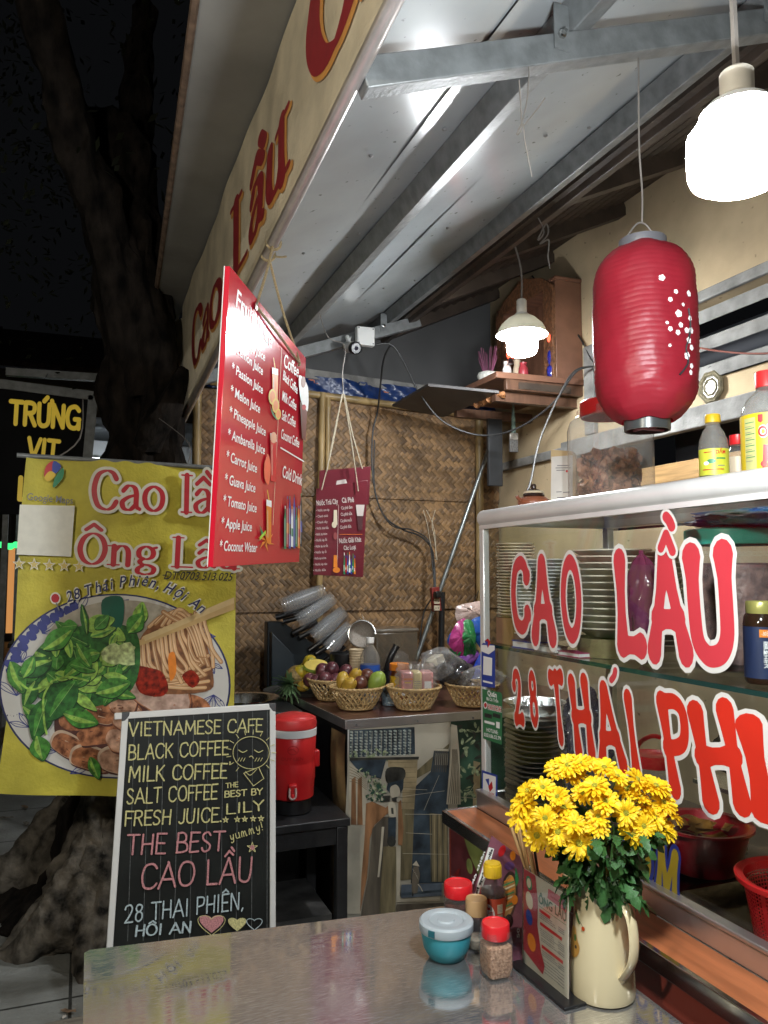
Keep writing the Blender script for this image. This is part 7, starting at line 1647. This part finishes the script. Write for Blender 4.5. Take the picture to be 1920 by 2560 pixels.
bagblob('plastic_bag', 'grey crinkled bag lying between the two right baskets', at3(1140, 1705, b3 + V((-.12, .1, 0))) - V((0, 0, .03)), (.08, .06, .065), clear('grey_bag', (.5, .5, .5), .12, 1.5, .4, (.16, .16, .17)), 21)
bagblob('plastic_bag', 'small clear bag behind the passion fruit', at3(880, 1670, b2 + V((.12, .12, 0))) - V((0, 0, .03)), (.06, .05, .05), BAG, 27)
t = thing('paper_roll_box', 'white and black packet lying on the bags at the back', 'packet', at3(1090, 1650, b1 + V((.06, .2, 0)))); c = V(t.location); q = Matrix.Translation(c) @ Matrix.Rotation(-.35, 4, 'Y') @ Matrix.Rotation(.3, 4, 'Z')
mk('packet', MB().box((-.07, -.03, -.02), (.03, .03, .02), 0, q).box((.0305, -.03, -.02), (.075, .03, .02), 1, q), [CREAMI, INKB], t, bev=.006)
p = at3(975, 1740, b0 + V((.13, .05, 0))); p.z = KZ + .001
mk('mesh_bin', MB().shell([(0, .002), (.035, 0), (.045, .07), (.042, .07), (.033, .004)], p, 24), mat('blue_grey_plastic', (.18, .24, .28), .5, 0, .5, 150), lab='small blue grey plastic pot between the front baskets', cat='pot')

# bundles of coloured plastic bags hanging at the right
def bag_bundle():
    y = 3.62; cs = [('blue', (.02, .10, .42), [(1118, 1600), (1165, 1540), (1185, 1560), (1150, 1625)], .03), ('green', (.02, .22, .06), [(1150, 1575), (1175, 1555), (1192, 1640), (1150, 1650), (1120, 1635)], .0), ('pink', (.55, .06, .26), [(1140, 1560), (1165, 1548), (1160, 1600), (1155, 1640), (1122, 1610)], -.015), ('green', (.03, .28, .09), [(1160, 1552), (1185, 1560), (1190, 1632), (1170, 1620), (1150, 1600)], -.03), ('blue', (.03, .16, .55), [(1175, 1555), (1215, 1545), (1215, 1625), (1190, 1605)], -.02), ('purple', (.22, .07, .34), [(1130, 1640), (1196, 1625), (1175, 1680), (1140, 1680)], .0), ('royal_blue', (.02, .06, .45), [(1175, 1690), (1215, 1610), (1225, 1690), (1190, 1705)], -.02), ('clear_printed', (.60, .45, .40), [(1140, 1520), (1170, 1508), (1215, 1505), (1215, 1550), (1150, 1560)], .02)]
    seen = {}
    for i, (n, col, px, dy) in enumerate(cs):
        pts = [aty(a, b, y + dy) for a, b in px]; c = sum(pts, V()) / len(pts); mb = MB(); o = smooth(pts, 5, True); k = len(o)
        vs = [p + V((0, .004 * math.sin(j * 1.7), 0)) for j, p in enumerate(o)]
        ring = [c.lerp(p, .55) - V((0, .022 + .006 * math.sin(j * 2.3 + i), 0)) for j, p in enumerate(vs)]; bk_ = [c.lerp(p, .5) + V((0, .02, 0)) for p in vs]
        mb.add(vs + ring + bk_ + [c - V((0, .026, 0)), c + V((0, .02, 0))], [(j, (j + 1) % k, k + (j + 1) % k, k + j) for j in range(k)] + [(k + j, k + (j + 1) % k, 3 * k) for j in range(k)] + [((j + 1) % k, j, 2 * k + j, 2 * k + (j + 1) % k) for j in range(k)] + [(2 * k + (j + 1) % k, 2 * k + j, 3 * k + 1) for j in range(k)])
        lab = ['blue plastic bag bundle at the far left of the hanging bags', 'dark green bag bundle bulging lowest among the hanging bags', 'bright pink bag bundle between the two green ones', 'bright green bag bundle hanging in front', 'blue bag bundle beside the cabinet post', 'purple bag bundle below the green ones', 'royal blue bag bundle lowest by the cabinet post', 'pale printed bag bundle at the top of the hanging bags'][i]
        mk('bag_bundle', mb, mat('bag_' + n, col, .22, 0, .2, 30, .4, 60, coat=.4), lab=lab, cat='plastic bag', grp='folded plastic bags hanging by the cabinet', ang=70)
    t = thing('bag_hook', 'wire hook holding the bundles of plastic bags on the wall', 'hook', aty(1190, 1500, y + .1)); mk('wire', MB().tube(smooth([aty(1170, 1560, y + .03), aty(1180, 1515, y + .05), aty(1195, 1480, BY - .1), aty(1195, 1470, BY - .03)], 4), .003, 5), WIRE, t)
bag_bundle()

# pipes, power strip and cables at the back
mk('steel_pipe', MB().tube([aty(1252, 1035, 4.12), aty(1040, 1650, 4.08)], .0125, 10), mat('dull_pipe', (.25, .27, .27), .35, .7, .2, 30), lab='thin steel pipe leaning diagonally across the bamboo wall', cat='pipe')
mk('dark_pipe', MB().tube([aty(1105, 1480, 4.15), aty(1102, 1690, 4.15)], .018, 10), BLACKP, lab='dark upright pipe below the power strip', cat='pipe')
def power_strip():
    c = aty(1088, 1495, 4.02); t = thing('power_strip', 'red and black power strip with white sockets hung on the bamboo wall', 'power strip', c); a, b = aty(1081, 1475, 4.05), aty(1094, 1525, 4.05)
    mk('body', MB().bar(aty(1086, 1468, 4.05), aty(1092, 1528, 4.05), .05, .03, up=(0, 1, 0)), mat('red_strip', (.25, .03, .025), .4), t, bev=.004)
    for y_ in (1503, 1520): f = aty(1092, y_, 4.026); mk('socket', MB().box(f - V((.017, .004, .014)), f + V((.017, .004, .014))).box(f - V((.009, .0046, .004)), f + V((-.005, -.002, .004)), 1).box(f + V((.005, -.0046, -.004)), f + V((.009, -.002, .004)), 1), [CREAMI, INKB], t)
    g = aty(1092, 1487, 4.02); mk('plug', MB().box(g - V((.018, .025, .016)), g + V((.018, .012, .02))), BLACKG, t, bev=.006)
power_strip()
def cable(lab, pts, r, m, name='cable', cat='cable'): return mk(name, MB().tube(smooth(pts, 8), r, 6), m, lab=lab, cat=cat)
jb = aty(915, 845, 3.87)
cable('black cable looping from the junction box down and across to the altar', [aty(935, 862, 3.86), aty(978, 862, 3.84), aty(1010, 905, 3.84), aty(1050, 985, 3.82), aty(1110, 1055, 3.78), aty(1200, 1088, 3.70), aty(1290, 1072, 3.55), aty(1380, 1010, 3.38), aty(1440, 930, 3.28), aty(1490, 915, 3.2)], .0052, WIRE)
cable('black cable dropping along the bamboo pole to the power strip', [aty(975, 865, 3.86), aty(958, 905, 3.95), aty(945, 1020, 4.18), aty(932, 1080, 4.21), aty(930, 1160, 4.21), aty(940, 1240, 4.2), aty(965, 1295, 4.2), aty(1010, 1325, 4.2), aty(1050, 1340, 4.2), aty(1078, 1370, 4.18), aty(1086, 1420, 4.1), aty(1088, 1470, 4.06)], .0052, WIRE)
cable('second thin cable running beside the first toward the power strip', [aty(936, 1100, 4.20), aty(938, 1230, 4.2), aty(975, 1310, 4.19), aty(1030, 1325, 4.19), aty(1070, 1350, 4.18), aty(1080, 1400, 4.12), aty(1084, 1480, 4.06), aty(1060, 1530, 4.1), aty(1050, 1600, 4.1)], .004, WIRE)
cable('thin dark cable falling from the vent slats behind the clay pot', [aty(1500, 915, 3.1), aty(1440, 925, 3.1), aty(1400, 985, 3.0), aty(1350, 1100, 2.7), aty(1325, 1210, 2.4), aty(1300, 1262, 2.3)], .0042, WIRE)
cable('brown cord stretched across the vent slats at the right', [atx(1737, 868, FX - .02), atx(1800, 878, FX - .03), atx(1880, 884, FX - .03), atx(1990, 880, FX - .03)], .004, mat('brown_cord', (.20, .06, .04), .6))
cable('dark cable on the beige wall running down to the lantern', [atx(1330, 690, FX - .1), atx(1440, 830, FX - .03), atx(1480, 900, FX - .03), atx(1500, 915, FX - .03)], .005, WIRE)
for k, (a, b, c_) in enumerate(((1058, 1085, 1068), (1066, 1090, 1082), (1088, 1093, 1080))):
    mk('tie_wire', MB().tube(smooth([aty(a, 1275, 4.24), aty(c_, 1310, 4.22), aty(c_ + 6, 1345, 4.22), aty(b, 1400, 4.2)], 4), .0022, 5), TWINE, lab=['pale tie wire at the left of the three on the bamboo mat', 'pale tie wire in the middle of the three on the bamboo mat', 'pale tie wire at the right of the three, curling at its top'][k], cat='wire', grp='tie wires on the bamboo mat')
def loops(lab, px, y, r=.0016): mk('tie_wire', MB().tube(smooth([aty(a, b, y) for a, b in px], 6), r, 5), WIREG, lab=lab, cat='wire')
loops('twisted thin wire hanging loose from the front rafter', [(1322, 145), (1322, 200), (1316, 260), (1305, 305), (1292, 335), (1300, 330), (1308, 310), (1312, 350), (1322, 400), (1330, 442)], 1.34)
loops('second loose wire end crossing the twisted one', [(1298, 200), (1302, 260), (1306, 312), (1320, 300), (1345, 270), (1362, 245)], 1.335)
loops('bunched wire coil hanging from the second purlin', [(1346, 545), (1360, 580), (1345, 600), (1365, 560), (1370, 585), (1350, 610), (1372, 600), (1370, 640), (1375, 670)], 2.55, .003)
def cctv():
    c = aty(880, 868, 3.84); t = thing('security_camera', 'small black and white security camera under the rear rafter', 'camera', c); d = V((.10, -.9, -.28)).normalized(); q = d.to_track_quat('Z', 'Y').to_matrix()
    mk('body', MB().lathe([(.026, -.06), (.030, -.055), (.030, .02)], c, 22, mtx=q), WHITEP, t); mk('front', MB().lathe([(.031, .02), (.033, .022), (.033, .05), (.030, .054), (.026, .050), (0, .050)], c + V((.002, 0, -.003)), 22, mtx=q), BLACKG, t); mk('lens', MB().lathe([(.011, .0505), (.010, .0535), (0, .055)], c + V((.002, 0, -.003)), 14, mtx=q), mat('lens_glass', (.02, .02, .04), .05, coat=1), t)
    mk('bracket', MB().tube([c - d * .04 + V((0, 0, .02)), c - d * .05 + V((0, .02, .06))], .012, 8), WHITEP, t)
    for s in (-1, 1): mk('antenna', MB().tube([c + V((s * .022, 0, .0)), c + V((s * .022 + .016, 0, .055))], .0028, 6), WHITEP, t)
    b = aty(912, 842, 3.86); t2 = thing('junction_box', 'square white junction box beside the security camera', 'box', b); mk('box', MB().box(b - V((.05, .02, .05)), b + V((.05, .02, .05))), WHITEP, t2, bev=.006)
    for x in (-1, 1):
        for z in (-1, 1): mk('screw', MB().lathe([(.004, 0), (.004, .002), (0, .0024)], b + V((x * .04, -.0205, z * .04)), 8, mtx=Matrix.Rotation(PI / 2, 3, 'X')), INKG, t2)
cctv()

# ---------------------------------------------------------------- red drinks cooler on a low black table
def low_table():
    t = thing('low_table', 'low black painted table under the red drinks cooler', 'table', (.8, 3.1, 0)); z = .56
    mk('tabletop', MB().box((.56, 2.93, z - .03), (.985, 3.42, z)), BLACKP, t, bev=.004); mk('apron', MB().box((.58, 2.95, z - .10), (.965, 2.97, z - .0305)).box((.945, 2.971, z - .10), (.965, 3.40, z - .0305)), BLACKP, t, bev=.003)
    for x in (.585, .955):
        for y in (2.96, 3.39): mk('leg', MB().box((x - .022, y - .022, 0), (x + .022, y + .022, z - .031)), BLACKP, t, bev=.004)
    mk('shelf', MB().box((.60, 2.99, .17), (.93, 3.37, .19)), mat('worn_black', (.05, .048, .045), .6, 0, .5, 14), t)
low_table()
def cooler():
    c = V((.80, 3.10, .5605)); t = thing('drinks_cooler', 'bright red drinks cooler jug with white band and spigot', 'cooler', c); r = .088
    mk('base', MB().lathe([(r * .80, 0), (r * .86, .004), (r * .80, .055), (0, .055)], c, 32), BLACKG, t)
    body = [(r * .86, .055), (r * .93, .06), (r * .97, .12), (r * 1.0, .13), (r * 1.0, .19), (r * .985, .195), (r * 1.0, .20), (r * 1.03, .29), (r * .99, .295)]
    mk('body', MB().shell(body, c, 44), REDP, t)
    mk('band', MB().shell([(r * 1.0, .294), (r * 1.055, .296), (r * 1.055, .322), (r * 1.0, .324)], c, 44), WHITEP, t)
    mk('lid', MB().lathe([(r * 1.0, .324), (r * 1.05, .327), (r * 1.06, .345), (r * 1.02, .362), (r * .9, .368), (r * .86, .366), (r * .8, .372), (r * .4, .380), (0, .382)], c, 40), mat('cooler_lid', (.55, .03, .03), .4, 0, .06), t)
    to = V((-c.x, -c.y, 0)).normalized(); rt = V((-to.y, to.x, 0)) * -1
    s = c + to * r * .98
    mk('spigot', MB().box((-.016, -.02, .085), (.016, .004, .125), 0, Matrix.Translation(s) @ to.to_track_quat('-Y', 'Z').to_matrix().to_4x4()).tube([s + to * .012 + V((0, 0, .09)), s + to * .016 + V((0, 0, .07))], .011, 10), REDP, t, bev=.004)
    mk('spigot_lever', MB().tube(smooth([s + to * .026 + V((0, 0, .115)) + rt * -.011, s + to * .030 + V((0, 0, .085)) + rt * -.012, s + to * .03 + V((0, 0, .075)), s + to * .030 + V((0, 0, .085)) + rt * .012, s + to * .026 + V((0, 0, .115)) + rt * .011], 4), .004, 6), mat('pale_lever', (.60, .42, .38), .4), t)
    for sg in (-1, 1): mk('handle', MB().box((-.012, -.018, .17), (.012, .018, .235), 0, Matrix.Translation(c + rt * sg * r * 1.03)), REDP, t, bev=.006)
    def warp(s_, u, v, d): a = math.atan2(to.y, to.x) + u / r; return c + V((math.cos(a) * (r * (1.0 + (v - .2) / .09 * .03) + .0006 + d), math.sin(a) * (r * (1.0 + (v - .2) / .09 * .03) + .0006 + d), v))
    P = Print((0, 0, 0), (1, 0, 0), (0, 0, 1), px=False, warp=warp, fine=.01, lift=.0006, step=.0003); E = mat('embossed_red', (.44, .014, .016), .3)
    P.line([(.02 * math.cos(a), .252 + .016 * math.sin(a)) for a in [i * PI / 12 for i in range(25)]], .003, E, 2); P.line([(-.02, .252), (.0, .256), (.012, .244)], .003, E, 3); P.text('DUY LIEN', (-.045, .212), (.04, .212), .013, E, .02); P.build('embossing', t)
cooler()
t = thing('black_stand', 'plain black cupboard carrying the steel basin behind the chalkboard', 'cupboard', (.62, 3.5, 0))
mk('carcass', MB().box((.36, 3.45, 0), (.925, 3.95, .86)), BLACKP, t, bev=.005); mk('top', MB().box((.35, 3.44, .8605), (.93, 3.96, .885)), BLACKP, t, bev=.003); mk('door', MB().box((.38, 3.435, .06), (.64, 3.449, .83)).box((.648, 3.435, .06), (.91, 3.449, .83)), BLACKP, t, bev=.003)
c = at3(610, 1760, V((.55, 3.52, 0))); c.z = .8858
mk('steel_basin', MB().shell([(0, .002), (.075, 0), (.115, .02), (.142, .06), (.155, .064), (.156, .068), (.140, .064), (.11, .024), (.072, .005), (0, .005)], c, 48), CHROME, lab='shallow shiny steel basin showing above the chalkboard', cat='basin')

# ---------------------------------------------------------------- household altar on the right wall
def altar():
    t = thing('altar', 'carved brown wooden wall altar above a dark shelf', 'altar', (2.2, 3.7, 2.4)); zt = 2.50
    sh = mat('altar_shelf_wood', (.10, .05, .03), .4, 0, .3, 6, sc=(8, 1, 1)); dkb = mat('sooty_board', (.07, .065, .065), .6, 0, .2, 8)
    mk('cabinet_side', MB().box((2.255, 3.40, zt), (FX - .004, 3.42, 3.02)), WOOD, t, bev=.003); mk('cabinet_side', MB().box((2.255, 3.98, zt), (FX - .004, 4.0, 3.02)), WOOD, t, bev=.003)
    mk('cabinet_back', MB().box((FX - .016, 3.4205, zt), (FX - .004, 3.9795, 3.02)), WOOD, t)
    mk('cabinet_top', MB().box((2.25, 3.395, 3.0205), (FX - .004, 4.005, 3.04)), WOOD, t, bev=.003)
    fr = MB().box((2.236, 3.402, zt), (2.2545, 3.49, 2.99)).box((2.236, 3.91, zt), (2.2545, 3.998, 2.99)); fr.slab([(2.236, 3.402, 2.9905), (2.236, 3.998, 2.9905), (2.236, 3.9, 3.06), (2.236, 3.78, 3.10), (2.236, 3.7, 3.13), (2.236, 3.62, 3.10), (2.236, 3.5, 3.06)], (.018, 0, 0)); mk('carved_front', fr, mat('carved_wood', (.17, .075, .035), .45, 0, .5, 50, .9, 70), t, bev=.002)
    mk('shelf', MB().slab([(1.90, 3.395, zt - .032), (FX - .004, 3.38, zt - .032), (FX - .004, 4.05, zt - .032), (1.90, 4.05, zt - .032)], (0, 0, .0315)), WOOD, t, bev=.004)
    mk('drawer_rail', MB().box((1.96, 3.402, zt - .085), (FX - .005, 3.43, zt - .0325)), sh, t, bev=.002); mk('drawer', MB().box((2.03, 3.397, zt - .078), (2.34, 3.4015, zt - .045)), DARKW, t)
    mk('under_board', MB().slab([(1.62, 3.60, zt - .055), (1.94, 3.44, zt - .10), (1.94, 4.1, zt - .10), (1.64, 4.15, zt - .05)], (0, 0, .014)), dkb, t)
    mk('bracket', MB().box((1.93, 3.46, zt - .135), (FX - .004, 3.50, zt - .086)), sh, t); mk('bracket', MB().box((1.93, 3.9, zt - .135), (FX - .004, 3.94, zt - .086)), sh, t)
    mk('carved_apron', MB().tube([(1.955 + .012 * math.sin(i * 1.9), 3.43 + i * .014, zt - .10 - .006 * (i % 2)) for i in range(22)], [.012 + .006 * (i % 2) for i in range(22)], 7), mat('gilt_carving', (.26, .11, .04), .5, 0, .5, 70, .8, 80), t)
    mk('hanging_board', MB().box((2.10, 3.85, 1.98), (2.19, 3.875, zt - .14)), mat('soot_black', (.02, .022, .025), .5, 0, .3, 10), t, bev=.004)
    def cand(p, lab):
        k = thing('altar_candle', lab, 'candle', p, 'red electric candles on the altar'); mk('flame', MB().lathe([(.014, .03), (.020, .045), (.019, .065), (.008, .085), (0, .09)], p, 14), glow('candle_red', (1, .10, .05), 2.2) if 'candle_red' not in bpy.data.materials else bpy.data.materials['candle_red'], k); mk('stem', MB().lathe([(.018, 0), (.012, .006), (.008, .028), (.014, .031)], p, 12), BLACKG, k)
    cand(at3(1276, 910, V((1.98, 3.5, 0))), 'left glowing red candle in front of the altar, behind the bulb'); 
    k0 = at3(1378, 870, V((2.19, 3.46, 0))); cand(k0, 'right glowing red candle on the blue vase by the altar side')
    v = V((k0.x, k0.y, zt)); h = k0.z - zt
    mk('blue_vase', MB().lathe([(.016, 0), (.024, .01), (.026, h * .35), (.014, h * .45), (.022, h * .62), (.020, h * .82), (.012, h * .95), (.014, h)], v, 18), mat('cobalt_glaze', (.02, .025, .22), .2, 0, .5, 40, coat=.5), lab='cobalt blue vase under the right red candle', cat='vase')
    p = V((1.975, 3.62, zt)); k = thing('incense_pot', 'white incense pot with purple incense sticks on the altar shelf', 'incense pot', p); mk('pot', MB().lathe([(.03, 0), (.05, .012), (.058, .035), (.05, .05), (.044, .052), (0, .045)], p, 24), mat('speckled_white', (.55, .55, .5), .4, 0, .3, 60), k)
    st = MB()
    for i in range(26): a = U(0, 6.3); st.tube([p + V((.02 * math.cos(a), .02 * math.sin(a), .045)), p + V((.05 * math.cos(a), .05 * math.sin(a), U(.13, .19)))], .0015, 4)
    mk('incense', st, mat('purple_stick', (.18, .05, .10), .7), k)
    for i, (x, y, hh) in enumerate(((2.05, 3.55, .10), (2.10, 3.47, .08), (2.14, 3.60, .13))): q = V((x, y, zt)); mk('offering_cup', MB().lathe([(.018, 0), (.026, .02), (.024, hh * .6), (.016, hh * .8), (.02, hh), (.014, hh), (0, hh * .8)], q, 16), (CERW, mat('red_offering', (.3, .03, .04), .4), CERB)[i], lab=['white offering cup on the altar shelf', 'small red offering cup at the shelf edge', 'tall beige offering vase by the altar side'][i], cat='cup')
altar()
def brush():
    c = aty(1284, 1100, 3.86); t = thing('paint_brush', 'flat paint brush with worn handle hung below the altar shelf', 'brush', c)
    mk('handle', MB().tube([c + V((0, 0, .20)), c + V((0, 0, .12)), c + V((0, 0, .04))], [.007, .011, .014], 10), mat('teal_handle', (.20, .30, .26), .5, 0, .5, 30), t); mk('ferrule', MB().box(c + V((-.026, -.008, .0)), c + V((.026, .008, .04))), mat('dirty_ferrule', (.35, .33, .3), .4, .5, .4, 50), t, bev=.003); mk('bristles', MB().box(c + V((-.027, -.007, -.07)), c + V((.027, .007, -.0005))), mat('grey_bristle', (.12, .115, .11), .9, 0, .5, 120), t, bev=.004); mk('cord', MB().tube([c + V((0, 0, .2)), c + V((.004, .01, .33))], .0015, 4), WIREG, t)
brush()

# ================================================================ the big street tree
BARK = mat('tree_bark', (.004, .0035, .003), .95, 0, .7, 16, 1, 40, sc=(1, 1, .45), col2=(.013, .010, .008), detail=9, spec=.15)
def tree():
    t = thing('street_tree', 'big dark street tree with flaring roots behind the yellow banner', 'tree', (.26, 3.95, 0)); r2 = random.Random(4)
    def limb(pts, rs, n, k=1.0, sd=0, fine=14):
        P = smooth(pts, fine); m = len(P); R_ = []
        for i in range(m): f = i / (m - 1) * (len(rs) - 1); a = int(min(f, len(rs) - 2)); R_.append(rs[a] + (rs[a + 1] - rs[a]) * (f - a))
        mb = MB().tube(P, R_, n)
        for j, v in enumerate(mb.v):
            i = min(j // n, m - 1); d = v - P[i]; z = v.z; a = math.atan2(d.y, d.x); w_ = V((v.x, v.y, v.z * .45))
            rg = noise.turbulence(w_ * 9 + V((sd, 0, 0)), 4, False) - .5; lump = noise.noise(v * 4 + V((0, sd, 0)))
            v += d * (.10 * math.sin(3 * a + z * 2.2 + sd) + .05 * math.sin(7 * a - z * 5 + sd) + .22 * lump + .30 * rg) * k
        return mb
    tr = limb([(.16, 3.98, -.05), (.20, 3.96, .25), (.25, 3.94, .9), (.28, 3.94, 1.6), (.29, 3.95, 2.2), (.20, 4.0, 2.9), (.08, 4.1, 3.8)], [.36, .27, .22, .205, .20, .20, .17], 90)
    for j, v in enumerate(tr.v):
        if v.z < .7:
            a = math.atan2(v.y - 3.98, v.x - .16); f = (.7 - max(0, v.z)) ** 2 * .55; k = max(0, math.cos(2.5 * (a + 2.5))) + .8 * max(0, math.cos(3 * (a - 2.9))); v.x += math.cos(a) * f * k; v.y += math.sin(a) * f * k
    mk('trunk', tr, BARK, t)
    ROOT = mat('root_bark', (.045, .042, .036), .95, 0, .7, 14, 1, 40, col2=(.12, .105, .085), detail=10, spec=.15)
    mk('root', limb([(.12, 3.75, .55), (.08, 3.66, .32), (0, 3.55, .14), (-.13, 3.52, .05), (-.28, 3.55, -.04)], [.10, .16, .17, .12, .05], 80, 1.1, 0, 22), ROOT, t)
    mk('root', limb([(.14, 3.72, .5), (.12, 3.52, .2), (.08, 3.36, .05), (.05, 3.2, -.04)], [.10, .13, .10, .04], 70, 1.1, 2, 20), ROOT, t)
    mk('root', limb([(.02, 4.0, .4), (-.2, 4.05, .16), (-.42, 4.2, .03), (-.6, 4.3, -.05)], [.12, .13, .09, .04], 60, 1.1, 4, 20), ROOT, t)
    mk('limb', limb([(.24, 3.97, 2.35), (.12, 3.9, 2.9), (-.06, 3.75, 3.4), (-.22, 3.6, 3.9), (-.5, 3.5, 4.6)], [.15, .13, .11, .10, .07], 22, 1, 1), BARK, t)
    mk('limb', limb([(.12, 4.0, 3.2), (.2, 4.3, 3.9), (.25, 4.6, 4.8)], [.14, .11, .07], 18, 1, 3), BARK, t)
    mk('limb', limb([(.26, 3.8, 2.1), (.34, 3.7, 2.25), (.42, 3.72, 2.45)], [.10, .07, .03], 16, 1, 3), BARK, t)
    lf = MB()
    for cl in range(80):
        c = V((r2.uniform(-2.0, .35), r2.uniform(3.0, 6.0), r2.uniform(2.9, 5.2)))
        for i in range(34):
            p = c + V((r2.gauss(0, .16), r2.gauss(0, .16), r2.gauss(0, .12))); d = V((r2.uniform(-1, 1), r2.uniform(-1, 1), r2.uniform(-1, .3))).normalized(); s = d.orthogonal().normalized() * .013; L = r2.uniform(.04, .075)
            lf.add([p, p + d * L * .5 + s, p + d * L, p + d * L * .5 - s], [(0, 1, 2, 3)])
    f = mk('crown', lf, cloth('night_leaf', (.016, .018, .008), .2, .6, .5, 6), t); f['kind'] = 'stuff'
tree()
# leaves and scraps on the pavement
for i, (px, py, s, m) in enumerate(((62, 2018, .045, 0), (100, 2068, .02, 1), (98, 2096, .018, 2), (95, 2122, .02, 2), (14, 2045, .05, 3), (65, 2060, .045, 3), (33, 2312, .03, 1), (170, 2530, .03, 2), (160, 2545, .02, 1))):
    p = atz(px, py, .004); a = U(0, 6); mb = MB(); nn = 9
    vs = [V((0, 0, .006))] + [V((s * math.cos(2 * PI * k / nn) * (1 if m != 1 else .6), s * .34 * math.sin(2 * PI * k / nn) * (1 + .2 * math.sin(k * 2.1)), .002 + .006 * math.sin(k * 1.7) ** 2)) for k in range(nn)]
    vs = [p + Matrix.Rotation(a, 3, 'Z') @ v for v in vs]
    lb = ['curled brown leaf on the pavement below the banner', 'small pale paper scrap beside the tree root', 'small dry leaf under the paper scrap', 'dry leaf flake lying nearest the roots', 'dark crumbled leaf litter patch at the left edge', 'pale crumbled litter patch beside the dark one', 'white pebble like scrap at the left below the roots', 'orange brown leaf under the stool at the bottom', 'crumpled white scrap under the stool at the bottom'][i]
    mk('litter', mb.add(vs, [(0, 1 + k, 1 + (k + 1) % nn) for k in range(nn)]), [mat('dry_leaf', (.28, .17, .09), .7, 0, .4, 60), mat('paper_scrap', (.55, .5, .44), .7), mat('dead_leaf', (.20, .13, .08), .7, 0, .3, 60), mat('crumbled_litter', (.25, .22, .18), .9, 0, .7, 120)][m], lab=lb, cat='litter')
